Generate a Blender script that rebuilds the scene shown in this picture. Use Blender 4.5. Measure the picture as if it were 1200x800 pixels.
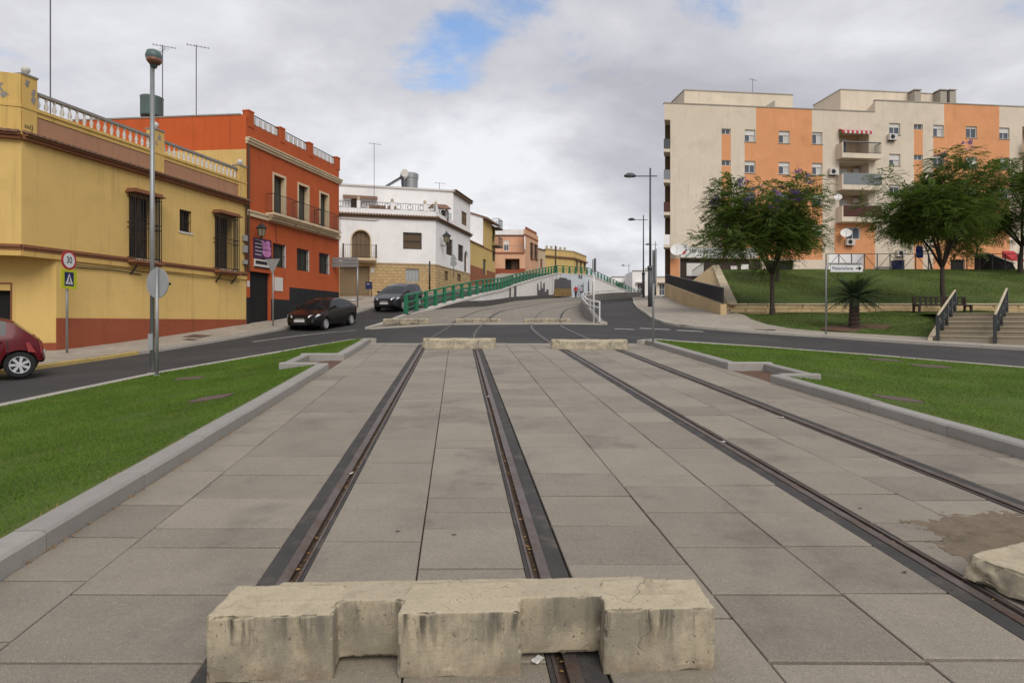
import bpy, bmesh, math, random
import numpy as np
from mathutils import Vector, Matrix, noise as mnoise

random.seed(7); RNG = np.random.default_rng(7)
for _o in list(bpy.data.objects): bpy.data.objects.remove(_o)
SC = bpy.context.scene
COL = SC.collection
R = math.radians

# ------------------------------------------------------------------ camera
EYE = 1.56; FOC = 700.0; HZ = 378.0        # eye height (m), focal length and horizon row in photograph pixels
cam_d = bpy.data.cameras.new('camera'); cam = bpy.data.objects.new('camera', cam_d); COL.objects.link(cam)
cam_d.sensor_width = 36; cam_d.lens = FOC / 1200 * 36; cam_d.shift_y = -(400 - HZ) / 1200
cam_d.clip_start = 0.05; cam_d.clip_end = 6000
cam.location = (0, 0, EYE); cam.rotation_euler = (R(90), 0, 0)
SC.camera = cam

# ------------------------------------------------------------------ sky, sun, exposure
SUN_AZ, SUN_EL = 160.0, 43.0               # degrees; azimuth clockwise from +Y (away from the camera)
world = bpy.data.worlds.new('World'); SC.world = world; world.use_nodes = True
nt = world.node_tree; nt.nodes.clear()
def wn(t, **kw):
    n = nt.nodes.new(t)
    for k, v in kw.items(): setattr(n, k, v)
    return n
def wl(a, b): nt.links.new(a, b)
def wmath(op, a, b=None, clamp=False):
    n = wn('ShaderNodeMath', operation=op, use_clamp=clamp)
    for i, v in enumerate((a, b)):
        if v is None: continue
        if isinstance(v, (int, float)): n.inputs[i].default_value = v
        else: wl(v, n.inputs[i])
    return n.outputs[0]
sky = wn('ShaderNodeTexSky', sky_type='NISHITA', sun_disc=False)
sky.sun_elevation = R(SUN_EL); sky.sun_rotation = R(SUN_AZ); sky.air_density = 1.0; sky.dust_density = 0.6; sky.ozone_density = 2.0
tc = wn('ShaderNodeTexCoord'); sep = wn('ShaderNodeSeparateXYZ'); wl(tc.outputs['Generated'], sep.inputs[0])
zz = wmath('ADD', wmath('MAXIMUM', sep.outputs[2], 0.0), 0.22)
cmb = wn('ShaderNodeCombineXYZ'); wl(wmath('DIVIDE', sep.outputs[0], zz), cmb.inputs[0]); wl(wmath('DIVIDE', sep.outputs[1], zz), cmb.inputs[1])
def wnoise(scale, detail, off, dist=0.0, rough=0.55):
    m = wn('ShaderNodeMapping'); m.inputs['Location'].default_value = off; wl(cmb.outputs[0], m.inputs[0])
    n = wn('ShaderNodeTexNoise'); n.inputs['Scale'].default_value = scale; n.inputs['Detail'].default_value = detail
    n.inputs['Roughness'].default_value = rough; n.inputs['Distortion'].default_value = dist
    wl(m.outputs[0], n.inputs['Vector']); return n.outputs['Fac']
n1 = wnoise(1.5, 9, (10.3, 0.7, 0.4), 0.3); n2 = wnoise(0.75, 8, (8.0, 7.85, 2.0), 0.5, 0.5); n3 = wnoise(3.2, 8, (1.3, 7.2, 2.0), 0.2, 0.6)
# the break in the cloud high up ahead, ragged by the same noise
hx = wmath('SUBTRACT', wmath('DIVIDE', sep.outputs[0], zz), -0.19); hy = wmath('SUBTRACT', wmath('DIVIDE', sep.outputs[1], zz), 1.46)
hole = wmath('ADD', wmath('MULTIPLY', wmath('MULTIPLY', hx, hx), 26.0), wmath('MULTIPLY', wmath('MULTIPLY', hy, hy), 30.0))
hole = wmath('SUBTRACT', 1.0, hole, True)
dens = wmath('SUBTRACT', wmath('ADD', n1, wmath('MULTIPLY', wmath('SUBTRACT', n3, 0.5), 1.25)), wmath('MULTIPLY', hole, 0.36))
dens = wmath('ADD', dens, wmath('MULTIPLY', wmath('SUBTRACT', 0.38, sep.outputs[2], True), 0.9))      # cloud closes up towards the horizon
mr = wn('ShaderNodeMapRange', interpolation_type='SMOOTHSTEP'); wl(dens, mr.inputs['Value'])
mr.inputs['From Min'].default_value = 0.07; mr.inputs['From Max'].default_value = 0.40; mr.inputs['To Min'].default_value = 0.0; mr.inputs['To Max'].default_value = 0.99
br = wmath('ADD', wmath('MULTIPLY', n2, 0.75), wmath('MULTIPLY', n3, 0.25))
cr = wn('ShaderNodeValToRGB'); wl(br, cr.inputs[0])
e = cr.color_ramp.elements
e[0].position = 0.38; e[0].color = (0.49, 0.49, 0.54, 1); e[1].position = 0.62; e[1].color = (0.90, 0.905, 0.935, 1)
e2 = cr.color_ramp.elements.new(0.5); e2.color = (0.66, 0.66, 0.705, 1)
sc10 = wn('ShaderNodeVectorMath', operation='SCALE'); wl(cr.outputs[0], sc10.inputs[0]); sc10.inputs['Scale'].default_value = 9.5
skb = wn('ShaderNodeVectorMath', operation='SCALE'); wl(sky.outputs[0], skb.inputs[0]); skb.inputs['Scale'].default_value = 2.0
mx = wn('ShaderNodeMix', data_type='RGBA'); wl(mr.outputs[0], mx.inputs['Factor']); wl(skb.outputs[0], mx.inputs['A']); wl(sc10.outputs[0], mx.inputs['B'])
bg = wn('ShaderNodeBackground'); wl(mx.outputs['Result'], bg.inputs[0]); bg.inputs[1].default_value = 0.1
wo = wn('ShaderNodeOutputWorld'); wl(bg.outputs[0], wo.inputs[0])
sun_d = bpy.data.lights.new('sun', 'SUN'); sun_d.energy = 2.0; sun_d.angle = R(38); sun_d.color = (1.0, 0.95, 0.87)
sun = bpy.data.objects.new('sun', sun_d); COL.objects.link(sun); sun.location = (10, -30, 60)
_s = Vector((math.sin(R(SUN_AZ)) * math.cos(R(SUN_EL)), math.cos(R(SUN_AZ)) * math.cos(R(SUN_EL)), math.sin(R(SUN_EL))))
sun.rotation_euler = (-_s).to_track_quat('-Z', 'Y').to_euler()
SC.view_settings.view_transform = 'Standard'; SC.view_settings.look = 'None'
SC.view_settings.exposure = 0.06; SC.view_settings.gamma = 1.0; SC.view_settings.use_curve_mapping = False

# ------------------------------------------------------------------ materials
MAT = {}
def srgb(r, g, b):
    f = lambda c: (c / 255 / 12.92) if c <= 10 else ((c / 255 + 0.055) / 1.055) ** 2.4
    return (f(r), f(g), f(b))
def pm(name, col, rough=0.85, var=0.12, scale=1.5, fvar=0.08, fine=40.0, bump=0.15, bscale=60.0, metal=0.0, spec=0.4,
       stain=None, sscale=1.2, slo=0.55, shi=0.75, samt=0.6, streak=0.0, stc=None, rnd=0.0, coat=0.0, brick=None, trans=0.0, speck=0.0, stain2=None):
    """procedural surface: broad and fine colour noise, optional stains, rain streaks, per-object tint, joints and relief"""
    if name in MAT: return MAT[name]
    m = bpy.data.materials.new(name); m.use_nodes = True; t = m.node_tree; b = t.nodes['Principled BSDF']; L = t.links.new
    N = lambda ty, **kw: (lambda n: ([setattr(n, k, v) for k, v in kw.items()], n)[1])(t.nodes.new(ty))
    co = N('ShaderNodeTexCoord').outputs['Object']
    def nz(sc, det=6, vec=None, ro=0.6):
        n = N('ShaderNodeTexNoise'); n.inputs['Scale'].default_value = sc; n.inputs['Detail'].default_value = det; n.inputs['Roughness'].default_value = ro
        L(vec if vec is not None else co, n.inputs['Vector']); return n.outputs['Fac']
    def mth(op, a, bb, clamp=False):
        n = N('ShaderNodeMath', operation=op, use_clamp=clamp)
        for i, v in enumerate((a, bb)):
            if isinstance(v, (int, float)): n.inputs[i].default_value = v
            else: L(v, n.inputs[i])
        return n.outputs[0]
    def mixc(fac, a, bb):
        n = N('ShaderNodeMix', data_type='RGBA')
        for k, v in (('Factor', fac), ('A', a), ('B', bb)):
            if isinstance(v, (int, float)): n.inputs[k].default_value = v
            elif isinstance(v, tuple): n.inputs[k].default_value = (*v, 1)
            else: L(v, n.inputs[k])
        return n.outputs['Result']
    co_src = co
    if rnd:
        oi = N('ShaderNodeObjectInfo'); rv = oi.outputs['Random']
        va = N('ShaderNodeVectorMath', operation='ADD'); L(co, va.inputs[0])
        cx = N('ShaderNodeCombineXYZ'); L(mth('MULTIPLY', rv, 37.0), cx.inputs[0]); L(mth('MULTIPLY', rv, 91.0), cx.inputs[1]); L(cx.outputs[0], va.inputs[1]); co = va.outputs[0]
    f = mth('ADD', mth('MULTIPLY', mth('SUBTRACT', nz(scale), 0.5), 2 * var * 1.6), 1.0)
    f = mth('ADD', f, mth('MULTIPLY', mth('SUBTRACT', nz(fine, 3), 0.5), 2 * fvar * 1.6))
    if rnd: f = mth('ADD', f, mth('MULTIPLY', mth('SUBTRACT', rv, 0.5), 2 * rnd))
    c = N('ShaderNodeVectorMath', operation='SCALE'); c.inputs[0].default_value = col; L(f, c.inputs['Scale']); c = c.outputs[0]
    if speck:
        sp = mth('MULTIPLY', mth('SUBTRACT', nz(150.0, 2), 0.60, True), 7.0 * speck, True); c = mixc(sp, c, tuple(min(1, x * 2.0) for x in col))
        sp2 = mth('MULTIPLY', mth('SUBTRACT', 0.42, nz(190.0, 2), True), 7.0 * speck, True); c = mixc(sp2, c, tuple(x * 0.35 for x in col))
    if stain is not None:
        mrn = N('ShaderNodeMapRange', interpolation_type='SMOOTHSTEP'); L(nz(sscale, 9, None, 0.65), mrn.inputs['Value'])
        mrn.inputs['From Min'].default_value = slo; mrn.inputs['From Max'].default_value = shi; mrn.inputs['To Max'].default_value = samt
        c = mixc(mrn.outputs[0], c, stain)
    if stain2 is not None:                       # broad blotches that run on across the joints
        c2, s2, lo2, hi2, am2 = stain2; mrn = N('ShaderNodeMapRange', interpolation_type='SMOOTHSTEP'); L(nz(s2, 10, co_src, 0.68), mrn.inputs['Value'])
        mrn.inputs['From Min'].default_value = lo2; mrn.inputs['From Max'].default_value = hi2; mrn.inputs['To Max'].default_value = am2
        c = mixc(mrn.outputs[0], c, c2)
    if streak:
        mp = N('ShaderNodeMapping'); mp.inputs['Scale'].default_value = (3.5, 3.5, 0.22); L(co, mp.inputs[0])
        mrn = N('ShaderNodeMapRange', interpolation_type='SMOOTHSTEP'); L(nz(1.3, 8, mp.outputs[0], 0.65), mrn.inputs['Value'])
        mrn.inputs['From Min'].default_value = 0.5; mrn.inputs['From Max'].default_value = 0.8; mrn.inputs['To Max'].default_value = streak
        c = mixc(mrn.outputs[0], c, stc if stc else tuple(x * 0.45 for x in col))
    hgt = nz(bscale, 5)
    if brick:
        bw, bh, mort, mcol, ax = brick
        mp = N('ShaderNodeMapping'); L(co_src, mp.inputs[0])
        if ax == 'xz': mp.inputs['Rotation'].default_value = (R(90), 0, 0)
        bt = N('ShaderNodeTexBrick'); L(mp.outputs[0], bt.inputs['Vector']); bt.inputs['Scale'].default_value = 1.0
        bt.inputs['Brick Width'].default_value = bw; bt.inputs['Row Height'].default_value = bh; bt.inputs['Mortar Size'].default_value = mort
        bt.inputs['Color1'].default_value = (0.92, 0.92, 0.92, 1); bt.inputs['Color2'].default_value = (1.06, 1.06, 1.06, 1); bt.inputs['Mortar'].default_value = (1, 1, 1, 1)
        ml = N('ShaderNodeVectorMath', operation='MULTIPLY'); L(c, ml.inputs[0]); L(bt.outputs['Color'], ml.inputs[1])
        c = mixc(bt.outputs['Fac'], ml.outputs[0], mcol)
        hgt = mth('SUBTRACT', mth('MULTIPLY', hgt, 0.3), mth('MULTIPLY', bt.outputs['Fac'], 0.7))
    L(c, b.inputs['Base Color']); b.inputs['Roughness'].default_value = rough; b.inputs['Metallic'].default_value = metal
    b.inputs['Specular IOR Level'].default_value = spec
    if coat: b.inputs['Coat Weight'].default_value = coat; b.inputs['Coat Roughness'].default_value = 0.04
    if bump:
        bp = N('ShaderNodeBump'); bp.inputs['Strength'].default_value = bump; bp.inputs['Distance'].default_value = 0.02; L(hgt, bp.inputs['Height']); L(bp.outputs[0], b.inputs['Normal'])
    if trans:
        tr = N('ShaderNodeBsdfTranslucent'); L(c, tr.inputs[0]); ms = N('ShaderNodeMixShader'); ms.inputs[0].default_value = trans
        L(b.outputs[0], ms.inputs[1]); L(tr.outputs[0], ms.inputs[2]); L(ms.outputs[0], t.nodes['Material Output'].inputs[0])
    MAT[name] = m; return m

M_slab = pm('granite_slab', (0.258, 0.224, 0.178), 0.62, 0.14, 2.2, 0.13, 45, 0.25, 150, rnd=0.125, stain=(0.075, 0.066, 0.055), sscale=1.9, slo=0.55, shi=0.80, samt=0.6, speck=0.9, spec=0.42, stain2=((0.085, 0.074, 0.06), 0.9, 0.50, 0.78, 0.62))
M_tram = pm('tram_paving', (0.25, 0.22, 0.18), 0.8, 0.10, 0.8, 0.06, 30, 0.25, 60, brick=(1.1, 0.55, 0.012, (0.12, 0.105, 0.09), 'xy'), stain=(0.17, 0.15, 0.13), sscale=0.5, slo=0.5, shi=0.75, samt=0.4)
M_joint = pm('mortar_bed', (0.035, 0.03, 0.026), 0.95, 0.2, 3, 0.2, 60)
M_kerb = pm('granite_kerb', (0.30, 0.285, 0.26), 0.75, 0.10, 3, 0.06, 60, 0.15, 150, rnd=0.06, stain=(0.16, 0.145, 0.12), sscale=3, slo=0.58, shi=0.8, samt=0.5, speck=0.5)
M_kerbp = pm('pale_kerb', (0.40, 0.37, 0.32), 0.8, 0.12, 3, 0.06, 60, 0.15, 150, rnd=0.07, stain=(0.2, 0.18, 0.15), sscale=3, slo=0.55, shi=0.8, samt=0.5)
M_kyel = pm('yellow_kerb', (0.50, 0.36, 0.12), 0.8, 0.2, 5, 0.1, 60, 0.15, 150, rnd=0.07, stain=(0.25, 0.2, 0.13), sscale=5, slo=0.45, shi=0.7, samt=0.7)
M_asph = pm('asphalt', (0.045, 0.0435, 0.043), 0.86, 0.16, 0.45, 0.16, 70, 0.3, 220, stain=(0.075, 0.071, 0.066), sscale=0.35, slo=0.45, shi=0.7, samt=0.7, spec=0.35, stain2=((0.02, 0.02, 0.02), 1.6, 0.58, 0.78, 0.6))
M_asph2 = pm('asphalt_patch', (0.11, 0.103, 0.095), 0.9, 0.2, 0.8, 0.16, 70, 0.3, 220)
M_paint = pm('road_paint', (0.50, 0.49, 0.46), 0.8, 0.25, 4, 0.15, 60, stain=(0.10, 0.095, 0.09), sscale=4, slo=0.42, shi=0.68, samt=0.75)
M_pave = pm('pavement_tile', (0.36, 0.315, 0.26), 0.85, 0.12, 0.7, 0.07, 40, 0.2, 90, brick=(0.4, 0.4, 0.006, (0.2, 0.175, 0.15), 'xy'), stain=(0.2, 0.17, 0.14), sscale=0.6, slo=0.5, shi=0.75, samt=0.5)
M_earth = pm('earth', (0.16, 0.11, 0.065), 0.95, 0.25, 2, 0.2, 40, 0.5, 60)
M_soil = pm('red_soil', (0.125, 0.07, 0.045), 0.95, 0.3, 6, 0.25, 60, 0.5, 60)
M_sand = pm('sandy_dirt', (0.185, 0.145, 0.10), 0.95, 0.25, 9, 0.2, 120, 0.4, 160, stain=(0.08, 0.06, 0.045), sscale=5, slo=0.5, shi=0.75, samt=0.6)
M_grass = pm('lawn_base', (0.09, 0.132, 0.016), 0.95, 0.22, 0.9, 0.25, 70, 0.8, 140, stain=(0.10, 0.105, 0.03), sscale=1.4, slo=0.58, shi=0.85, samt=0.45)
M_blade = pm('grass_blade', (0.115, 0.202, 0.024), 0.7, 0.3, 0.9, 0.25, 60, 0, spec=0.25, trans=0.3, stain=(0.24, 0.22, 0.06), sscale=1.1, slo=0.52, shi=0.80, samt=0.6)
M_grass2 = pm('bank_lawn', (0.072, 0.108, 0.017), 0.95, 0.35, 0.5, 0.3, 45, 0.8, 90, stain=(0.125, 0.105, 0.035), sscale=0.45, slo=0.5, shi=0.75, samt=0.6)
M_blade2 = pm('bank_blade', (0.085, 0.132, 0.022), 0.7, 0.3, 0.5, 0.25, 50, 0, spec=0.25, trans=0.3, stain=(0.14, 0.12, 0.04), sscale=0.45, slo=0.52, shi=0.78, samt=0.5)
M_steel = pm('rail_steel', (0.15, 0.125, 0.115), 0.42, 0.3, 6, 0.2, 60, 0.2, 90, metal=0.5, stain=(0.12, 0.068, 0.042), sscale=8, slo=0.42, shi=0.7, samt=0.75)
M_rub = pm('rubber_strip', (0.052, 0.049, 0.047), 0.85, 0.25, 5, 0.2, 80, 0.35, 120, stain=(0.15, 0.13, 0.105), sscale=6, slo=0.48, shi=0.78, samt=0.6)
M_groove = pm('groove_dirt', (0.085, 0.055, 0.035), 0.95, 0.35, 14, 0.3, 120, 0.6, 140)
M_leafl = pm('leaf_litter', (0.34, 0.20, 0.075), 0.9, 0.4, 30, 0.2, 120, 0)
def barrier_material():
    """cast concrete: pale ochre, black mould running down from the upper edges, brown damp at the foot, grey-stained sides with shade painted in, hairline cracks, pits"""
    m = pm('barrier_concrete', (0.45, 0.385, 0.272), 0.9, 0.13, 4, 0.12, 60, 0.25, 110, stain=(0.19, 0.15, 0.10), sscale=4.2, slo=0.50, shi=0.76, samt=0.6, speck=0.15)
    t = m.node_tree; L = t.links.new; b = t.nodes['Principled BSDF']; src = b.inputs['Base Color'].links[0].from_socket; N = t.nodes.new
    co = N('ShaderNodeTexCoord').outputs['Object']; sp = N('ShaderNodeSeparateXYZ'); L(co, sp.inputs[0])
    def mr(v, a, c, lo=0.0, hi=1.0):
        n = N('ShaderNodeMapRange'); n.interpolation_type = 'SMOOTHSTEP'; L(v, n.inputs['Value'])
        for k, x in zip(('From Min', 'From Max', 'To Min', 'To Max'), (a, c, lo, hi)): n.inputs[k].default_value = x
        return n.outputs[0]
    def mul(a, c):
        n = N('ShaderNodeMath'); n.operation = 'MULTIPLY'
        for i, x in enumerate((a, c)):
            if isinstance(x, float): n.inputs[i].default_value = x
            else: L(x, n.inputs[i])
        return n.outputs[0]
    def nz(scale, vec, det=8):
        n = N('ShaderNodeTexNoise'); n.inputs['Scale'].default_value = scale; n.inputs['Detail'].default_value = det; n.inputs['Roughness'].default_value = 0.65; L(vec, n.inputs['Vector']); return n.outputs['Fac']
    def mp(sc):
        n = N('ShaderNodeMapping'); n.inputs['Scale'].default_value = sc; L(co, n.inputs[0]); return n.outputs[0]
    def mix(f, a, c):
        n = N('ShaderNodeMix'); n.data_type = 'RGBA'; L(f, n.inputs['Factor']); L(a, n.inputs['A']); n.inputs['B'].default_value = (*c, 1); return n.outputs['Result']
    ge = N('ShaderNodeNewGeometry'); gs = N('ShaderNodeSeparateXYZ'); L(ge.outputs['True Normal'], gs.inputs[0]); side = mr(gs.outputs[2], 0.75, 0.35)
    run = mr(nz(1.0, mp((16, 16, 2.2))), 0.47, 0.66); c = mix(mul(mul(mul(run, side), mr(sp.outputs[2], 0.06, 0.235)), 0.9), src, (0.045, 0.042, 0.034))
    c = mix(mul(mul(side, mr(nz(1.0, mp((5, 5, 3))), 0.38, 0.60)), 0.72), c, (0.205, 0.185, 0.145))  # grey side staining; also puts the weaker light on the sides into the colour
    c = mix(mul(mul(mr(sp.outputs[2], 0.11, 0.0), mr(nz(6.0, co), 0.35, 0.65)), 0.7), c, (0.16, 0.11, 0.065))
    v = N('ShaderNodeTexVoronoi'); v.feature = 'DISTANCE_TO_EDGE'; v.inputs['Scale'].default_value = 2.1; dm = N('ShaderNodeVectorMath'); dm.operation = 'ADD'; nn = N('ShaderNodeTexNoise'); nn.inputs['Scale'].default_value = 9.0; L(co, nn.inputs['Vector']); sc = N('ShaderNodeVectorMath'); sc.operation = 'SCALE'; sc.inputs['Scale'].default_value = 0.12; L(nn.outputs['Color'], sc.inputs[0]); L(co, dm.inputs[0]); L(sc.outputs[0], dm.inputs[1]); L(dm.outputs[0], v.inputs['Vector'])
    c = mix(mul(mul(mr(v.outputs['Distance'], 0.006, 0.0), mr(nz(3.0, co), 0.5, 0.6)), 0.75), c, (0.05, 0.042, 0.033)); pit = mr(nz(55.0, co, 2), 0.655, 0.70); c = mix(mul(pit, 0.6), c, (0.07, 0.058, 0.045)); L(c, b.inputs['Base Color']); return m
M_conc = barrier_material()
M_conc_top = pm('barrier_concrete_plain', (0.53, 0.45, 0.305), 0.9, 0.08, 4, 0.06, 60, 0.3, 90, stain=(0.28, 0.23, 0.16), sscale=3, slo=0.58, shi=0.85, samt=0.4)
M_grey = pm('grey_concrete', (0.27, 0.255, 0.235), 0.88, 0.12, 1.4, 0.06, 50, 0.2, 90, streak=0.5, stain=(0.15, 0.135, 0.12), sscale=1, slo=0.5, shi=0.75, samt=0.5)
M_stone = pm('ochre_stone', (0.50, 0.37, 0.20), 0.88, 0.16, 3, 0.1, 50, 0.4, 50, rnd=0.12, stain=(0.25, 0.15, 0.07), sscale=2.2, slo=0.52, shi=0.75, samt=0.6)
M_stonec = pm('stone_coping', (0.48, 0.40, 0.28), 0.88, 0.14, 3, 0.08, 50, 0.3, 60, rnd=0.1, stain=(0.2, 0.16, 0.11), sscale=2.5, slo=0.55, shi=0.78, samt=0.6)
M_step = pm('stair_stone', (0.33, 0.28, 0.21), 0.88, 0.14, 2, 0.08, 50, 0.2, 70, rnd=0.06, stain=(0.17, 0.14, 0.1), sscale=2, slo=0.5, shi=0.75, samt=0.5)
# house paints
def paint(name, c, st=0.5, **k): return pm(name, c, 0.9, 0.06, 0.5, 0.04, 25, 0.12, 70, streak=st, stain=tuple(x * 0.7 for x in c), sscale=0.7, slo=0.48, shi=0.76, samt=0.45, spec=0.25, stain2=(tuple(min(.9, x * 1.18 + .015) for x in c), 0.33, 0.5, 0.7, 0.5), **k)
M_yel = paint('yellow_render', (0.675, 0.465, 0.165)); M_yeld = paint('worn_yellow_render', (0.64, 0.43, 0.14), 0.75)
M_yel2 = paint('ochre_render', (0.62, 0.44, 0.17)); M_rose = paint('rose_brown_panel', (0.40, 0.215, 0.13))
M_red = paint('red_plinth', (0.29, 0.082, 0.04)); M_orange = paint('orange_render', (0.45, 0.098, 0.032)); M_orange2 = paint('orange_gable', (0.52, 0.108, 0.033))
M_white = paint('white_render', (0.84, 0.83, 0.82), 0.2); M_cream = paint('cream_trim', (0.62, 0.50, 0.33)); M_black = paint('black_plinth', (0.022, 0.022, 0.024))
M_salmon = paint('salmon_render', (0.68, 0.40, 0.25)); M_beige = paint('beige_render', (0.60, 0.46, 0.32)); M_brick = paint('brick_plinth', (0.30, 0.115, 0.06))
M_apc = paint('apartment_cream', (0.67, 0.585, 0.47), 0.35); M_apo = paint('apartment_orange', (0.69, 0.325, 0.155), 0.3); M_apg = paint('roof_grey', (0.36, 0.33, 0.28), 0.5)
M_wstone = pm('stone_cladding', (0.52, 0.37, 0.18), 0.9, 0.25, 6, 0.2, 14, 0.5, 22, brick=(0.42, 0.24, 0.02, (0.30, 0.22, 0.13), 'xz'), stain=(0.33, 0.2, 0.09), sscale=3, slo=0.45, shi=0.7, samt=0.6)
M_tile = pm('roof_tile', (0.20, 0.115, 0.075), 0.9, 0.25, 6, 0.15, 40, 0.2, 80, rnd=0.12)
M_band = paint('brown_moulding', (0.24, 0.105, 0.055)); M_shop = paint('dark_brown_shopfront', (0.055, 0.038, 0.034))
M_balu = pm('white_baluster', (0.62, 0.59, 0.55), 0.85, 0.12, 6, 0.06, 40, 0.1, 80, stain=(0.3, 0.27, 0.23), sscale=6, slo=0.5, shi=0.75, samt=0.5)
M_iron = pm('black_iron', (0.018, 0.018, 0.019), 0.5, 0.15, 8, 0.1, 60, 0, spec=0.5); M_irong = pm('grey_iron', (0.042, 0.048, 0.05), 0.5, 0.15, 8, 0.1, 60, 0, spec=0.5)
M_wood = pm('dark_wood', (0.075, 0.042, 0.022), 0.6, 0.2, 8, 0.15, 50, 0.1, 80); M_woodb = pm('brown_shutter', (0.16, 0.105, 0.06), 0.7, 0.15, 6, 0.15, 60, 0.1, 80)
M_garage = pm('garage_door', (0.20, 0.135, 0.065), 0.6, 0.08, 1, 0.05, 40, 0.05, 80); M_shutg = pm('grey_green_shutter', (0.055, 0.062, 0.05), 0.6, 0.15, 4, 0.1, 40, 0.05, 80)
M_glass = pm('window_glass', (0.02, 0.025, 0.03), 0.08, 0.2, 1, 0, 10, 0, spec=0.8); M_glassb = pm('blue_window_glass', (0.07, 0.085, 0.11), 0.1, 0.3, 0.8, 0, 10, 0, spec=0.8)
M_dark = pm('dark_interior', (0.012, 0.011, 0.011), 0.9, 0.2, 1, 0.1, 10, 0); M_blind = pm('white_roller_blind', (0.66, 0.65, 0.62), 0.7, 0.06, 2, 0.04, 40, 0.05, 60, rnd=0.05)
M_frame = pm('white_frame', (0.68, 0.68, 0.67), 0.5, 0.05, 3, 0.03, 40, 0); M_curt = pm('white_curtain', (0.55, 0.53, 0.5), 0.9, 0.1, 6, 0.05, 40, 0)
M_galv = pm('galvanised_steel', (0.30, 0.31, 0.31), 0.45, 0.12, 5, 0.06, 60, 0.05, 90, metal=0.55); M_alu = pm('sign_back_grey', (0.36, 0.37, 0.37), 0.5, 0.1, 5, 0.05, 60, 0, metal=0.3)
M_lamp = pm('dark_grey_post', (0.085, 0.09, 0.095), 0.5, 0.12, 5, 0.06, 60, 0, metal=0.3); M_teal = pm('teal_lamp_head', (0.10, 0.15, 0.145), 0.45, 0.15, 9, 0.06, 60, 0); M_lens = pm('brown_lamp_bowl', (0.22, 0.10, 0.065), 0.3, 0.15, 8, 0.06, 60, 0)
M_green = pm('green_paint', (0.010, 0.165, 0.075), 0.5, 0.15, 3, 0.1, 40, 0.05, 60, stain=(0.02, 0.11, 0.06), sscale=4, slo=0.5, shi=0.75, samt=0.6)
M_wht = pm('white_paint', (0.72, 0.72, 0.70), 0.6, 0.06, 4, 0.04, 40, 0.04, 60); M_redp = pm('red_paint', (0.45, 0.025, 0.03), 0.5, 0.1, 4, 0.05, 40, 0); M_blk = pm('black_print', (0.015, 0.015, 0.016), 0.6, 0.1, 4, 0.05, 40, 0)
M_flu = pm('fluorescent_yellow_green', (0.52, 0.54, 0.02), 0.5, 0.06, 4, 0.04, 40, 0); M_navy = pm('navy_print', (0.01, 0.02, 0.09), 0.6, 0.1, 4, 0.05, 40, 0)
M_bark = pm('bark', (0.058, 0.043, 0.034), 0.95, 0.25, 5, 0.25, 40, 0.7, 40); M_palmb = pm('palm_bark', (0.055, 0.036, 0.028), 0.95, 0.3, 9, 0.3, 40, 0.8, 40)
M_leaf = pm('jacaranda_leaf', (0.112, 0.175, 0.032), 0.6, 0.45, 1.1, 0.3, 9, 0, spec=0.3, trans=0.38, stain=(0.19, 0.21, 0.045), sscale=1.5, slo=0.52, shi=0.75, samt=0.6)
M_leafp = pm('palm_leaf', (0.026, 0.050, 0.020), 0.6, 0.3, 3, 0.2, 20, 0, spec=0.35, trans=0.15); M_flow = pm('violet_flower', (0.30, 0.19, 0.50), 0.8, 0.3, 5, 0.2, 20, 0, trans=0.3)
M_mural = pm('mural_grey', (0.105, 0.10, 0.105), 0.9, 0.25, 2, 0.15, 20, 0); M_murall = pm('mural_pale_grey', (0.36, 0.37, 0.40), 0.9, 0.2, 2, 0.1, 20, 0); M_muralo = pm('mural_ochre', (0.24, 0.155, 0.06), 0.9, 0.25, 2, 0.15, 20, 0); M_muralb = pm('mural_pale_blue', (0.60, 0.65, 0.70), 0.9, 0.15, 1.2, 0.1, 20, 0)
M_wallw = pm('white_retaining_wall', (0.76, 0.745, 0.72), 0.9, 0.08, 0.8, 0.05, 25, 0.1, 60, streak=0.35, stain=(0.42, 0.40, 0.37), sscale=0.6, slo=0.5, shi=0.78, samt=0.5)
M_wplinth = pm('dark_wall_base', (0.085, 0.08, 0.075), 0.9, 0.2, 1.5, 0.1, 25, 0.1, 60)
M_carb = pm('black_car_paint', (0.005, 0.005, 0.0055), 0.3, 0.1, 2, 0, 10, 0, spec=0.3, coat=0.3); M_carg = pm('charcoal_car_paint', (0.018, 0.019, 0.025), 0.3, 0.1, 2, 0, 10, 0, spec=0.5, metal=0.1, coat=0.4)
M_carr = pm('dark_red_car_paint', (0.11, 0.007, 0.011), 0.35, 0.1, 2, 0, 10, 0, spec=0.25, coat=0.12); M_tyre = pm('tyre', (0.016, 0.016, 0.016), 0.85, 0.15, 8, 0.1, 60, 0.1, 80)
M_rim = pm('alloy_rim', (0.58, 0.58, 0.59), 0.35, 0.1, 6, 0.05, 40, 0, metal=0.35); M_cglass = pm('car_glass', (0.010, 0.013, 0.016), 0.05, 0.1, 2, 0, 10, 0, spec=0.3); M_hl = pm('headlight', (0.72, 0.74, 0.76), 0.12, 0.2, 25, 0.1, 60, 0, spec=0.8); M_tl = pm('tail_light', (0.30, 0.01, 0.012), 0.15, 0.1, 9, 0, 10, 0, spec=0.7); M_plas = pm('black_plastic', (0.014, 0.014, 0.015), 0.6, 0.1, 6, 0.1, 50, 0); M_plate = pm('number_plate', (0.62, 0.62, 0.60), 0.5, 0.05, 6, 0, 10, 0)
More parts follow.
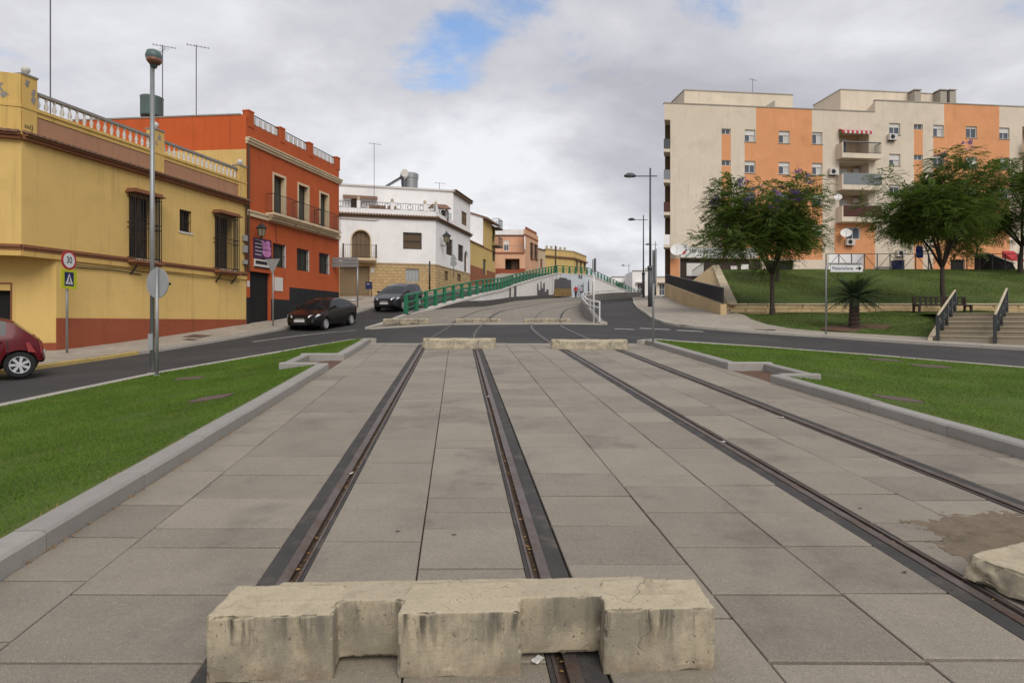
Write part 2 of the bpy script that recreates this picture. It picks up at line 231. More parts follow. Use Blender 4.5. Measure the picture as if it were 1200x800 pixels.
M_skin = pm('skin', (0.40, 0.23, 0.16), 0.6, 0.06, 8, 0.04, 40, 0); M_cred = pm('red_jacket', (0.50, 0.04, 0.03), 0.9, 0.1, 6, 0.05, 40, 0); M_cwht = pm('pale_lilac_top', (0.52, 0.47, 0.58), 0.9, 0.1, 6, 0.05, 40, 0); M_cblk = pm('dark_trousers', (0.02, 0.02, 0.026), 0.9, 0.1, 6, 0.05, 40, 0); M_hair = pm('dark_hair', (0.03, 0.02, 0.015), 0.8, 0.1, 6, 0.05, 40, 0); M_hairw = pm('white_hair', (0.66, 0.65, 0.63), 0.8, 0.1, 6, 0.05, 40, 0)
M_pan_g = pm('grey_balcony_panel', (0.20, 0.215, 0.23), 0.6, 0.08, 3, 0.05, 40, 0); M_pan_r = pm('maroon_balcony_panel', (0.075, 0.022, 0.018), 0.7, 0.1, 3, 0.05, 40, 0); M_blue = pm('blue_tarp', (0.015, 0.04, 0.32), 0.6, 0.15, 3, 0.05, 40, 0.1, 20); M_solar = pm('solar_panel', (0.02, 0.022, 0.028), 0.2, 0.1, 2, 0, 10, 0, spec=0.7); M_purple = pm('poster_purple', (0.05, 0.015, 0.06), 0.6, 0.3, 6, 0.2, 30, 0); M_pink = pm('poster_pink', (0.52, 0.20, 0.42), 0.6, 0.4, 8, 0.2, 30, 0); M_paper = pm('paper', (0.62, 0.61, 0.58), 0.8, 0.1, 8, 0.05, 40, 0); M_iron_c = pm('iron_cover', (0.11, 0.075, 0.062), 0.75, 0.25, 6, 0.2, 60, 0.3, 60)
M_lglass = pm('lantern_glass', (0.24, 0.21, 0.14), 0.3, 0.15, 8, 0.06, 60, 0); M_bench = pm('bench_wood', (0.03, 0.018, 0.013), 0.7, 0.2, 8, 0.15, 50, 0.1, 80)

# ------------------------------------------------------------------ mesh helpers
ORG = {}
class MB:
    """collects vertices and faces (world coordinates unless the thing is built round its own origin)"""
    def __init__(s): s.v = []; s.f = []; s.m = []
    def add(s, vs, fs, mi=0):
        o = len(s.v); s.v += [tuple(p) for p in vs]; s.f += [tuple(i + o for i in f) for f in fs]; s.m += [mi] * len(fs); return s
    def hexa(s, c, mi=0):                       # eight corners: bottom ring then top ring
        return s.add(c, [(3, 2, 1, 0), (4, 5, 6, 7), (0, 1, 5, 4), (1, 2, 6, 5), (2, 3, 7, 6), (3, 0, 4, 7)], mi)
    def box(s, c, d, rz=0.0, mi=0):
        ca, sa = math.cos(rz), math.sin(rz); x, y, z = d[0] / 2, d[1] / 2, d[2] / 2
        P = lambda a, b, h: (c[0] + a * ca - b * sa, c[1] + a * sa + b * ca, c[2] + h)
        return s.hexa([P(-x, -y, -z), P(x, -y, -z), P(x, y, -z), P(-x, y, -z), P(-x, -y, z), P(x, -y, z), P(x, y, z), P(-x, y, z)], mi)
    def fbox(s, F, s0, s1, n0, n1, z0, z1, mi=0):   # box in a facade frame
        return s.hexa([F.p(s0, n0, z0), F.p(s1, n0, z0), F.p(s1, n1, z0), F.p(s0, n1, z0), F.p(s0, n0, z1), F.p(s1, n0, z1), F.p(s1, n1, z1), F.p(s0, n1, z1)], mi)
    def tube(s, pts, r, n=8, mi=0, caps=True):
        pts = [Vector(p) for p in pts]; k = len(pts); rr = r if isinstance(r, (list, tuple)) else [r] * k
        o = len(s.v); up = Vector((0.13, 0.31, 0.94)); prev = None
        for i, p in enumerate(pts):
            t = (pts[min(i + 1, k - 1)] - pts[max(i - 1, 0)]).normalized()
            if prev is None: a = t.cross(up if abs(t.dot(up)) < 0.95 else Vector((1, 0, 0))).normalized()
            else: a = (prev - t * prev.dot(t)).normalized()
            prev = a; b = t.cross(a)
            for j in range(n):
                q = 2 * math.pi * j / n; s.v.append(tuple(p + (a * math.cos(q) + b * math.sin(q)) * rr[i]))
        for i in range(k - 1):
            for j in range(n):
                s.f.append((o + i * n + j, o + i * n + (j + 1) % n, o + (i + 1) * n + (j + 1) % n, o + (i + 1) * n + j)); s.m.append(mi)
        if caps:
            s.f.append(tuple(o + j for j in range(n))[::-1]); s.f.append(tuple(o + (k - 1) * n + j for j in range(n))); s.m += [mi, mi]
        return s
    def lathe(s, c, prof, n=10, mi=0):            # profile of (radius, height) about a vertical axis
        return s.tube_prof(Vector(c), prof, n, mi)
    def tube_prof(s, c, prof, n, mi):
        o = len(s.v)
        for r, h in prof:
            for j in range(n):
                q = 2 * math.pi * j / n; s.v.append((c.x + r * math.cos(q), c.y + r * math.sin(q), c.z + h))
        for i in range(len(prof) - 1):
            for j in range(n):
                s.f.append((o + i * n + j, o + i * n + (j + 1) % n, o + (i + 1) * n + (j + 1) % n, o + (i + 1) * n + j)); s.m.append(mi)
        s.f.append(tuple(o + j for j in range(n))[::-1]); s.f.append(tuple(o + (len(prof) - 1) * n + j for j in range(n))); s.m += [mi, mi]; return s
    def prism(s, poly, ext, mi=0):                # planar polygon (3-D points) pushed along ext
        n = len(poly); e = Vector(ext); a = [Vector(p) for p in poly]
        fs = [tuple(range(n))[::-1], tuple(range(n, 2 * n))] + [(i, (i + 1) % n, n + (i + 1) % n, n + i) for i in range(n)]
        return s.add(a + [p + e for p in a], fs, mi)
    def grid(s, rows, mi=0):
        h, w = len(rows), len(rows[0])
        return s.add([p for r in rows for p in r], [(i * w + j, i * w + j + 1, (i + 1) * w + j + 1, (i + 1) * w + j) for i in range(h - 1) for j in range(w - 1)], mi)
    def build(s, name, mat, parent=None, smooth=False, loc=None, recalc=True, bevel=0.0, kind=None):
        off = ORG.get(parent.name, Vector()) if parent else Vector(loc) if loc is not None else Vector()
        me = bpy.data.meshes.new(name)
        me.from_pydata([(x - off.x, y - off.y, z - off.z) for x, y, z in s.v], [], s.f)
        mats = mat if isinstance(mat, (list, tuple)) else [mat]
        for m in mats: me.materials.append(m)
        if len(mats) > 1: me.polygons.foreach_set('material_index', s.m)
        if recalc or bevel:
            bm = bmesh.new(); bm.from_mesh(me)
            if recalc: bmesh.ops.recalc_face_normals(bm, faces=bm.faces)
            if bevel: bmesh.ops.bevel(bm, geom=[e for e in bm.edges if e.is_manifold and e.calc_face_angle(0) > 0.6], offset=bevel, segments=1, affect='EDGES', profile=0.5)
            bm.to_mesh(me); bm.free()
        if smooth: me.polygons.foreach_set('use_smooth', [True] * len(me.polygons))
        o = bpy.data.objects.new(name, me); COL.objects.link(o)
        if parent: o.parent = parent; ORG[o.name] = off
        else: o.location = off; ORG[o.name] = off
        if kind: o['kind'] = kind
        return o
def fast_mesh(name, V, Fq, mat, parent=None, kind=None, smooth=False):
    """mesh from numpy arrays (all faces with the same corner count)"""
    me = bpy.data.meshes.new(name); V = np.asarray(V, np.float32); Fq = np.asarray(Fq, np.int32); k = Fq.shape[1]
    if parent: V = V - np.array(ORG[parent.name], np.float32)
    me.vertices.add(len(V)); me.vertices.foreach_set('co', V.ravel()); me.loops.add(Fq.size); me.loops.foreach_set('vertex_index', Fq.ravel())
    me.polygons.add(len(Fq)); me.polygons.foreach_set('loop_start', np.arange(0, Fq.size, k, dtype=np.int32)); me.polygons.foreach_set('loop_total', np.full(len(Fq), k, np.int32))
    me.update(calc_edges=True); me.materials.append(mat)
    if smooth: me.polygons.foreach_set('use_smooth', [True] * len(me.polygons))
    o = bpy.data.objects.new(name, me); COL.objects.link(o)
    if parent: o.parent = parent
    if kind: o['kind'] = kind
    return o
def tag(o, label, cat, group=None):
    o['label'] = label; o['category'] = cat
    if group: o['group'] = group
    return o
def struct(o): o['kind'] = 'structure'; return o
def thing(name, loc, label, cat, group=None, rz=0.0):
    o = bpy.data.objects.new(name, None); COL.objects.link(o); o.location = loc; o.rotation_euler = (0, 0, rz); o.empty_display_size = 0.2
    ORG[o.name] = Vector(loc); return tag(o, label, cat, group)
def local_thing(name, loc, label, cat, group=None, rot=(0, 0, 0)):     # its parts are built round its own origin
    o = thing(name, loc, label, cat, group); o.rotation_euler = rot; ORG[o.name] = Vector(); return o
def copy_tree(o, parent=None):
    c = o.copy(); COL.objects.link(c); c.parent = parent
    for ch in list(o.children): copy_tree(ch, c)
    return c
def P(px, py, Y): return Vector(((px - 600) / FOC * Y, Y, EYE + (HZ - py) / FOC * Y))
class Fr:
    """vertical facade frame: s runs along the wall, n out of it, z up"""
    def __init__(s, a, b): s.o = Vector((a[0], a[1])); s.d = (Vector((b[0], b[1])) - s.o).normalized(); s.n = Vector((s.d.y, -s.d.x)); s.L = (Vector((b[0], b[1])) - s.o).length
    def p(s, q, n, z): return (s.o.x + s.d.x * q + s.n.x * n, s.o.y + s.d.y * q + s.n.y * n, z)
    def s_px(s, px, n=0.0):
        k = (px - 600) / FOC; x0 = s.o.x + s.n.x * n; y0 = s.o.y + s.n.y * n
        return (k * y0 - x0) / (s.d.x - k * s.d.y)
    def z_px(s, q, py, n=0.0): return EYE + (HZ - py) / FOC * (s.o.y + s.d.y * q + s.n.y * n)
    def rect(s, xl, xr, yt, yb, n=0.0):
        a, b = s.s_px(xl, n), s.s_px(xr, n); m = (a + b) / 2; return (a, b, s.z_px(m, yb, n), s.z_px(m, yt, n))
    def rz(s): return math.atan2(s.d.y, s.d.x)
def wall_mb(F, s0, s1, z0, z1, opens, paint=(), depth=0.25, thick=None, mb=None):
    """front face cut by rectangular openings (s0, s1, z0, z1) with real reveals; paint = (s0, s1, z0, z1, material index)"""
    mb = mb or MB(); ss = sorted({s0, s1, *[v for o in opens for v in o[:2]], *[v for o in paint for v in o[:2]]}); zs = sorted({z0, z1, *[v for o in opens for v in o[2:4]], *[v for o in paint for v in o[2:4]]})
    ss = [v for v in ss if s0 - 1e-6 <= v <= s1 + 1e-6]; zs = [v for v in zs if z0 - 1e-6 <= v <= z1 + 1e-6]
    for i in range(len(ss) - 1):
        for j in range(len(zs) - 1):
            cs, cz = (ss[i] + ss[i + 1]) / 2, (zs[j] + zs[j + 1]) / 2
            if any(o[0] < cs < o[1] and o[2] < cz < o[3] for o in opens): continue
            mi = 0
            for p in paint:
                if p[0] < cs < p[1] and p[2] < cz < p[3]: mi = p[4]
            mb.add([F.p(ss[i], 0, zs[j]), F.p(ss[i + 1], 0, zs[j]), F.p(ss[i + 1], 0, zs[j + 1]), F.p(ss[i], 0, zs[j + 1])], [(0, 1, 2, 3)], mi)
    for o in opens:
        d = o[4] if len(o) > 4 else depth; a, b, c, e = o[:4]
        A = [F.p(a, 0, c), F.p(b, 0, c), F.p(b, 0, e), F.p(a, 0, e), F.p(a, -d, c), F.p(b, -d, c), F.p(b, -d, e), F.p(a, -d, e)]
        mb.add(A, [(0, 1, 5, 4), (1, 2, 6, 5), (2, 3, 7, 6), (3, 0, 4, 7)], 0)
    return mb
def shell_mb(mb, F, s0, s1, z0, z1, back, mi=0, roof=True):
    """the other walls and the roof behind a front face"""
    a, b, c, d = F.p(s0, 0, z0), F.p(s1, 0, z0), F.p(s1, -back, z0), F.p(s0, -back, z0); e, f, g, h = F.p(s0, 0, z1), F.p(s1, 0, z1), F.p(s1, -back, z1), F.p(s0, -back, z1)
    mb.add([a, b, c, d, e, f, g, h], [(1, 2, 6, 5), (2, 3, 7, 6), (3, 0, 4, 7)] + ([(4, 5, 6, 7)] if roof else []), mi); return mb
def window(par, F, r, n=-0.2, frame=M_wood, pane=M_glass, bars=(1, 1), fw=0.06, blind=0.0, blind_m=None, grille=None, name='window', sill=None, curtain=False):
    s0, s1, z0, z1 = r; mb = MB()
    mb.fbox(F, s0, s0 + fw, n, n + 0.06, z0, z1).fbox(F, s1 - fw, s1, n, n + 0.06, z0, z1).fbox(F, s0 + fw, s1 - fw, n, n + 0.06, z1 - fw, z1).fbox(F, s0 + fw, s1 - fw, n, n + 0.06, z0, z0 + fw)
    for i in range(1, bars[0] + 1): q = s0 + (s1 - s0) * i / (bars[0] + 1); mb.fbox(F, q - fw * 0.4, q + fw * 0.4, n, n + 0.05, z0 + fw, z1 - fw)
    for i in range(1, bars[1] + 1): q = z0 + (z1 - z0) * i / (bars[1] + 1); mb.fbox(F, s0 + fw, s1 - fw, n + 0.004, n + 0.046, q - fw * 0.35, q + fw * 0.35)
    w = mb.build(name, frame, par)
    MB().fbox(F, s0, s1, n - 0.03, n + 0.008, z0, z1).build('pane', pane, w)
    if curtain: MB().fbox(F, s0 + (s1 - s0) * 0.55, s1 - fw, n - 0.002, n + 0.012, z0 + fw, z1 - fw).build('curtain', M_curt, w)
    if blind:
        b = MB(); zb = z1 - (z1 - z0) * blind; k = max(2, int((z1 - zb) / 0.09))
        for i in range(k): q = zb + (z1 - zb) * i / k; b.fbox(F, s0 + fw * 0.5, s1 - fw * 0.5, n + 0.03, n + 0.068 + 0.006 * (i % 2), q, q + (z1 - zb) / k * 0.96)
        b.build('roller_blind', blind_m or M_blind, w)
    if grille:
        g = MB(); k = max(3, int((s1 - s0) / grille[1])); go = grille[0]
        for i in range(k + 1): q = s0 + (s1 - s0) * i / k; g.fbox(F, q - 0.009, q + 0.009, go - 0.018, go, z0, z1)
        for q in (0.04, 0.5, 0.96): zq = z0 + (z1 - z0) * q; g.fbox(F, s0, s1, go - 0.03, go - 0.018, zq - 0.012, zq + 0.012)
        g.build('grille', M_iron, w)
    if sill: MB().fbox(F, s0 - 0.06, s1 + 0.06, -0.02, sill[0], z0 - 0.07, z0).build('sill', sill[1], w)
    return w
def railing_mb(mb, pts, h, pitch=0.12, r=0.008, rail=0.02, low=0.08):
    """vertical bars between a bottom and a top rail along a polyline of base points"""
    pts = [Vector(p) for p in pts]; up = Vector((0, 0, 1))
    for a, b in zip(pts, pts[1:]):
        L = (b - a).length; k = max(2, int(L / pitch)); d = (b - a) / k
        mb.tube([a + up * h, b + up * h], rail, 6).tube([a + up * low, b + up * low], rail * 0.7, 6)
        for i in range(k + 1): mb.tube([a + d * i + up * low, a + d * i + up * h], r, 4, caps=False)
    return mb
FONT_CACHE = {}
def text_part(body, size, mat, parent, origin, right, up, name='lettering', depth=0.004, sx=1.0, align='CENTER'):
    cu = bpy.data.curves.new('t', 'FONT'); cu.body = body; cu.size = size; cu.extrude = depth; cu.align_x = align; cu.align_y = 'CENTER'
    to = bpy.data.objects.new('t', cu); COL.objects.link(to); dg = bpy.context.evaluated_depsgraph_get(); me = bpy.data.meshes.new_from_object(to.evaluated_get(dg)); bpy.data.objects.remove(to)
    r = Vector(right).normalized(); u = Vector(up).normalized(); n = r.cross(u)
    M = Matrix(((r.x * sx, u.x, n.x, 0), (r.y * sx, u.y, n.y, 0), (r.z * sx, u.z, n.z, 0), (0, 0, 0, 1))); M.translation = Vector(origin) - ORG[parent.name]
    me.transform(M); me.materials.clear(); me.materials.append(mat); o = bpy.data.objects.new(name, me); COL.objects.link(o); o.parent = parent; return o
def lerp_list(x, xs, ys): return np.interp(x, xs, ys)
def sstep(a, b, x): t = np.clip((np.asarray(x, float) - a) / (b - a), 0, 1); return t * t * (3 - 2 * t)

# ------------------------------------------------------------------ the lie of the land
SL = 0.06; TILT = 0.091; NRM = math.sqrt(1 + TILT * TILT)
def plane(Y): return SL * Y
def UY(u, Y): return ((u * NRM) - TILT * Y)               # X of the line u (metres across the tracks) at distance Y
CP = [(-3.2, 2, .07), (0, 2, .07), (5, 2, .07), (-3.5, 9, .49), (0, 9, .49), (4, 9, .49), (-3.8, 16.5, .94), (0, 16.6, .945), (4, 16.5, .94), (-1, 22, 1.2), (3, 22, 1.22), (-3, 27.9, 1.46), (0, 27.9, 1.47), (4, 27.9, 1.47),
      (-5.5, 32, 1.78), (0, 40, 2.36), (4, 40, 2.4), (-2.4, 47, 2.8), (2, 59, 3.54), (6, 59, 3.54), (8, 84, 5.0), (14, 91, 5.46), (24, 115, 6.75), (20, 100, 6.0), (6, 75, 4.5), (0, 64, 3.84), (10, 70, 4.2),
      (-11.4, 14, .24), (-12.6, 19.5, .47), (-9.8, 24, .84), (-8.8, 28, 1.19), (-8.4, 31, 1.43), (-6.9, 35, 2.1), (-14.9, 19.5, .47), (-12.8, 28.7, 1.46), (-10.8, 37.3, 2.5), (-8.1, 9.5, .14), (-7.9, 12.9, .34), (-6.4, 16.7, .64), (-14, 10, -.02), (-17, 14, .15), (-9, 5, -.12), (-10, 1, -.35), (-16, 4, -.3),
      (17.5, 20.4, .62), (13, 24.7, .96), (10.4, 26, 1.11), (7.5, 28.8, 1.44), (7.46, 32, 1.75), (11.9, 14.2, .36), (9, 16, .58), (5.5, 17.4, .9), (16, 10.5, .02), (22, 15.5, .2), (24, 10, -.1), (20, 3, -.5), (9.1, 43, 2.55), (11.7, 57, 3.4), (14.3, 55, 3.85), (11, 31, 1.9), (12.1, 33, 2.02), (20, 33, 2.05), (30, 33, 2.05), (18.9, 21.8, .72), (16.6, 24.1, .86), (28, 22, .9), (13.9, 26.5, 1.02), (20, 28, 1.7), (12, 30, 1.6)]
_cp = np.array(CP, float)
def _phi(r2): return np.where(r2 > 1e-9, 0.5 * r2 * np.log(np.maximum(r2, 1e-9)), 0.0)
_d2 = ((_cp[:, None, :2] - _cp[None, :, :2]) ** 2).sum(-1); _n = len(_cp); _A = np.zeros((_n + 3, _n + 3)); _A[:_n, :_n] = _phi(_d2) + np.eye(_n) * 2.0; _A[:_n, _n] = 1; _A[:_n, _n + 1:] = _cp[:, :2]; _A[_n, :_n] = 1; _A[_n + 1:, :_n] = _cp[:, :2].T
_w = np.linalg.solve(_A, np.concatenate([_cp[:, 2], [0, 0, 0]]))
def G(X, Y):
    X = np.asarray(X, float); Y = np.asarray(Y, float); d2 = (X[..., None] - _cp[:, 0]) ** 2 + (Y[..., None] - _cp[:, 1]) ** 2
    return (_phi(d2) * _w[:_n]).sum(-1) + _w[_n] + _w[_n + 1] * X + _w[_n + 2] * Y
def g1(x, y): return float(G(np.array([x]), np.array([y]))[0])
WY = [34, 37, 40, 47, 55, 64, 75, 85, 93, 105, 117]; WX = [-6.0, -5.3, -4.5, -2.35, -1.0, 0.1, 3.2, 6.4, 12.0, 18.0, 24.7]; WZ = [2.05, 2.42, 2.85, 3.85, 4.6, 5.6, 7.2, 8.6, 9.0, 8.0, 6.75]   # top line of the retaining wall
UYs = [31, 35, 40, 47, 55, 64, 75, 85, 93, 105, 117, 140]; UZs = [1.45, 2.15, 2.75, 3.7, 4.6, 5.6, 7.15, 8.55, 8.9, 7.9, 6.7, 6.6]
def ZS(X, Y):                                              # height of the street climbing on the left
    t = sstep(33, 38, Y); return G(X, Y) * (1 - t) + np.interp(Y, UYs, UZs) * t
def hx(Y): return -19.385 + 0.23 * Y                       # the line of the house fronts on the left

# far ground to the horizon, kept below everything that is laid on it
def ground_z(X, Y):
    t = np.maximum(np.maximum(sstep(20, 60, -X - 10), sstep(20, 80, X - 20)), np.maximum(sstep(4, 40, -Y), sstep(85, 140, Y)))
    base = G(np.clip(X, -40, 50), np.clip(Y, -10, 118)) - 0.6
    left = np.where(X < 0, np.interp(Y, [-10, 0, 30, 80, 110], [-1.5, -1.2, 0.3, 3.5, 5.0]), np.interp(Y, [-10, 0, 30, 60, 110], [-1.5, -1.2, 0.5, 2.6, 5.2]))
    return base * (1 - t) + left * t
gx = np.concatenate([np.array([-3000, -1200, -500, -200, -120, -80]), np.arange(-60, 61, 4.0), np.array([80, 120, 200, 500, 1200, 3000])]); gy = np.concatenate([np.array([-600, -200, -80, -40]), np.arange(-24, 141, 4.0), np.array([180, 260, 500, 1200, 3000])])
XX, YY = np.meshgrid(gx, gy); ZZ = ground_z(XX, YY)
def sheet(name, X, Y, Z, mat, mask=None, kind='structure', parent=None):
    h, w = X.shape; V = np.stack([X, Y, Z], -1).reshape(-1, 3); i, j = np.meshgrid(np.arange(h - 1), np.arange(w - 1), indexing='ij')
    q = np.stack([i * w + j, i * w + j + 1, (i + 1) * w + j + 1, (i + 1) * w + j], -1)
    q = q[mask] if mask is not None else q.reshape(-1, 4)
    o = fast_mesh(name, V, q.reshape(-1, 4), mat, parent, kind, True); return o
sheet('ground', XX, YY, ZZ, M_earth)
def cells(X, Y): return (X[:-1, :-1] + X[1:, 1:]) / 2, (Y[:-1, :-1] + Y[1:, 1:]) / 2
# roundabout carriageway, right-hand road and crossing: one asphalt sheet
xs = np.arange(-34, 44.1, 0.75); ys = np.arange(-9, 119.1, 0.75); X, Y = np.meshgrid(xs, ys); cx, cy = cells(X, Y)
Z = G(X, Y); wallx = np.interp(cy, [0, 27, 34] + WY[1:], [-60, -60, -6.0] + WX[1:])
uu = (X + TILT * Y) / NRM; inside = (uu > -2.2) & (uu < 4.9) & (Y < 16.2); Z = np.where(inside, np.minimum(Z, plane(Y) - 0.08), Z)
def _in(u, yv, us, yo): return (u > min(us) + .3) & (u < max(us)) & (yv < np.interp(u, us, yo) - .45)
LU = [-9.2, -8.6, -8.3, -7.9, -7.2, -6.5, -4.8, -3.6, -2.6, -2.3]; LY = [-6, -3, 2, 6, 9.5, 12.9, 16.2, 16.9, 17.0, 16.7]; RU = [4.9, 5.4, 6.4, 8.4, 10.4, 13.1, 16, 18, 19.5]; RYo = [16.2, 16.7, 17.0, 16.6, 15.8, 13.9, 11, 8, 2]
Z = np.where(_in(uu, Y, LU, LY) | _in(uu, Y, RU, RYo), Z - .5, Z)
keep = (cx > np.where(cy > 33.5, wallx - 0.4, -60)) & ~((cx > 14) & (cy > 33)) & ~((cx > 21) & (cy > 23)) & (cx < np.where(cy > 60, 30, 99))
sheet('road', X, Y, Z, M_asph, keep)
# the street that climbs past the houses on the left
rows_y = np.arange(33.2, 124, 0.8); T = np.linspace(0, 1, 12)
Xa = np.array([[hx(y) - 0.5 + (float(np.interp(y, WY, WX)) - 0.12 - hx(y) + 0.5) * t for t in T] for y in rows_y]); Ya = np.repeat(rows_y[:, None], 12, 1)
sheet('street', Xa, Ya, ZS(Xa, Ya) + 0.006, M_asph)
# tram paving beyond the crossing
ty = np.arange(28.0, 100, 0.8); TL = lambda y: np.interp(y, [28, 34, *WY[1:]], [-6.5, -5.9, *[x + 0.25 for x in WX[1:]]]); TR = lambda y: np.interp(y, [28, 32, 42, 57, 68, 78, 100], [4.1, 4.0, 4.9, 6.9, 9.6, 13.8, 20])
Xa = np.array([[TL(y) + (TR(y) - TL(y)) * t for t in np.linspace(0, 1, 16)] for y in ty]); Ya = np.repeat(ty[:, None], 16, 1)
sheet('tram_paving', Xa, Ya, G(Xa, Ya) + 0.05, M_tram)
def ribbon_stones(parent, pts, zf, w, h, L, mat, name='kerb_stone', gap=0.008, chamf=0.02, kind_fn=None, sink=0.25, zoff=0.0):
    """kerb stones end to end along a ground polyline; each stone is a part of its own"""
    pts = [Vector((p[0], p[1])) for p in pts]; seg = [(b - a).length for a, b in zip(pts, pts[1:])]; tot = sum(seg)
    def at(d):
        for k, l in enumerate(seg):
            if d <= l or k == len(seg) - 1: return pts[k] + (pts[k + 1] - pts[k]) * min(d / l, 1.0)
            d -= l
    k = max(1, round(tot / L)); st = tot / k
    for i in range(k):
        a, b = at(i * st), at((i + 1) * st); d = (b - a).normalized(); n = Vector((-d.y, d.x)); a = a + d * gap / 2; b = b - d * gap / 2; C = []
        za, zb = zf(a.x, a.y), zf(b.x, b.y); jz = random.uniform(-.004, .004)
        prof = [(-w / 2, -sink), (w / 2, -sink), (w / 2, h - chamf), (w / 2 - chamf, h), (-w / 2 + chamf, h), (-w / 2, h - chamf)]
        for e, z in ((a, za), (b, zb)): C += [(e.x + n.x * q, e.y + n.y * q, z + hh + jz + zoff) for q, hh in prof]
        mb = MB().add(C, [(0, 1, 2, 3, 4, 5), (11, 10, 9, 8, 7, 6)] + [(j, j + 6, (j + 1) % 6 + 6, (j + 1) % 6) for j in range(6)])
        mb.build(name, kind_fn(i, a) if kind_fn else mat, parent)
def struct_empty(name, loc=(0, 0, 0)):
    o = bpy.data.objects.new(name, None); COL.objects.link(o); o.location = loc; ORG[o.name] = Vector(loc); return struct(o)

# ------------------------------------------------------------------ plaza: bed, slabs, rails
YE = 16.35                                                  # far edge of the slabs
plaza = struct_empty('plaza_paving')
yy = np.arange(-2.0, YE + 0.01, 0.5); Xa = np.array([[UY(-2.5 + 7.7 * t, y) for t in np.linspace(0, 1, 9)] for y in yy]); Ya = np.repeat(yy[:, None], 9, 1)
o = sheet('mortar_bed', Xa, Ya, plane(Ya) - 0.035, M_joint, kind=None, parent=plaza)
COLS = [(-2.42, -1.96), (-1.96, -1.05), (-.82, -.22), (-.22, .37), (.61, 1.29), (1.29, 1.95), (1.95, 2.5), (2.73, 3.3), (3.3, 3.87), (4.1, 4.86), (4.86, 5.1)]
PITL = (-3.25, -2.42, 11.35, 12.9); PITR = (5.1, 5.85, 9.9, 11.4)
slabs = []
for ci, (u0, u1) in enumerate(COLS):
    y = -1.6 + random.uniform(0, .4)
    while y < YE - 0.05:
        L = random.choice([.55, .55, .55, .55, .55, .28, .82]) if ci not in (0, 10) else random.choice([.55, .55, .55, .8])
        if YE - (y + L) < 0.2: L = YE - y
        slabs.append((u0, u1, y, y + L)); y += L
slabs.sort(key=lambda q: (q[2] < 1.4, q[2]))
def slab_geo(mb, q):
    u0, u1, y0, y1 = q; g = 0.004; c = 0.004; gy = random.choice([.0075, .0095, .012]); u0 += g; u1 -= g; y0 += gy; y1 -= gy; t = random.uniform(-.0022, .0022); tx = random.uniform(-.0016, .0016); C = []
    for (a, b, z) in ((0, 0, -.033), (0, 0, -c), (c, c, 0)):
        for (u, v, sg) in ((u0 + a, y0 + b, -1), (u1 - a, y0 + b, 1), (u1 - a, y1 - b, 1), (u0 + a, y1 - b, -1)): C.append((UY(u, v), v, plane(v) + z + (t + tx * sg if z > -.03 else 0)))
    return mb.add(C, [(8, 9, 10, 11)] + [(i, (i + 1) % 4, 4 + (i + 1) % 4, 4 + i) for i in range(4)] + [(4 + i, 4 + (i + 1) % 4, 8 + (i + 1) % 4, 8 + i) for i in range(4)])
rest = MB()
for k, q in enumerate(slabs):
    if k < 296:
        mb = slab_geo(MB(), q); o = mb.build('paving_slab', M_slab, plaza)
    else: slab_geo(rest, q)
if rest.v: rest.build('paving_slabs', M_slab, plaza, kind='stuff')
ribbon_stones(plaza, [(UY(-2.5, YE + .1), YE + .1), (UY(5.2, YE + .1), YE + .1)], lambda x, y: plane(y), 0.2, 0.002, 1.0, M_kerbp, 'border_stone', chamf=0.008)

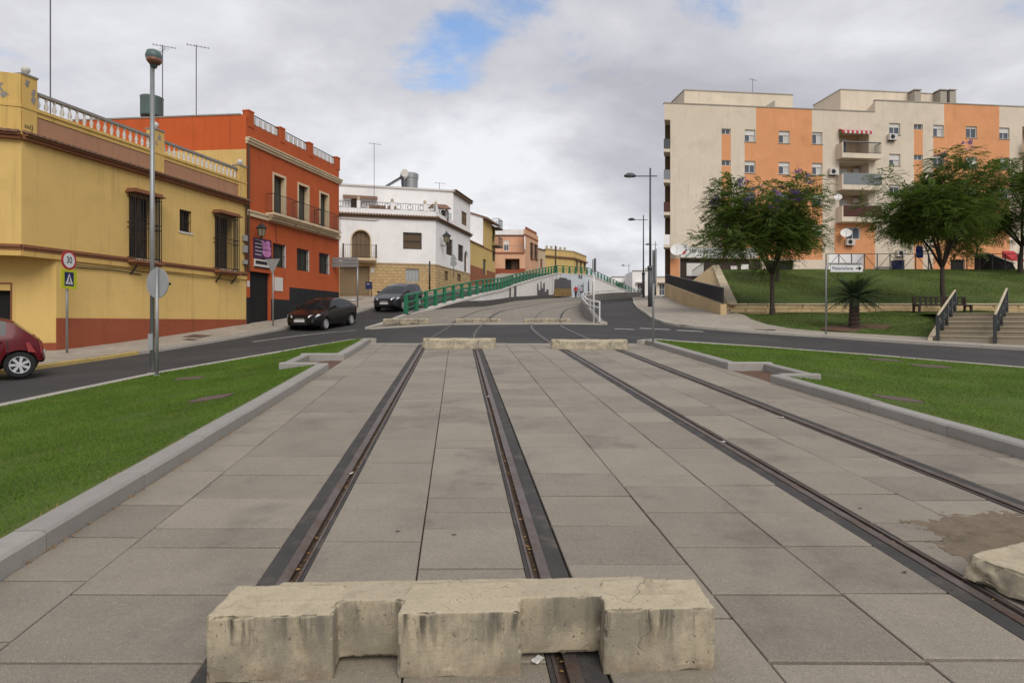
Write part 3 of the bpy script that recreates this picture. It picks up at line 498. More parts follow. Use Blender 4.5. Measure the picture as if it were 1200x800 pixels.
def rail_x(u, Y, k): return UY(u, Y) + k * np.maximum(0, Y - 16) ** 2 * 0.92
def rail_z(x, Y): t = float(sstep(16.3, 17.0, Y)); t2 = float(sstep(27.6, 28.3, Y)); return plane(Y) * (1 - t) + t * (g1(x, Y) + 0.012 + 0.042 * t2)
RY = list(np.arange(-1.9, 16.2, 0.9)) + list(np.arange(16.3, 30, 0.35)) + list(np.arange(30, 92, 1.0))
RAILS = [(-1.05, 1, .0053, 'leftmost grooved tram rail with rusty head and black outer strip'), (.37, -1, .0053, 'second tram rail from the left running under the middle of the foreground barrier'),
         (2.50, 1, .0062, 'third tram rail from the left, passing the broken barrier end at the right edge'), (3.87, -1, .0062, 'rightmost grooved tram rail nearest the right lawn')]
for u0, sg, kk, lab in RAILS:
    x0 = UY(u0 + .115, 2.0); rt = thing('tram_rail', (x0, 2.0, plane(2.0)), lab, 'tram rail', 'grooved tram rails in the paving')
    W = 0.23; prof = [('rubber_strip', 0, .10, -.004, M_rub), ('rail_head', .10, .158, .003, M_steel), ('flange_groove', .158, .193, -.028, M_groove), ('keeper_lip', .193, .208, .001, M_steel), ('rubber_seal', .208, .23, -.005, M_rub)]
    pts = []
    for Yq in RY:
        xc = float(rail_x(u0 + W / 2, Yq, kk)); x2 = float(rail_x(u0 + W / 2, Yq + .1, kk)); d = Vector((x2 - xc, .1)).normalized(); pts.append((xc, Yq, rail_z(xc, Yq), Vector((d.y, -d.x))))
    for nm, a, b, h, m in prof:
        if sg < 0: a, b = W - b, W - a
        mb = MB(); rows = []
        for xc, yq, zq, n in pts:
            q0, q1 = a - W / 2, b - W / 2; e = 0.0005
            rows.append([(xc + n.x * (q0 + e), yq + n.y * (q0 + e), zq - .06), (xc + n.x * (q0 + e), yq + n.y * (q0 + e), zq + h), (xc + n.x * (q1 - e), yq + n.y * (q1 - e), zq + h), (xc + n.x * (q1 - e), yq + n.y * (q1 - e), zq - .06)])
        mb.grid(rows); mb.build(nm, m, rt, recalc=False)
    # dead leaves caught in the groove
    lv = MB()
    for _ in range(150):
        yq = 2.1 + 9 * random.random() ** 2.2; ga, gb = (.160, .191) if sg > 0 else (W - .191, W - .160); u = u0 + random.uniform(ga, gb); xq = float(rail_x(u, yq, kk)); s_ = random.uniform(.005, .015); a_ = random.uniform(0, 6.3); z_ = plane(yq) - .026 + random.uniform(.003, .014)
        lv.add([(xq + s_ * math.cos(a_ + q) * (1 if i % 2 else .6), yq + s_ * math.sin(a_ + q) * (1 if i % 2 else .6), z_ + random.uniform(0, .006)) for i, q in enumerate((0, 1.6, 3.1, 4.7))], [(0, 1, 2, 3)])
    lv.build('leaf_litter', M_leafl, rt, recalc=False, kind='stuff')

# ------------------------------------------------------------------ lawns on either side with their kerbs
LD_u = [-9, -6.5, -4.8, -2.7, -2.3]; LD = [.33, .30, .20, -.105, -.11]
RD_u = [4.9, 5.4, 6.4, 10.4, 13.1, 16, 19]; RD = [-.11, -.105, .0, .20, .31, .42, .6]
def lawn(name, us, yo, du, dd, inner, pit, sgn, seed):
    rg = np.random.default_rng(seed); u = np.arange(min(us), max(us) + .01, .1); Yv = np.arange(-4, max(yo) + .2, .1); U, V = np.meshgrid(u, Yv)
    Xv = U * NRM - TILT * V; bump = np.vectorize(lambda a, b: mnoise.noise((a * .9, b * .9, seed)))(Xv[::1], V[::1]) * .018
    Zf = lambda a, b: plane(b) - np.interp(a, du, dd)
    Z = Zf(U, V) + bump - .012; cu, cv = cells(U, V)
    yl = np.interp(cu, us, yo); k = (cv < yl - .03) & ((cu < inner - .1) if sgn < 0 else (cu > inner + .1)); k &= ~((cu > pit[0] - .1) & (cu < pit[1] + .1) & (cv > pit[2] - .1) & (cv < pit[3] + .1))
    root = sheet(name, Xv, V, Z, M_grass, k, kind='structure'); ORG[root.name] = Vector()
    # mown blades: dense near the camera, thinner far off
    n = 420000; a = rg.uniform(min(us), max(us), n); b = 1.2 + (max(yo) - 1.2) * rg.uniform(0, 1, n) ** 1.55; ok = (b < np.interp(a, us, yo) - .08) & ((a < inner - .17) if sgn < 0 else (a > inner + .17)) & ~((a > pit[0] - .16) & (a < pit[1] + .16) & (b > pit[2] - .16) & (b < pit[3] + .16))
    x = a * NRM - TILT * b; ok &= (np.abs(x) / np.maximum(b, .5) < 1.05); a, b, x = a[ok], b[ok], x[ok]
    for (pa, pb, pw, ph) in PATCH: ok = ~((np.abs(x - pa) < pw * .5) & (np.abs(b - pb) < ph * .5)); a, b, x = a[ok], b[ok], x[ok]
    n = len(a); z = Zf(a, b) - .012; h = rg.uniform(.008, .022, n) * (1 + .05 * b); w = rg.uniform(.0016, .0032, n) * (1 + .10 * b); th = rg.uniform(0, 6.28, n); le = rg.normal(0, .012, (n, 2))
    A = np.stack([x - w * np.cos(th), b - w * np.sin(th), z], -1); B = np.stack([x + w * np.cos(th), b + w * np.sin(th), z], -1); C = np.stack([x + le[:, 0], b + le[:, 1], z + h], -1)
    fast_mesh('grass_blades', np.stack([A, B, C], 1).reshape(-1, 3), np.arange(3 * n).reshape(-1, 3), M_blade, root, 'stuff'); return root
def on_lawn(px, py, du, dd):
    Yq = 10.0
    for _ in range(40):
        x = (px - 600) / FOC * Yq; z = plane(Yq) - float(np.interp((x + TILT * Yq) / NRM, du, dd)); Yq += (((EYE - z) * FOC / (py - HZ)) - Yq) * .5
    return ((px - 600) / FOC * Yq, Yq, plane(Yq) - float(np.interp(((px - 600) / FOC * Yq + TILT * Yq) / NRM, du, dd)))
PT = [on_lawn(248, 466, LD_u, LD), on_lawn(222, 443, LD_u, LD), on_lawn(1052, 467, RD_u, RD), on_lawn(1036, 421.5, RD_u, RD), on_lawn(1090, 429, RD_u, RD)]
PATCH = [(PT[0][0], PT[0][1], .55, .4), (PT[1][0], PT[1][1], .55, .35), (PT[2][0], PT[2][1], .6, .42), (PT[3][0], PT[3][1], .75, .5), (PT[4][0], PT[4][1], .8, .5)]
lawn('lawn_left', LU, LY, LD_u, LD, -2.52, PITL, -1, 3); lawn('lawn_right', RU, RYo, RD_u, RD, 5.2, PITR, 1, 4)
PLAB = ['square brown access cover in the left lawn, nearer the tram paving', 'pale brown square access cover in the left lawn, beyond the darker one', 'dark red-brown square cover in the middle of the right lawn', 'brown cover at the far edge of the right lawn, left of its pair', 'brown cover at the far edge of the right lawn, right of its pair']
for (x, y, z), pw, lab in zip(PT, PATCH, PLAB):
    mb = MB(); n = 14; e = lambda i: (abs(math.cos(i)) ** 4 + abs(math.sin(i)) ** 4) ** -.25; sl = SL; du = -.06 if x < 0 else .05
    ring = [(x + pw[2] / 2 * e(i * 6.283 / n) * math.cos(i * 6.283 / n) * random.uniform(.9, 1.05), y + pw[3] / 2 * e(i * 6.283 / n) * math.sin(i * 6.283 / n) * random.uniform(.9, 1.05)) for i in range(n)]
    Q = [(a, b, plane(b) - float(np.interp((a + TILT * b) / NRM, LD_u if x < 0 else RD_u, LD if x < 0 else RD)) + .004) for a, b in ring]
    mb.prism([(a, b, c - .05) for a, b, c in Q], (0, 0, .052)); tag(mb.build('access_cover', M_iron_c, loc=(x, y, z)), lab, 'access cover', 'covers sunk in the lawns')
zk = lambda x, y: plane(y)
kl = struct_empty('kerb_left'); kw = .2
ul = -2.42 - kw / 2
def upts(u, y0, y1, k=2): return [(UY(u, y0 + (y1 - y0) * i / (k - 1)), y0 + (y1 - y0) * i / (k - 1)) for i in range(k)]
ribbon_stones(kl, upts(ul, -2, PITL[2] - .1), zk, kw, .125, 1.15, M_kerb); ribbon_stones(kl, upts(ul, PITL[3] + .1, 16.75), zk, kw, .125, 1.15, M_kerb)
for yq in (PITL[2] - .0, PITL[3] + .0): ribbon_stones(kl, [(UY(-2.42 - (kw if yq == PITL[2] else 0), yq), yq - (.0 if yq == PITL[2] else 0)), (UY(PITL[0] - .1, yq), yq)], zk, .2, .122, .95, M_kerb)
ribbon_stones(kl, upts(PITL[0], PITL[2] + .1, PITL[3] - .1), zk, .16, .118, 1.4, M_kerb)
kr = struct_empty('kerb_right'); ur = 5.1 + kw / 2
ribbon_stones(kr, upts(ur, -2, PITR[2] - .1), zk, kw, .125, 1.15, M_kerb); ribbon_stones(kr, upts(ur, PITR[3] + .1, 16.35), zk, kw, .125, 1.15, M_kerb)
for yq in PITR[2:]: ribbon_stones(kr, [(UY(5.1 + (kw if yq == PITR[2] else 0), yq), yq), (UY(PITR[1] + .1, yq), yq)], zk, .2, .122, .95, M_kerb)
ribbon_stones(kr, upts(PITR[1], PITR[2] + .1, PITR[3] - .1), zk, .16, .118, 1.4, M_kerb)
for par, us, yo, du, dd in ((kl, LU, LY, LD_u, LD), (kr, RU, RYo, RD_u, RD)):
    m = np.argsort(us); q = [(u * NRM - TILT * y, y) for u, y in zip(np.array(us)[m], np.array(yo)[m])]
    fine = []; 
    for t in np.linspace(0, len(q) - 1, 60): i = min(int(t), len(q) - 2); fine.append((q[i][0] + (q[i + 1][0] - q[i][0]) * (t - i), q[i][1] + (q[i + 1][1] - q[i][1]) * (t - i)))
    zf = lambda x, y, du=du, dd=dd: plane(y) - float(np.interp((x + TILT * y) / NRM, du, dd)) + .004
    ribbon_stones(par, fine, zf, .15, .012, .9, M_kerbp, chamf=.015, sink=.4)
for pit, lab in ((PITL, 'empty square tree pit of reddish earth notched into the left lawn kerb'), (PITR, 'empty square tree pit of reddish earth notched into the right lawn kerb')):
    g = np.arange(0, 1.01, .1); U, V = np.meshgrid(pit[0] + (pit[1] - pit[0]) * g, pit[2] + (pit[3] - pit[2]) * g); Z = plane(V) - .03 + np.vectorize(lambda a, b: mnoise.noise((a * 3, b * 3, 1)))(U, V) * .02
    o = sheet('tree_pit', U * NRM - TILT * V, V, Z, M_soil, kind=None); tag(o, lab, 'tree pit', 'tree pits')

# ------------------------------------------------------------------ concrete barriers: lobed on one side, sloping on the other
def barrier_mesh(vox, seed, L=2.04, D=.36, H=.275, rough=1.0, broken=False, slab=False):
    mb = MB(); hl = L / 2
    # plan of the lobed side, seen from above: x along the barrier, y depth (0 = lobed face)
    e = [(-hl, -hl + .50), (-.27, .23), (hl - .46, hl)]
    if slab: mb.hexa([(-hl, 0, 0), (hl, 0, 0), (hl, D, 0), (-hl, D, 0), (-hl + .02, .015, H), (hl - .02, .015, H), (hl - .02, D - .02, H), (-hl + .02, D - .02, H)])
    else:
     for a, b in e: mb.hexa([(a, 0, 0), (b, 0, 0), (b, .24, 0), (a, .24, 0), (a + .005, .006, H * .97), (b - .005, .006, H * .97), (b - .005, .24, H), (a + .03, .24, H)])
     mb.hexa([(-hl + .08, .10, .03), (hl - .08, .10, .03), (hl - .04, D + .06, 0), (-hl + .04, D + .06, 0), (-hl + .14, .10, H * .995), (hl - .14, .10, H * .995), (hl - .22, D - .04, H * .9), (-hl + .2, D - .04, H * .9)])
    bmt = bmesh.new(); me = bpy.data.meshes.new('b'); me.from_pydata(mb.v, [], mb.f); bmt.from_mesh(me); bmesh.ops.recalc_face_normals(bmt, faces=bmt.faces); bmt.to_mesh(me); bmt.free()
    ob = bpy.data.objects.new('b', me); COL.objects.link(ob); md = ob.modifiers.new('r', 'REMESH'); md.mode = 'VOXEL'; md.voxel_size = vox
    dg = bpy.context.evaluated_depsgraph_get(); m2 = bpy.data.meshes.new_from_object(ob.evaluated_get(dg)); bpy.data.objects.remove(ob)
    bm = bmesh.new(); bm.from_mesh(m2); bmesh.ops.smooth_vert(bm, verts=bm.verts, factor=.12, use_axis_x=True, use_axis_y=True, use_axis_z=True); bm.normal_update(); nn = [v.normal.copy() for v in bm.verts]
    for v, n in zip(bm.verts, nn):
        c = v.co; o = Vector((seed * 3.1, seed, 0)); ed = min(1, max(0, (.94 - max(abs(n.x), abs(n.y), abs(n.z))) / .2))
        d = mnoise.noise((c + o) * 4) * .003 + mnoise.noise((c + o) * 30) * .0009 + mnoise.noise((c + o) * 70) * .0008
        ch = max(0, mnoise.noise((c + o) * 10) + .6 * mnoise.noise((c + o) * 31) - .10)
        d -= ed * ch * .055 * rough
        if broken: q = (Vector((c.x + hl, c.y - D * .75)).length); d -= max(0, .11 - q) * max(0, mnoise.noise((c + o) * 22) + .5) * .28
        v.co += n * d
        if c.z < .03: v.co.z += max(0, mnoise.noise((c.x * 6, c.y * 6, seed))) * .03 * rough
    bm.to_mesh(m2); bm.free(); m2.materials.append(M_conc); m2.polygons.foreach_set('use_smooth', [True] * len(m2.polygons)); return m2
BM_HI = barrier_mesh(.0085, 1); BM_BR = barrier_mesh(.010, 5, 1.9, .44, .135, broken=True, slab=True); BM_LO = barrier_mesh(.028, 2, rough=.8); BM_LO2 = barrier_mesh(.028, 9, rough=.8)
def barrier(me, x, y, rz, lab, z=None, sx=1.0):
    o = bpy.data.objects.new('concrete_barrier', me); COL.objects.link(o); o.location = (x, y, (plane(y) if z is None else z) - .006); o.rotation_euler = (R(3.43) * math.cos(rz), R(3.43) * math.sin(rz) * -1 if abs(math.cos(rz)) < .5 else 0, rz); o.scale = (sx, 1, 1); return tag(o, lab, 'barrier', 'concrete barriers across the tram tracks')
barrier(BM_HI, -.19, 2.395, R(2.2), 'stained concrete barrier with three blocks across the tracks in the foreground')
o = barrier(BM_BR, 3.44, 3.13, R(22), 'concrete barrier with a broken end cut off by the right edge of the picture')
def far_b(me, px, py, Yq, rz, lab, sx=1.0):
    x = (px - 600) / FOC * Yq; z = EYE + (HZ - py) / FOC * Yq; barrier(me, x, Yq, rz, lab, z, sx)
far_b(BM_LO, 539, 407.5, 15.5, R(181), 'smooth-backed concrete barrier across the left pair of rails at the end of the paving', .92)
far_b(BM_LO2, 690, 409, 15.35, R(178.5), 'smooth-backed concrete barrier across the right pair of rails at the end of the paving', .96)
far_b(BM_LO, 475.5, 380, 28.6, 0, 'lobed concrete barrier beyond the crossing, leftmost of three, beside the green railing', 1.08)
far_b(BM_LO2, 560.5, 380, 28.5, 0, 'lobed concrete barrier beyond the crossing, middle of three', 1.08)
far_b(BM_LO, 641.5, 380, 28.5, 0, 'lobed concrete barrier beyond the crossing, rightmost of three', 1.08)
# dirt drifted against the broken barrier
xs_ = np.linspace(2.2, 4.1, 190); ys_ = np.linspace(3.0, 4.35, 140); U, V = np.meshgrid(xs_, ys_); dd_ = ((U - 3.28) / .74) ** 2 + ((V - 3.66) / .46) ** 2 + np.vectorize(lambda a, b: mnoise.noise((a * 4, b * 4, 3)) * .5 + mnoise.noise((a * 23, b * 23, 5)) * .38 + mnoise.noise((a * 60, b * 60, 5)) * .25)(U, V)
Z = plane(V) - .001 + np.clip(1.05 - dd_, 0, 1) * .014 + np.vectorize(lambda a, b: mnoise.noise((a * 14, b * 14, 3)))(U, V) * .004; cu, cv = cells(U, V); cd = (dd_[:-1, :-1] + dd_[1:, 1:]) / 2
o = sheet('dirt_drift', U, V, Z, M_sand, cd < 1.02, kind=None); o['kind'] = 'stuff'; o['label'] = 'brown sandy dirt drifted over the slabs beside the broken barrier'; o['category'] = 'dirt'
# litter and scraps on the paving
def scrap(px, py, sz, m, lab, rot=0.6, asp=.7):
    Yq = EYE * FOC / (py - 336); x = (px - 600) / FOC * Yq; mb = MB(); c, s_ = math.cos(rot), math.sin(rot); k = 4; rows = []
    for i in range(k):
        rw = []
        for j in range(k): a, b = (i / (k - 1) - .5) * sz, (j / (k - 1) - .5) * sz * asp; X_, Y_ = x + a * c - b * s_, Yq + a * s_ + b * c; rw.append((X_, Y_, plane(Y_) + .005 + random.uniform(0, sz * .12)))
        rows.append(rw)
    mb.grid(rows); o = mb.build('litter_scrap', m, recalc=False, loc=(x, Yq, plane(Yq))); tag(o, lab, 'litter', 'scraps of litter on the paving')
scrap(630, 774, .05, M_paper, 'white printed scrap of paper at the foot of the middle barrier block', .9)
scrap(661, 765, .022, M_paper, 'tiny white scrap in the second rail groove behind the barrier')
scrap(412, 555, .045, M_paper, 'white scrap lying on the leftmost rail', 1.1, .5)
scrap(572, 465, .05, M_paper, 'white scrap lying on the second rail', 1.3, .5)
scrap(847, 518, .05, M_paper, 'white scrap lying on the third rail', .2, .5)
scrap(916, 489.5, .06, M_paper, 'white scrap lying on the rightmost rail', .2, .5)
for i, (a, b) in enumerate(((507, 480), (466, 623), (532, 627), (1008, 596), (273, 783), (1060, 671))): scrap(a, b, .028, M_bark, ['dark speck of bark on the slab left of the second rail far up', 'dark leaf scrap on the slab between the left rails', 'dark leaf scrap right of the middle joint between the left rails', 'dark twig on the slab between the right rails', 'dark leaf on the slab in the bottom left corner', 'dark leaf on the large slab at lower right'][i], .4, .45)

# dry weeds and crumbs of earth along the foot of the kerbs
wd = MB(); rnd = random.Random(3)
for (u, y0, y1, k) in ((-2.415, 2.2, 11, 90), (5.095, 5, 9.6, 50), (-2.63, 2.4, 7, 60)):
    for _ in range(k):
        y = y0 + (y1 - y0) * rnd.random() ** 1.4; x = UY(u + rnd.uniform(-.008, .02), y); z = plane(y) + (.10 if u < -2.6 else 0)
        for q in range(rnd.randint(3, 8)): a = rnd.uniform(0, 6.28); l = rnd.uniform(.01, .05); wd.add([(x - .002, y, z), (x + .002, y + .001, z), (x + math.cos(a) * l * .8, y + math.sin(a) * l * .8, z + l * rnd.uniform(.3, 1))], [(0, 1, 2)])
o = wd.build('dry_weeds', M_leafl, recalc=False); o['kind'] = 'stuff'; o['label'] = 'dry weeds along the foot of the lawn kerbs'; o['category'] = 'weeds'

# ------------------------------------------------------------------ pavement and kerb along the houses on the left
PW_Y = [8, 14, 19.5, 28, 34, 38, 42, 46, 52, 60, 75, 95, 120]; PW = [4.2, 3.0, 2.35, 2.3, 2.3, 2.2, 2.2, 2.0, 3.2, 3.0, 2.6, 2.6, 2.6]
def kx(y): return hx(y) + float(np.interp(y, PW_Y, PW))
py_ = np.arange(6, 118, .8); Tn = np.linspace(0, 1, 5)
Xa = np.array([[hx(y) - 1.2 + (kx(y) + 1.2 - .14 - hx(y)) * t for t in Tn] for y in py_]); Ya = np.repeat(py_[:, None], 5, 1); kz_ = lambda x, y: float(ZS(np.array([x]), np.array([y]))[0])
Za = np.array([[(kz_(kx(y), y) + .115) * 1.0 + .055 * (1 - t) * 2.0 * (1 if y < 40 else .4) for t in Tn] for y in py_])
sheet('pavement_left', Xa, Ya, Za, M_pave)
kh = struct_empty('kerb_street')
ribbon_stones(kh, [(kx(y), y) for y in np.arange(6, 60, 1.5)], kz_, .15, .12, 1.0, M_kerbp, kind_fn=lambda i, a: M_kyel if a.y < 19.8 else M_kerbp)

# ------------------------------------------------------------------ yellow house on the left
y0 = 18.44; FY = Fr((hx(y0), y0), (hx(40), 40)); S = FY.s_px; sE = S(288.3); s66 = S(66)
b0 = Vector((hx(y0), y0)); dch = Vector((.943, .333)).normalized(); FC = Fr(b0 - dch * 5, b0); b1 = Vector(FY.p(s66, 0, 0)[:2]); FCL = Fr(b1 - dch * 5, b1)
yh = thing('yellow_house', (b0.x, b0.y, .4), 'yellow two-storey house with balustraded roof and caged windows at the left', 'house')
W1 = FY.rect(152, 178, 231, 303); W2 = FY.rect(210.5, 224.5, 246.5, 272); W3 = FY.rect(252, 271, 254, 315)
ZB, ZC = 3.82, 7.30
mb = wall_mb(FY, 0, sE, ZB, ZC, [(*W1, .3), (*W2, .25), (*W3, .3)]); shell_mb(mb, FY, 0, sE, ZB, ZC, 9)
wall_mb(FC, 0, 5, ZB, ZC, [], mb=mb); mb.build('wall', M_yel, yh)
mb = wall_mb(FY, s66, sE, -1, ZB, []); D0 = FCL.rect(-30, 12.5, 340, 470); wall_mb(FCL, 0, 5, -1, ZB, [(D0[0], D0[1], -1, D0[3], .3)], mb=mb); mb.build('lower_wall', M_yel, yh)
# soffit where the upper corner oversails the lower one
a, b, c, d = FC.p(0, 0, 0), FC.p(5, 0, 0), FCL.p(5, -.3, 0), FCL.p(0, -.3, 0); MB().add([(*q[:2], ZB - .02) for q in (a, b, c, d)] + [(*q[:2], ZB) for q in (a, b, c, d)], [(0, 1, 2, 3), (4, 5, 6, 7), (0, 1, 5, 4)]).build('soffit', M_yeld, yh)
MB().fbox(FCL, D0[0], D0[1], -.26, -.2, -1, D0[3]).build('door', M_dark, yh)
MB().fbox(FCL, D0[1], D0[1] + .04, -.02, .03, -1, D0[3] + .25).fbox(FCL, D0[0], D0[1], -.02, .03, D0[3] + .21, D0[3] + .25).build('door_surround', M_band, yh)
zp = FY.z_px(s66, 372.6); MB().fbox(FY, s66 - .005, sE, -.02, .035, -1, zp).build('plinth', M_red, yh); MB().fbox(FCL, 0, 5.02, -.02, .03, -1, FCL.z_px(5, 401.5)).build('plinth', M_red, yh)
for F_, l0, l1 in ((FY, -.02, sE), (FC, 0, 5.02)):
    m = MB().fbox(F_, l0, l1, -.02, .13, ZB + .06, ZB + .15).fbox(F_, l0, l1, -.02, .09, ZB - .02, ZB + .06); m.build('string_course', M_band, yh)
    MB().fbox(F_, l0, l1, -.02, .065, ZB - .2, ZB - .02).build('frieze', M_yeld, yh)
    MB().fbox(F_, l0, l1, -.05, .16, ZC - .10, ZC).fbox(F_, l0, l1, -.05, .24, ZC, ZC + .06).build('cornice', M_band, yh)
    t = MB(); q = l0
    while q < l1 - .1:
        A = [(q + .1 + .095 * math.cos(i * math.pi / 6), ZC + .06 + .075 * math.sin(i * math.pi / 6)) for i in range(7)]
        t.prism([F_.p(u, .30, z) for u, z in A], [F_.p(0, -.02, .1)[i] - F_.p(0, .30, 0)[i] for i in range(3)]); q += .2
    t.build('tile_row', M_tile, yh, kind='stuff')
    MB().fbox(F_, l0, l1, -.25, .02, ZC + .06, 7.52).fbox(F_, l0, l1, -.25, 0.02, 8.06, 8.20).build('parapet_course', M_yeld, yh); MB().fbox(F_, l0, l1, -.25, -.005, 7.52, 8.06).build('parapet_panel', M_rose, yh)
    MB().fbox(F_, l0, l1, -.22, .06, 8.20, 8.30).build('coping', M_yeld, yh)
pier = [(0, S(42.5)), (S(179), S(191.5)), (S(279.5), sE)]
for (p0, p1), zt in zip(pier, (9.22, 9.12, 8.98)):
    m = MB().fbox(FY, p0, p1, -.3, .04, ZC + .07, zt)
    if p0 == 0: m.fbox(FC, 3.0, 5.0, -.3, .04, ZC + .07, 9.22)
    pr = m.build('pier', M_yeld, yh); MB().fbox(FY, p0 - .02, p1 + .02, -.33, .07, zt, zt + .06).build('pier_cap', M_grey, pr)
    sc_ = (p0 + p1) / 2; c = FY.p(sc_, -.13, zt + .06); MB().lathe(c, [(.03, 0), (.06, .03), (.05, .06), (.1, .1), (.125, .17), (.11, .24), (.05, .29), (.01, .3)], 12).build('ball_finial', M_balu, pr, True)
bp = [(.05, 0), (.05, .04), (.03, .06), (.06, .15), (.065, .22), (.03, .34), (.035, .4), (.05, .43), (.05, .47)]
bal = None
for (p0, p1) in ((pier[0][1], pier[1][0]), (pier[1][1], pier[2][0])):
    k = int((p1 - p0) / .26)
    for i in range(k):
        c = Vector(FY.p(p0 + (p1 - p0) * (i + .5) / k, -.1, 8.30))
        if bal is None: bal = MB().lathe((0, 0, 0), bp, 8).build('baluster', M_balu, None, True); bal.parent = yh; bal.location = c - ORG[yh.name]
        else: q = bal.copy(); COL.objects.link(q); q.parent = yh; q.location = c - ORG[yh.name]
    MB().fbox(FY, p0, p1, -.19, -.02, 8.77, 8.86).build('handrail', M_grey, yh)
def cage_window(F, r, out=.36):
    s0, s1, z0, z1 = r; w = window(yh, F, r, -.28, M_wood, M_glass, (1, 2), .07)
    g = MB(); c0, c1 = s0 - .1, s1 + .1; k = 10
    for i in range(k + 1): q = c0 + (c1 - c0) * i / k; g.fbox(F, q - .01, q + .01, out - .02, out, z0 - .1, z1 + .05)
    for sd in (c0, c1):
        for i in range(1, 4): g.fbox(F, sd - .01, sd + .01, out * i / 4 - .01, out * i / 4 + .01, z0 - .1, z1 + .05)
    for q in (.0, .48, .56, .97):
        zq = z0 + (z1 - z0) * q; g.fbox(F, c0, c1, out - .03, out - .02, zq - .015, zq + .015)
        for sd in (c0, c1): g.fbox(F, sd - .012, sd + .012, 0, out - .03, zq - .015, zq + .015)
    g.build('grille', M_iron, w)
    MB().fbox(F, c0 - .1, c1 + .1, 0, out + .1, z1 + .05, z1 + .11).fbox(F, c0 - .04, c1 + .04, 0, out + .03, z1 + .11, z1 + .2).build('hood', M_band, w)
    MB().fbox(F, c0 - .08, c1 + .08, 0, out + .08, z0 - .2, z0 - .1).fbox(F, c0, c1, 0, out, z0 - .28, z0 - .2).build('sill', M_band, w)
    for sd in (c0 + .12, c1 - .12):
        b = MB(); pts = [F.p(sd, .02, z0 - .62), F.p(sd, .06, z0 - .6), F.p(sd, .12, z0 - .5), F.p(sd, .22, z0 - .42), F.p(sd, .30, z0 - .3)]; b.tube(pts, .035, 6); b.build('bracket', M_iron, w)
    for i in range(3): q = c0 + (c1 - c0) * (.2 + .3 * i); MB().fbox(F, q - .09, q + .09, out - .16, out - .02, z0 - .1, z0 - .05).build('sill_tile', M_balu, w)
cage_window(FY, W1); cage_window(FY, W3)
window(yh, FY, W2, -.2, M_wood, M_dark, (1, 0), .05, grille=(-.04, .12), sill=(.03, M_balu))
for zq, hq in ((5.45, .28), (4.9, .34), (4.35, .2)): MB().fbox(FY, sE - .28, sE - .06, 0, .14, zq, zq + hq).build('meter_box', M_alu, yh)
m = MB(); pts = [FY.p(S(83) + i * .4, .05, ZB - .30 - .02 * math.sin(i)) for i in range(int((sE - S(83)) / .4))]; m.tube(pts, .012, 5); m.tube([(p[0], p[1], p[2] - .09 + .03 * math.sin(i * .7)) for i, p in enumerate(pts[:8])], .018, 5); m.build('cable', M_plas, yh)
MB().tube([FY.p(sE - .1, .1, ZC - .05), FY.p(sE - .1, .06, ZB + .2)], .045, 8).build('downpipe', M_wood, yh)
text_part('sa(J', .2, M_blk, yh, FY.p(S(32.5), .045, FY.z_px(S(33), 149)), (*FY.d, 0), (0, 0, 1), 'graffiti', .001)
# flaked patches on the corner pier
for F_, q, z, w_, h_ in ((FC, 3.6, 8.75, .25, .5), (FC, 3.3, 8.5, .4, .25), (FC, 4.45, 8.8, .22, .4), (FC, 4.6, 8.55, .2, .25), (FY, pier[0][1] * .72, 8.6, .16, .5), (FY, pier[0][1] * .3, 9.0, .16, .26), (FC, 4.0, 9.05, .4, .2), (FC, 3.3, 9.0, .3, .25), (FY, (pier[1][0] + pier[1][1]) / 2, 8.85, .2, .36), (FY, pier[1][0] + .14, 8.6, .12, .2)):
    ring = [F_.p(q + w_ / 2 * math.cos(i) * r_, .044, z + h_ / 2 * math.sin(i) * r_) for i, r_ in zip(np.linspace(0, 6.0, 17), [random.uniform(.3, 1.25) for _ in range(17)])]
    MB().prism(ring, [F_.n.x * .003, F_.n.y * .003, 0]).build('flaked_patch', M_grey, yh)

# ------------------------------------------------------------------ orange house
FO = Fr((hx(28.72), 28.72), (hx(50), 50)); S = FO.s_px; oE = S(397.3)
oh = thing('orange_house', (*FO.o, 1.5), 'orange three-level house with three iron balconies and cream cornice', 'house')
drs = [FO.rect(321, 333.6, 0, 0), FO.rect(350, 361, 0, 0), FO.rect(375.4, 384.4, 0, 0)]; drs = [(a, b, 7.16, 9.2) for a, b, *_ in drs]
gw = [FO.rect(319.8, 335, 286, 313.5), FO.rect(348, 362.4, 292, 317.5), FO.rect(374, 386, 297, 321)]; gd = FO.rect(293, 317.6, 319, 400); gd = (gd[0], gd[1], -.5, gd[3])
zpl = FO.z_px(S(300), 349); zp2 = FO.z_px(S(339), 336.5)
mb = wall_mb(FO, 0, oE, -.5, 11.05, [(*d, .32) for d in drs] + [(*g, .28) for g in gw] + [(*gd, .3)], [(0, oE, -.5, zpl, 1), (S(339), oE, -.5, zp2, 1)]); mb.build('wall', [M_orange, M_black], oh)
g0 = Vector(FO.o); FG = Fr((g0.x - 9, g0.y + .9), (g0.x, g0.y)); mb = wall_mb(FG, 0, FG.L, 1, 11.55, [], [(0, FG.L, 1, 9.9, 1)]); mb.build('gable_wall', [M_orange2, M_yel2], oh)
mb = MB(); shell_mb(mb, FO, 0, oE, -.5, 11.0, 9); mb.build('rear_walls', M_orange, oh)
MB().fbox(FO, 0, oE, -.25, 0, 11.05, 11.25).build('parapet', M_orange, oh)
for i, q in enumerate((S(290.4), S(328), S(361.6), oE - .35)):
    pr = MB().fbox(FO, q + .02, q + .42, -.3, .03, 11.05, 11.78).build('pier', M_orange, oh); MB().fbox(FO, q, q + .44, -.32, .05, 11.78, 11.85).build('pier_cap', M_orange2, pr)
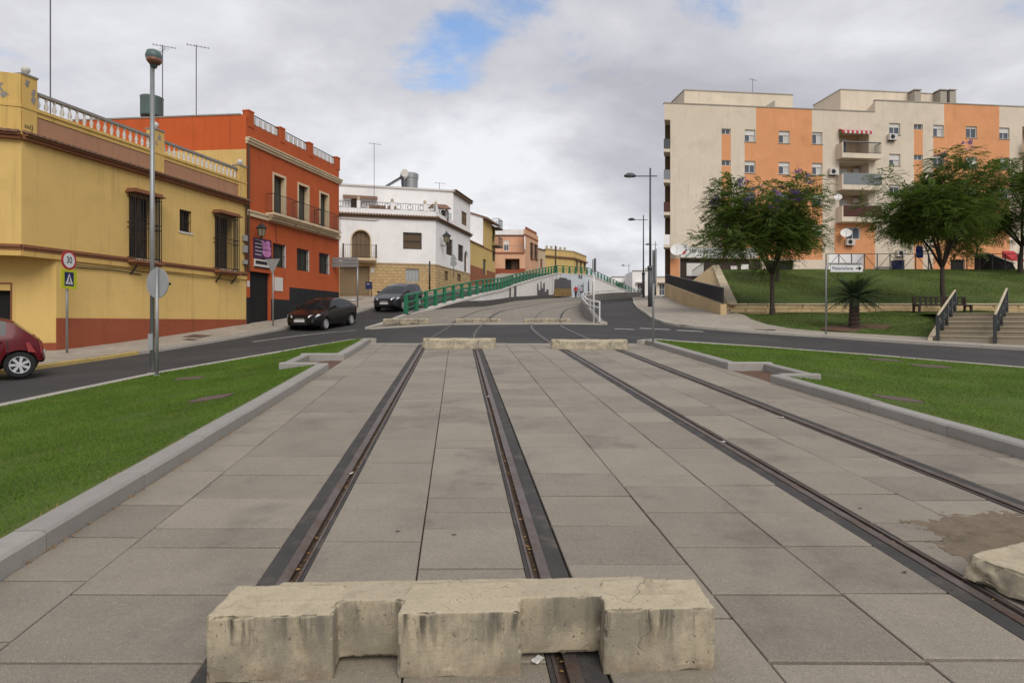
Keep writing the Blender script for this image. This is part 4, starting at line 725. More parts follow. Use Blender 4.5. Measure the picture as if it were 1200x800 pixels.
MB().fbox(FG, 0, FG.L - .3, -.25, .03, 11.55, 11.62).build('gable_coping', M_grey, oh)
for a, b in ((S(290.4) + .45, S(328)), (S(328) + .45, S(361.6)), (S(361.6) + .45, oE - .37)):
    r_ = MB(); railing_mb(r_, [FO.p(a, -.1, 11.25), FO.p(b, -.1, 11.25)], .5, .14, .014, .025, .05); r_.build('roof_railing', M_iron, oh)
    k = max(2, int((b - a) / .42))
    for i in range(k): q = a + (b - a) * (i + .5) / k; MB().fbox(FO, q - .12, q + .12, -.115, -.085, 11.33, 11.68).build('railing_panel', M_balu, oh)
MB().fbox(FO, -.03, oE + .08, -.02, .10, 10.18, 10.30).fbox(FO, -.05, oE + .12, -.02, .17, 10.30, 10.42).fbox(FO, -.03, oE + .1, -.02, .22, 10.42, 10.48).build('cornice', M_cream, oh)
MB().fbox(FO, 0, oE + .03, -.02, .09, 6.72, 6.92).fbox(FO, 0, oE + .03, -.02, .14, 6.92, 7.0).build('string_course', M_cream, oh)
for d, (xa, xb) in zip(drs, ((316, 343), (344, 369), (371, 396))):
    w = window(oh, FO, d, -.28, M_wood, M_shutg, (1, 0), .06, name='balcony_door'); MB().fbox(FO, d[0] - .12, d[0], -.02, .02, d[2], d[3]).fbox(FO, d[1], d[1] + .12, -.02, .02, d[2], d[3]).fbox(FO, d[0] - .12, d[1] + .12, -.02, .022, d[3], d[3] + .12).build('surround', M_cream, w)
    MB().fbox(FO, d[1] - .012, d[1] - .002, -.3, -.002, d[2], d[3]).build('jamb', M_cream, w)
    a, b = (d[0] + d[1]) / 2 - 1.15, (d[0] + d[1]) / 2 + 1.15; b = min(b, oE)
    bc = MB().fbox(FO, a, b, 0, .5, 7.0, 7.12).fbox(FO, a + .05, b - .05, 0, .38, 6.9, 7.0).fbox(FO, a + .1, b - .1, 0, .26, 6.78, 6.9).build('balcony', M_cream, oh)
    r_ = MB(); railing_mb(r_, [FO.p(a + .03, .02, 7.12), FO.p(a + .03, .46, 7.12), FO.p(b - .03, .46, 7.12), FO.p(b - .03, .02, 7.12)], .95, .115, .009, .018, .07); r_.build('railing', M_iron, bc)
for i, g in enumerate(gw): w = window(oh, FO, g, -.24, M_wood, M_shutg, (1, 0), .06, grille=(-.02, .13)); MB().fbox(FO, g[1] - .012, g[1] - .002, -.26, -.002, g[2], g[3]).build('jamb', M_balu, w)
MB().fbox(FO, gd[0], gd[1], -.28, -.2, -.5, gd[3]).build('door', M_dark, oh)
MB().tube([FO.p(q, .1 + .01 * math.sin(q * 3), 6.62 - .05 * math.sin(q * 1.1) ** 2) for q in np.linspace(.1, oE, 30)], .012, 5).tube([FO.p(2.3, .03, 6.6), FO.p(2.35, .03, 5.75)], .012, 5).build('cable', M_plas, oh)
r = FO.rect(321.6, 331, 325, 341); MB().fbox(FO, r[0], r[1], 0, .03, r[2], r[3]).build('notice_panel', M_balu, oh)
r = FO.rect(289.2, 292, 329, 336); MB().fbox(FO, r[0], r[1], 0, .03, r[2], r[3]).build('house_plate', M_balu, oh)
MB().tube([FO.p(.08, .08, 10.1), FO.p(.08, .08, 4.0)], .05, 8).build('downpipe', M_wood, oh)
def lantern(par, F, s, z, out=.35, sc=1.0):
    m = MB(); c = Vector(F.p(s, out, z)); m.lathe(c, [(.05 * sc, 0), (.13 * sc, .03 * sc), (.19 * sc, .36 * sc), (.02 * sc, .37 * sc)], 6); o = m.build('lantern', M_lglass, par)
    m = MB(); m.lathe(c + Vector((0, 0, .37 * sc)), [(.26 * sc, 0), (.24 * sc, .04 * sc), (.10 * sc, .16 * sc), (.04 * sc, .2 * sc), (.02 * sc, .3 * sc)], 6)
    for j in range(6): q = j * math.pi / 3; m.tube([c + Vector((.13 * math.cos(q), .13 * math.sin(q), .03)) * sc, c + Vector((.19 * math.cos(q), .19 * math.sin(q), .36)) * sc], .014 * sc, 4)
    m.tube([c + Vector((0, 0, -.02)), Vector(F.p(s, out * .7, z - .18 * sc)), Vector(F.p(s, .02, z - .12 * sc))], .022 * sc, 6); m.lathe(c + Vector((0, 0, -.1 * sc)), [(.02 * sc, 0), (.06 * sc, .1 * sc)], 6); m.build('bracket', M_iron, o); return o
lantern(oh, FO, S(298), FO.z_px(S(299), 277.5, .3), .4, 1.1)
r = FO.rect(296.5, 317, 280, 303.5); ps = MB().fbox(FO, r[0], r[1], .02, .06, r[2], r[3]).build('advertising_banner', M_purple, oh)
w_, h_ = r[1] - r[0], r[3] - r[2]; m = MB()
for i in range(5): z = r[3] - h_ * (.12 + .18 * i); m.fbox(FO, r[0] + w_ * .06, r[0] + w_ * (.42 + .08 * (i % 2)), .06, .064, z, z + h_ * .035)
m.build('printed_lines', M_balu, ps)
for q, z, a, b in ((.62, .62, .16, .22), (.78, .8, .14, .14), (.72, .33, .26, .22), (.86, .55, .1, .15), (.5, .84, .1, .08)):
    MB().prism([FO.p(r[0] + w_ * q + w_ * a * math.cos(t), .061, r[2] + h_ * z + h_ * b * math.sin(t)) for t in np.linspace(0, 5.7, 11)], [FO.n.x * .003, FO.n.y * .003, 0]).build('printed_figure', M_pink, ps)
r = FO.rect(297, 317, 304.5, 314); ps = MB().fbox(FO, r[0], r[1], .02, .05, r[2], r[3]).build('lower_banner', M_balu, oh); MB().fbox(FO, r[0] + .1, r[0] + (r[1] - r[0]) * .75, .05, .054, r[2] + .16, r[2] + .33).fbox(FO, r[0], r[1], .05, .054, r[2] - .01, r[2] + .05).build('printed_lines', M_blk, ps)

# ------------------------------------------------------------------ white corner house
A0 = Vector(((397 - 600) / FOC * 46.5, 46.5)); A1 = Vector(((510.5 - 600) / FOC * 48.5, 48.5)); dd0 = (A1 - A0).normalized()
F1 = Fr(A0 - dd0 * 4, A1); F2 = Fr(A1, A1 + Vector((.23, 1)) * 12); S1, S2 = F1.s_px, F2.s_px; e2 = S2(551)
wh = thing('white_house', (*A1, 4.0), 'white corner house with stone-clad base, arched balcony door and roof terrace', 'house')
ZW = 9.95; ar = F1.rect(412.5, 433.5, 270, 303); wn1 = F1.rect(472.5, 494, 272.5, 292); gar = F1.rect(398, 433, 311.5, 348); bw1 = F1.rect(475.5, 491, 315, 330)
zst = F1.z_px(S1(470), 309)
mb = wall_mb(F1, 0, F1.L, zst, ZW, [(*ar, .3), (*wn1, .22)]); v1 = F2.rect(523, 530, 280, 299); v2 = F2.rect(537, 542.5, 287, 306); v3 = F2.rect(544, 548.3, 294, 326)
zst2 = F2.z_px(e2, 322); wall_mb(F2, 0, e2, zst, ZW, [(*v1, .22), (*v2, .22), (v3[0], v3[1], max(zst, v3[2]), v3[3], .25)], mb=mb); mb.add([F2.p(e2, 0, 2), F2.p(e2, -10, 2), F2.p(e2, -10, ZW), F2.p(e2, 0, ZW)], [(0, 1, 2, 3)])
mb.add([F1.p(0, 0, ZW), F1.p(F1.L, 0, ZW), F2.p(e2, 0, ZW), F2.p(e2, -10, ZW)], [(0, 1, 2, 3)]); mb.build('wall', M_white, wh)
sg = Vector(F1.p(0, 0, 0)); 
def arch_fill(F, r, n, k=10, over=.0):   # spandrels that turn a square opening into an arch
    s0, s1, z0, z1 = r; c = (s0 + s1) / 2; ra = (s1 - s0) / 2; zc = z1 - ra; m = MB()
    for sgn in (-1, 1):
        arc = [F.p(c + sgn * ra * math.cos(t), n, zc + ra * math.sin(t)) for t in np.linspace(0, math.pi / 2, k)]; m.prism(arc + [F.p(c + sgn * ra, n, z1)], [-F.n.x * .28, -F.n.y * .28, 0])
    return m
arch_fill(F1, ar, .002).build('arch', M_white, wh); w = MB().fbox(F1, ar[0], ar[1], -.3, -.24, ar[2], ar[3]).build('balcony_door', M_woodb, wh)
mm = MB()
for i in range(1, 4): q = ar[0] + (ar[1] - ar[0]) * i / 4; mm.fbox(F1, q - .015, q + .015, -.24, -.215, ar[2], ar[3] - .1)
mm.build('door_batten', M_wood, w)
arc = [(math.cos(t), math.sin(t)) for t in np.linspace(0, math.pi, 15)]; c = (ar[0] + ar[1]) / 2; ra = (ar[1] - ar[0]) / 2; MB().tube([F1.p(ar[0] - .05, .01, ar[2])] + [F1.p(c - (ra + .05) * x, .01, ar[3] - ra + (ra + .05) * y) for x, y in arc] + [F1.p(ar[1] + .05, .01, ar[2])], .06, 6).build('door_surround', M_cream, w)
bq = F1.rect(401.5, 441, 0, 0); bc = MB().fbox(F1, bq[0], bq[1], 0, .8, ar[2] - .2, ar[2] - .02).fbox(F1, bq[0] + .1, bq[1] - .1, 0, .6, ar[2] - .32, ar[2] - .2).build('balcony', M_cream, wh)
rl = MB(); railing_mb(rl, [F1.p(bq[0] + .05, .05, ar[2] - .02), F1.p(bq[0] + .05, .75, ar[2] - .02), F1.p(bq[1] - .05, .75, ar[2] - .02), F1.p(bq[1] - .05, .05, ar[2] - .02)], 1.0, .16, .009, .018); rl.build('railing', M_iron, bc)
for q in (bq[0] + .05, bq[1] - .05): MB().fbox(F1, q - .06, q + .06, .69, .81, ar[2] - .02, ar[2] + 1.05).build('balcony_post', M_wood, bc)
window(wh, F1, wn1, -.15, M_woodb, M_woodb, (1, 1), .06, grille=(.02, .11))
window(wh, F2, v1, -.15, M_woodb, M_woodb, (0, 1), .06, grille=(.02, .13)); window(wh, F2, v2, -.15, M_woodb, M_woodb, (0, 1), .06, grille=(.02, .13)); MB().fbox(F2, v3[0], v3[1], -.25, -.18, v3[2] - 1, v3[3]).build('door', M_wood, wh); arch_fill(F2, v3, .002).build('arch', M_white, wh)
bw2 = F2.rect(521, 525, 317.5, 328.5); bw3 = F2.rect(536, 540, 321, 329.5)
mb = wall_mb(F1, 0, F1.L, 1.5, zst, [(gar[0], gar[1], 1.5, gar[3], .3), (*bw1, .2)]); wall_mb(F2, 0, e2, 1.5, zst, [(*bw2, .15), (*bw3, .15)], mb=mb); mb.build('stone_base', M_wstone, wh)
MB().fbox(F1, S1(433), F1.L + .03, -.01, .04, zst - .04, zst + .06).fbox(F2, .04, e2, -.01, .04, zst - .04, zst + .06).build('base_course', M_stonec, wh)
gd_ = MB(); k = 12
for i in range(k): z = gar[2] + (gar[3] - gar[2]) * i / k; gd_.fbox(F1, gar[0], gar[1], -.26, -.2 - .008 * (i % 2), z, z + (gar[3] - gar[2]) / k * .97)
gd_.build('garage_door', M_garage, wh)
window(wh, F1, bw1, -.12, M_galv, M_alu, (3, 0), .05); window(wh, F2, bw2, -.1, M_wood, M_woodb, (0, 0), .05); window(wh, F2, bw3, -.1, M_wood, M_woodb, (0, 0), .05)
r = F1.rect(434.5, 438.5, 313.5, 319.5); MB().fbox(F1, r[0], r[1], 0, .03, r[2], r[3]).build('house_plate', M_balu, wh)
for F_, l0, l1 in ((F1, 0, F1.L + .25), (F2, -.0, e2 + .1)):
    MB().fbox(F_, l0, l1, -.05, .14, ZW - .1, ZW).fbox(F_, l0, l1, -.05, .22, ZW, ZW + .07).build('cornice', M_woodb, wh); t = MB(); q = l0
    while q < l1 - .1: t.prism([F_.p(q + .11 + .1 * math.cos(i * math.pi / 5), .3, ZW + .07 + .08 * math.sin(i * math.pi / 5)) for i in range(6)], [F_.p(0, -.02, .12)[i] - F_.p(0, .3, 0)[i] for i in range(3)]); q += .22
    t.build('tile_row', M_tile, wh, kind='stuff')
    lm = l1 if F_ is F1 else S2(531); MB().fbox(F_, l0, lm - (.25 if F_ is F1 else 0), -.2, 0, ZW + .08, 10.55).build('terrace_parapet', M_white, wh)
    rl = MB(); railing_mb(rl, [F_.p(l0 + .1, -.1, 10.55), F_.p(lm - .25, -.1, 10.55)], .55, .2, .014, .02, .04); k = int((lm - l0) / .9)
    for i in range(k):
        q = l0 + .5 + i * .9
        rl.tube([F_.p(q + .22 * math.cos(t), -.1, 10.83 + .2 * math.sin(t)) for t in np.linspace(0, 2 * math.pi, 13)], .018, 5)
    rl.build('terrace_railing', M_irong, wh)
    for q in np.arange(l0 + .3, lm, 2.6):
        pr = MB().fbox(F_, q - .14, q + .14, -.24, .03, 10.55, 11.15).build('terrace_pier', M_white, wh); MB().lathe(F_.p(q, -.1, 11.15), [(.16, 0), (.17, .03), (.09, .1), (.14, .2), (.02, .34)], 8).build('finial', M_stonec, pr, True)
MB().tube([F1.p(S1(398), .05, 9.7), F1.p(S1(440), .05, 9.65), F1.p(S1(444), .05, 9.75)], .05, 6).build('cornice_pipe', M_balu, wh)
# set-back upper storey
su = S2(531); F3 = Fr(Vector(F2.p(su, 0, 0)[:2]) - dd0 * 13, Vector(F2.p(su, 0, 0)[:2])); S3 = F3.s_px; ZT = 13.2
td = F3.rect(411.5, 423, 231.5, 244); uw = F2.rect(541, 547, 248.5, 264)
mb = wall_mb(F3, 0, F3.L, ZW, ZT, [(*td, .2)]); wall_mb(F2, su, e2, ZW, ZT, [(*uw, .15)], mb=mb); mb.add([F2.p(e2, 0, ZW), F2.p(e2, -8, ZW), F2.p(e2, -8, ZT), F2.p(e2, 0, ZT)], [(0, 1, 2, 3)]); mb.add([F3.p(0, 0, ZT), F3.p(F3.L, 0, ZT), F2.p(e2, 0, ZT), F2.p(e2, -13, ZT)], [(0, 1, 2, 3)]); mb.build('upper_storey', M_white, wh)
MB().fbox(F3, 0, F3.L + .12, -.03, .12, ZT - .08, ZT + .06).build('roof_edge', M_balu, wh); MB().fbox(F2, su, e2 + .1, -.03, .22, ZT - .18, ZT + .05).fbox(F2, su, e2 + .1, -.03, .32, ZT + .05, ZT + .12).build('eaves', M_woodb, wh)
window(wh, F3, td, -.12, M_wood, M_wood, (1, 2), .05); window(wh, F2, uw, -.1, M_woodb, M_woodb, (1, 1), .05)
q0, q1 = S3(402), S3(442); MB().hexa([F3.p(q0, 0, 12.05), F3.p(q1, 0, 12.05), F3.p(q1, .7, 11.9), F3.p(q0, .7, 11.9), F3.p(q0, 0, 12.35), F3.p(q1, 0, 12.35), F3.p(q1, .7, 11.98), F3.p(q0, .7, 11.98)]).build('tiled_canopy', M_tile, wh)
for q in (S3(437), S3(446), S3(458)): MB().fbox(F3, q - .35, q + .35, 1.2, 1.5, 10.65, 11.3).build('planter', M_tile, wh)
q = S3(512); cn = MB(); cn.hexa([F3.p(q - 1, 1.2, 11.3), F3.p(q + .9, 1.2, 11.3), F3.p(q + .9, 2.4, 11.15), F3.p(q - 1, 2.4, 11.15), F3.p(q - .6, 1.3, 11.7), F3.p(q + .5, 1.3, 11.7), F3.p(q + .5, 2.2, 11.5), F3.p(q - .6, 2.2, 11.5)]); cn.build('porch_roof', M_tile, wh); MB().fbox(F3, q + .2, q + .8, 1.3, 1.4, 10.2, 11.2).build('porch_door', M_wood, wh)
lantern(wh, F2, S2(516), F2.z_px(S2(517), 285, .5), .55, 1.5)
# roof pieces: separate things standing on the roof
c = F3.p(S3(484.5), -3, ZT); o = MB().lathe(c, [(.72, .55), (.72, 1.5), (.78, 1.52), (.78, 1.95), (.7, 2.0)], 18).lathe(c, [(.9, 0), (.9, .5), (.74, .55)], 12).build('water_tank', M_galv, None, loc=c); tag(o, 'grey cylindrical water tank standing on the white house roof', 'water tank')
c = Vector(F3.p(S3(466), -1.8, ZT)); sh = thing('solar_heater', c, 'solar water heater with tilted dark panel and white drum on the white house', 'solar heater'); dv = Vector((*F3.d, 0)); nv = Vector((*F3.n, 0))
MB().hexa([c - dv * 1.3 + nv * .5 + Vector((0, 0, .1)), c + dv * .5 + nv * .5 + Vector((0, 0, 1.3)), c + dv * .5 - nv * .5 + Vector((0, 0, 1.3)), c - dv * 1.3 - nv * .5 + Vector((0, 0, .1)), c - dv * 1.34 + nv * .5 + Vector((0, 0, .16)), c + dv * .46 + nv * .5 + Vector((0, 0, 1.38)), c + dv * .46 - nv * .5 + Vector((0, 0, 1.38)), c - dv * 1.34 - nv * .5 + Vector((0, 0, .16))]).build('panel', M_solar, sh)
MB().tube([c + dv * .72 + nv * .55 + Vector((0, 0, 1.62)), c + dv * .72 - nv * .55 + Vector((0, 0, 1.62))], .34, 14).build('drum', M_balu, sh); MB().tube([c + dv * .6 + nv * .4, c + dv * .5 + nv * .4 + Vector((0, 0, 1.3))], .04, 5).tube([c + dv * .6 - nv * .4, c + dv * .5 - nv * .4 + Vector((0, 0, 1.3))], .04, 5).tube([c + dv * .62, c + dv * .62 + Vector((0, 0, 1.3))], .05, 5).build('stand', M_iron, sh)

# forecourt between the orange and the white house
fy = np.arange(36.0, 50.1, 1.0); ft = np.linspace(0, 1, 8); Xa = np.array([[-24 + (hx(y) - .9 + 24) * t for t in ft] for y in fy]); Ya = np.repeat(fy[:, None], 8, 1)
Za = np.array([[float(np.interp(y, [36, 40, 46.5, 50], [2.6, 3.05, 3.62, 4.0])) - .1 * (1 - t) for t in ft] for y in fy]); 
sheet('forecourt', Xa, Ya, Za, M_pave)
fy = np.arange(38.0, 60.1, 1.0); 
Xa = np.array([[hx(y) - 1.0 + (float(np.interp(y, [38, 46, 49, 60], [.3, 1.6, 2.4, 2.4])) + 1.0) * t for t in ft] for y in fy]); Ya = np.repeat(fy[:, None], 8, 1); Za = np.array([[kz_(kx(y), y) + .17 for t in ft] for y in fy]); sheet('pavement_corner', Xa, Ya, Za, M_pave)

# ------------------------------------------------------------------ houses farther up the hill
def gpt(Yq, off=-17.4): return Vector((off + .23 * Yq, Yq))
F4 = Fr(gpt(57.7), gpt(72)); S4 = F4.s_px; e4 = S4(580.5); s566 = S4(566)
h4 = thing('ochre_house', (*F4.o, 5.5), 'narrow tall ochre house with white party wall and stacked balconies beyond the white house', 'house')
dq = F4.rect(566.2, 570, 304, 322); wq = F4.rect(577.2, 579.6, 292, 306); wq2 = F4.rect(577.2, 579.6, 266, 284)
zl = F4.z_px(s566, 289); zt4 = F4.z_px(s566, 243.5); zpq = F4.z_px(s566, 315)
mb = wall_mb(F4, 0, e4, 4, zl, [(*dq, .2), (*wq, .2)], [(0, e4, 4, zpq, 1)]); wall_mb(F4, s566, e4, zl, zt4 - 1.2, [(*wq2, .2)], mb=mb); mb.build('wall', [M_yel2, M_brick], h4)
mb = MB(); mb.add([F4.p(s566, 0, zl), F4.p(s566, -6, zl), F4.p(s566, -6, zt4 + 1.0), F4.p(s566, 0, zt4 - 1.0)], [(0, 1, 2, 3)]); mb.add([F4.p(0, 0, zl), F4.p(s566, 0, zl), F4.p(s566, -6, zl + .5), F4.p(0, -6, zl + .5)], [(0, 1, 2, 3)]); mb.build('party_wall', M_white, h4)
MB().fbox(F4, 0, s566, -.1, .12, zl - .05, zl + .06).build('eaves', M_tile, h4)
MB().hexa([F4.p(s566 - .1, -6, zt4 + 1.0), F4.p(e4 + .2, -6, zt4 + 1.0), F4.p(e4 + .2, .5, zt4 - 1.2), F4.p(s566 - .1, .5, zt4 - 1.2), F4.p(s566 - .1, -6, zt4 + 1.15), F4.p(e4 + .2, -6, zt4 + 1.15), F4.p(e4 + .2, .5, zt4 - 1.0), F4.p(s566 - .1, .5, zt4 - 1.0)]).build('roof', M_tile, h4)
MB().fbox(F4, s566, e4, -.02, .06, zl - .1, zl).build('string_course', M_band, h4)
MB().fbox(F4, dq[0], dq[1], -.18, -.12, dq[2], dq[3]).build('door', M_shutg, h4); window(h4, F4, wq, -.15, M_wood, M_glass, (0, 1), .06, grille=(.05, .2)); window(h4, F4, wq2, -.15, M_wood, M_glass, (0, 1), .06)
for z in (zl + .6, zl + 2.6):
    bc = MB().fbox(F4, e4 - 1.6, e4 + .4, 0, .8, z - .12, z).build('balcony', M_wood, h4); rl = MB(); railing_mb(rl, [F4.p(e4 - 1.55, .03, z), F4.p(e4 - 1.55, .75, z), F4.p(e4 + .35, .75, z), F4.p(e4 + .35, .03, z)], .95, .16, .014, .025); rl.build('railing', M_iron, bc)
h5d = Vector((1, .03)).normalized(); c5 = Vector(((615.5 - 600) / FOC * 83, 83.0)); F5 = Fr(c5 - h5d * 5.2, c5); F6 = Fr(c5, c5 + Vector((.32, 1)).normalized() * 12); S5, S6 = F5.s_px, F6.s_px; e6 = S6(630.5)
h5 = thing('salmon_house', (*c5, 8.5), 'salmon house with red base, wide porch opening and white roof parapet', 'house')
po = F5.rect(592, 609, 303, 316); zpl5 = F5.z_px(3, 314.5); zb5 = F5.z_px(3, 296); zt5 = F5.z_px(3, 275)
mb = wall_mb(F5, -.6, F5.L, 6, zb5, [(po[0], po[1], po[2], po[3], 1.2)], [(-.6, F5.L, 6, zpl5, 1)]); w7 = F6.rect(621.5, 625, 284.5, 303.5); w8 = F6.rect(626.3, 629.8, 286.5, 304)
wall_mb(F6, 0, e6, 6, zt5 + .1, [(*w7, .3), (*w8, .3)], mb=mb); mb.build('wall', [M_salmon, M_red], h5)
F5b = Fr(Vector(F5.p(-.6, -2.2, 0)[:2]), Vector(F5.p(F5.L, -2.2, 0)[:2])); wd = F5b.rect(590, 596.5, 282, 294); mb = wall_mb(F5b, 0, F5b.L, zb5 - .4, zt5 + .15, [(*wd, .15)]); mb.add([F5b.p(0, 0, zb5), F5b.p(F5b.L, 0, zb5), F5.p(F5.L, 0, zb5), F5.p(-.6, 0, zb5)], [(0, 1, 2, 3)]); mb.build('upper_wall', M_salmon, h5)
MB().fbox(F5, -.6, F5.L - .1, -.1, .1, zb5 - .15, zb5 + .05).build('string_course', M_brick, h5); window(h5, F5b, wd, -.1, M_frame, M_glassb, (1, 0), .08, blind=.4)
rl = MB(); railing_mb(rl, [F5.p(-.5, -.05, zb5 + .05), F5.p(F5.L - .1, -.05, zb5 + .05)], .9, .25, .012, .03); rl.build('terrace_railing', M_alu, h5)
MB().fbox(F5b, 0, F5b.L + .1, -.05, .15, zt5 + .15, zt5 + .3).build('eaves', M_tile, h5); MB().fbox(F5b, 0, F5b.L + .1, -.25, 0, zt5 + .3, zt5 + 1.1).build('roof_parapet', M_white, h5)
MB().fbox(F6, 0, e6, -.25, .02, zt5 + .1, zt5 + .75).build('side_parapet', M_salmon, h5); MB().fbox(F6, -.05, e6, -.02, .06, zt5 - .1, zt5 + .1).build('side_course', M_brick, h5)
for i in range(4): q = .6 + i * (e6 - .9) / 4; MB().fbox(F6, q, q + (e6 - .9) / 4 - .35, -.2, -.02, zt5 + .75, zt5 + 1.2).build('parapet_block', M_brick, h5)
MB().fbox(F5, po[0], po[1], -1.2, -1.15, po[2], po[3]).build('porch_back', M_dark, h5); MB().fbox(F5, po[0] + .9, po[0] + 2.0, -1.14, -1.05, po[2], po[3] - .2).build('door', M_wood, h5)
for w in (w7, w8): window(h5, F6, w, -.2, M_wood, M_glass, (1, 1), .08, grille=(.1, .2), sill=(.15, M_brick))
mb = MB(); shell_mb(mb, F5b, 0, F5b.L, 6, zt5 + .3, 8); mb.build('rear_walls', M_salmon, h5)
p6 = Vector(F6.p(e6, 0, 0)[:2]); F7 = Fr(p6, p6 + Vector((.5, 1)).normalized() * 14); S7 = F7.s_px; e7 = S7(639)
h6 = thing('beige_house', (*p6, 9), 'low beige house with a brown door between the salmon and far yellow houses', 'house'); z7 = F7.z_px(0, 291); dd7 = F7.rect(633.2, 636, 303.5, 314)
mb = wall_mb(F7, 0, e7, 6, z7, [(*dd7, .2)]); shell_mb(mb, F7, 0, e7, 6, z7, 7); mb.build('wall', M_beige, h6); MB().fbox(F7, dd7[0], dd7[1], -.2, -.1, dd7[2], dd7[3]).build('door', M_band, h6); MB().fbox(F7, 0, e7, -.05, .12, z7 - .1, z7 + .06).build('eaves', M_tile, h6)
q0 = Vector(((638.5 - 600) / FOC * 104, 104.0)); q1 = Vector(((672 - 600) / FOC * 108, 108.0)); q2 = Vector(((687 - 600) / FOC * 116, 116.0)); F8 = Fr(q0, q1); F9 = Fr(q1, q2)
h7 = thing('far_yellow_house', (*q0, 9.5), 'long yellow house with flat roof and brown eaves at the top of the hill', 'house'); z8 = F8.z_px(2, 300.5); zr8 = F8.z_px(2, 293)
wl_ = [F9.rect(a, a + 2.2, 306, 318) for a in (675, 679.5, 684)]
mb = wall_mb(F8, 0, F8.L, 6, zr8, []); wall_mb(F9, 0, F9.L, 6, zr8, [(*w, .2) for w in wl_], mb=mb); mb.add([F8.p(0, 0, zr8), F8.p(F8.L, 0, zr8), F9.p(F9.L, 0, zr8), F8.p(0, -9, zr8)], [(0, 1, 2, 3)]); mb.build('wall', M_yel2, h7)
for F_ in (F8, F9): MB().fbox(F_, 0, F_.L + .2, -.05, .3, z8 - .15, z8 + .1).build('eaves', M_tile, h7); MB().fbox(F_, 0, F_.L + .1, -.1, .1, zr8, zr8 + .18).build('roof_edge', M_stonec, h7)
for w in wl_: window(h7, F9, w, -.15, M_wood, M_glass, (0, 1), .08)
for i in range(5): MB().fbox(F8, .5 + i * 1.05, .8 + i * 1.05, -.4, -.1, zr8 + .18, zr8 + .7).build('roof_post', M_stonec, h7)
# pale buildings at the far end of the road
for nm, xl, xr, yt, Yq, dep, mt, lab in (('white_building', 741, 765, 318, 140, 9, M_white, 'plain white building with a small canopy at the far end of the road'), ('white_building', 716, 742, 325, 150, 9, M_white, 'low white building left of the taller one at the end of the road'), ('white_building', 766, 792, 325, 150, 10, M_apc, 'pale far building half hidden behind the lamp posts on the right')):
    a, b = P(xl, 350, Yq), P(xr, 350, Yq); F_ = Fr((a.x, Yq), (b.x, Yq)); zt = EYE + (HZ - yt) / FOC * Yq; r_ = thing(nm, (a.x, Yq, 6.4), lab, 'building', 'pale buildings at the far end of the road'); op = F_.rect(xl + (xr - xl) * .25, xl + (xr - xl) * .5, 332, 346); mb = wall_mb(F_, 0, F_.L, 5, zt, [(*op, .3)]); shell_mb(mb, F_, 0, F_.L, 5, zt, dep); mb.build('wall', mt, r_)
    window(r_, F_, op, -.2, M_frame, M_glassb, (1, 1), .1); MB().fbox(F_, op[0] - .4, op[1] + .4, 0, 1.0, op[3] + .1, op[3] + .3).build('canopy', M_balu, r_); MB().fbox(F_, -.05, F_.L + .05, -.2, .08, zt, zt + .25).build('coping', M_grey, r_); MB().fbox(F_, F_.L * .7, F_.L * .85, -2, -1, zt + .25, zt + .9).build('roof_box', M_apg, r_)

# ------------------------------------------------------------------ white retaining wall, mural and green railing
wp = [(np.interp(y, WY, WX), y, np.interp(y, WY, WZ)) for y in list(np.arange(34, 117.1, 0.5))]
def wnorm(i):
    a, b = wp[max(i - 1, 0)], wp[min(i + 1, len(wp) - 1)]; d = Vector((b[0] - a[0], b[1] - a[1])).normalized(); return Vector((d.y, -d.x))
rw = thing('retaining_wall', (wp[0][0], wp[0][1], 2.0), 'long curved white retaining wall with painted tram mural and dark base', 'wall')
mb = MB(); rows = []
for i, (x, y, z) in enumerate(wp):
    n = wnorm(i); zb = g1(x, y) - .3; rows.append([(x + n.x * .15, y + n.y * .15, zb), (x + n.x * .15, y + n.y * .15, max(z, zb + .35)), (x - n.x * .2, y - n.y * .2, max(z, zb + .35)), (x - n.x * .2, y - n.y * .2, zb)])
mb.grid(rows); mb.build('wall', M_wallw, rw, recalc=False)
mb = MB(); rows = []
for i, (x, y, z) in enumerate(wp):
    n = wnorm(i); zb = g1(x, y); h = min(.5, max(.16, (z - zb) * .7)); rows.append([(x + n.x * .15, y + n.y * .15, zb + h), (x + n.x * .19, y + n.y * .19, zb + h - .03), (x + n.x * .19, y + n.y * .19, zb - .2)])
mb.grid(rows); mb.build('plinth', M_wplinth, rw, recalc=False)
mb = MB(); rows = []
for i, (x, y, z) in enumerate(wp): n = wnorm(i); rows.append([(x + n.x * a, y + n.y * a, z + h) for a, h in ((.22, -.12), (.22, .03), (-.28, .03), (-.28, -.12))])
mb.grid(rows); mb.build('coping', M_balu, rw, recalc=False)
def wall_xy(px):                              # where the sight line of a column meets the wall face
    best = None
    for i, (x, y, z) in enumerate(wp):
        d = abs(600 + FOC * x / y - px)
        if best is None or d < best[0]: best = (d, i)
    i = best[1]; j = min(max(i, 1), len(wp) - 2); a, b = wp[j - 1], wp[j + 1]; ka, kb = FOC * a[0] / a[1], FOC * b[0] / b[1]; t = (px - 600 - ka) / (kb - ka); n = wnorm(j)
    return a[0] + (b[0] - a[0]) * t, a[1] + (b[1] - a[1]) * t, n
def mural(name, pts, mat, off=.012, sub=None):
    out = []
    for px, py in pts: x, y, n = wall_xy(px); out.append((x + n.x * (.15 + off), y + n.y * (.15 + off), EYE + (HZ - py) / FOC * y))
    n = wall_xy(pts[0][0])[2]; MB().add(out, [tuple(range(len(out)))]).build(name, mat, rw, recalc=False)
mural('mural_sky', [(656, 349), (656, 321), (676, 321), (690, 324), (690, 348)], M_muralb, .07)
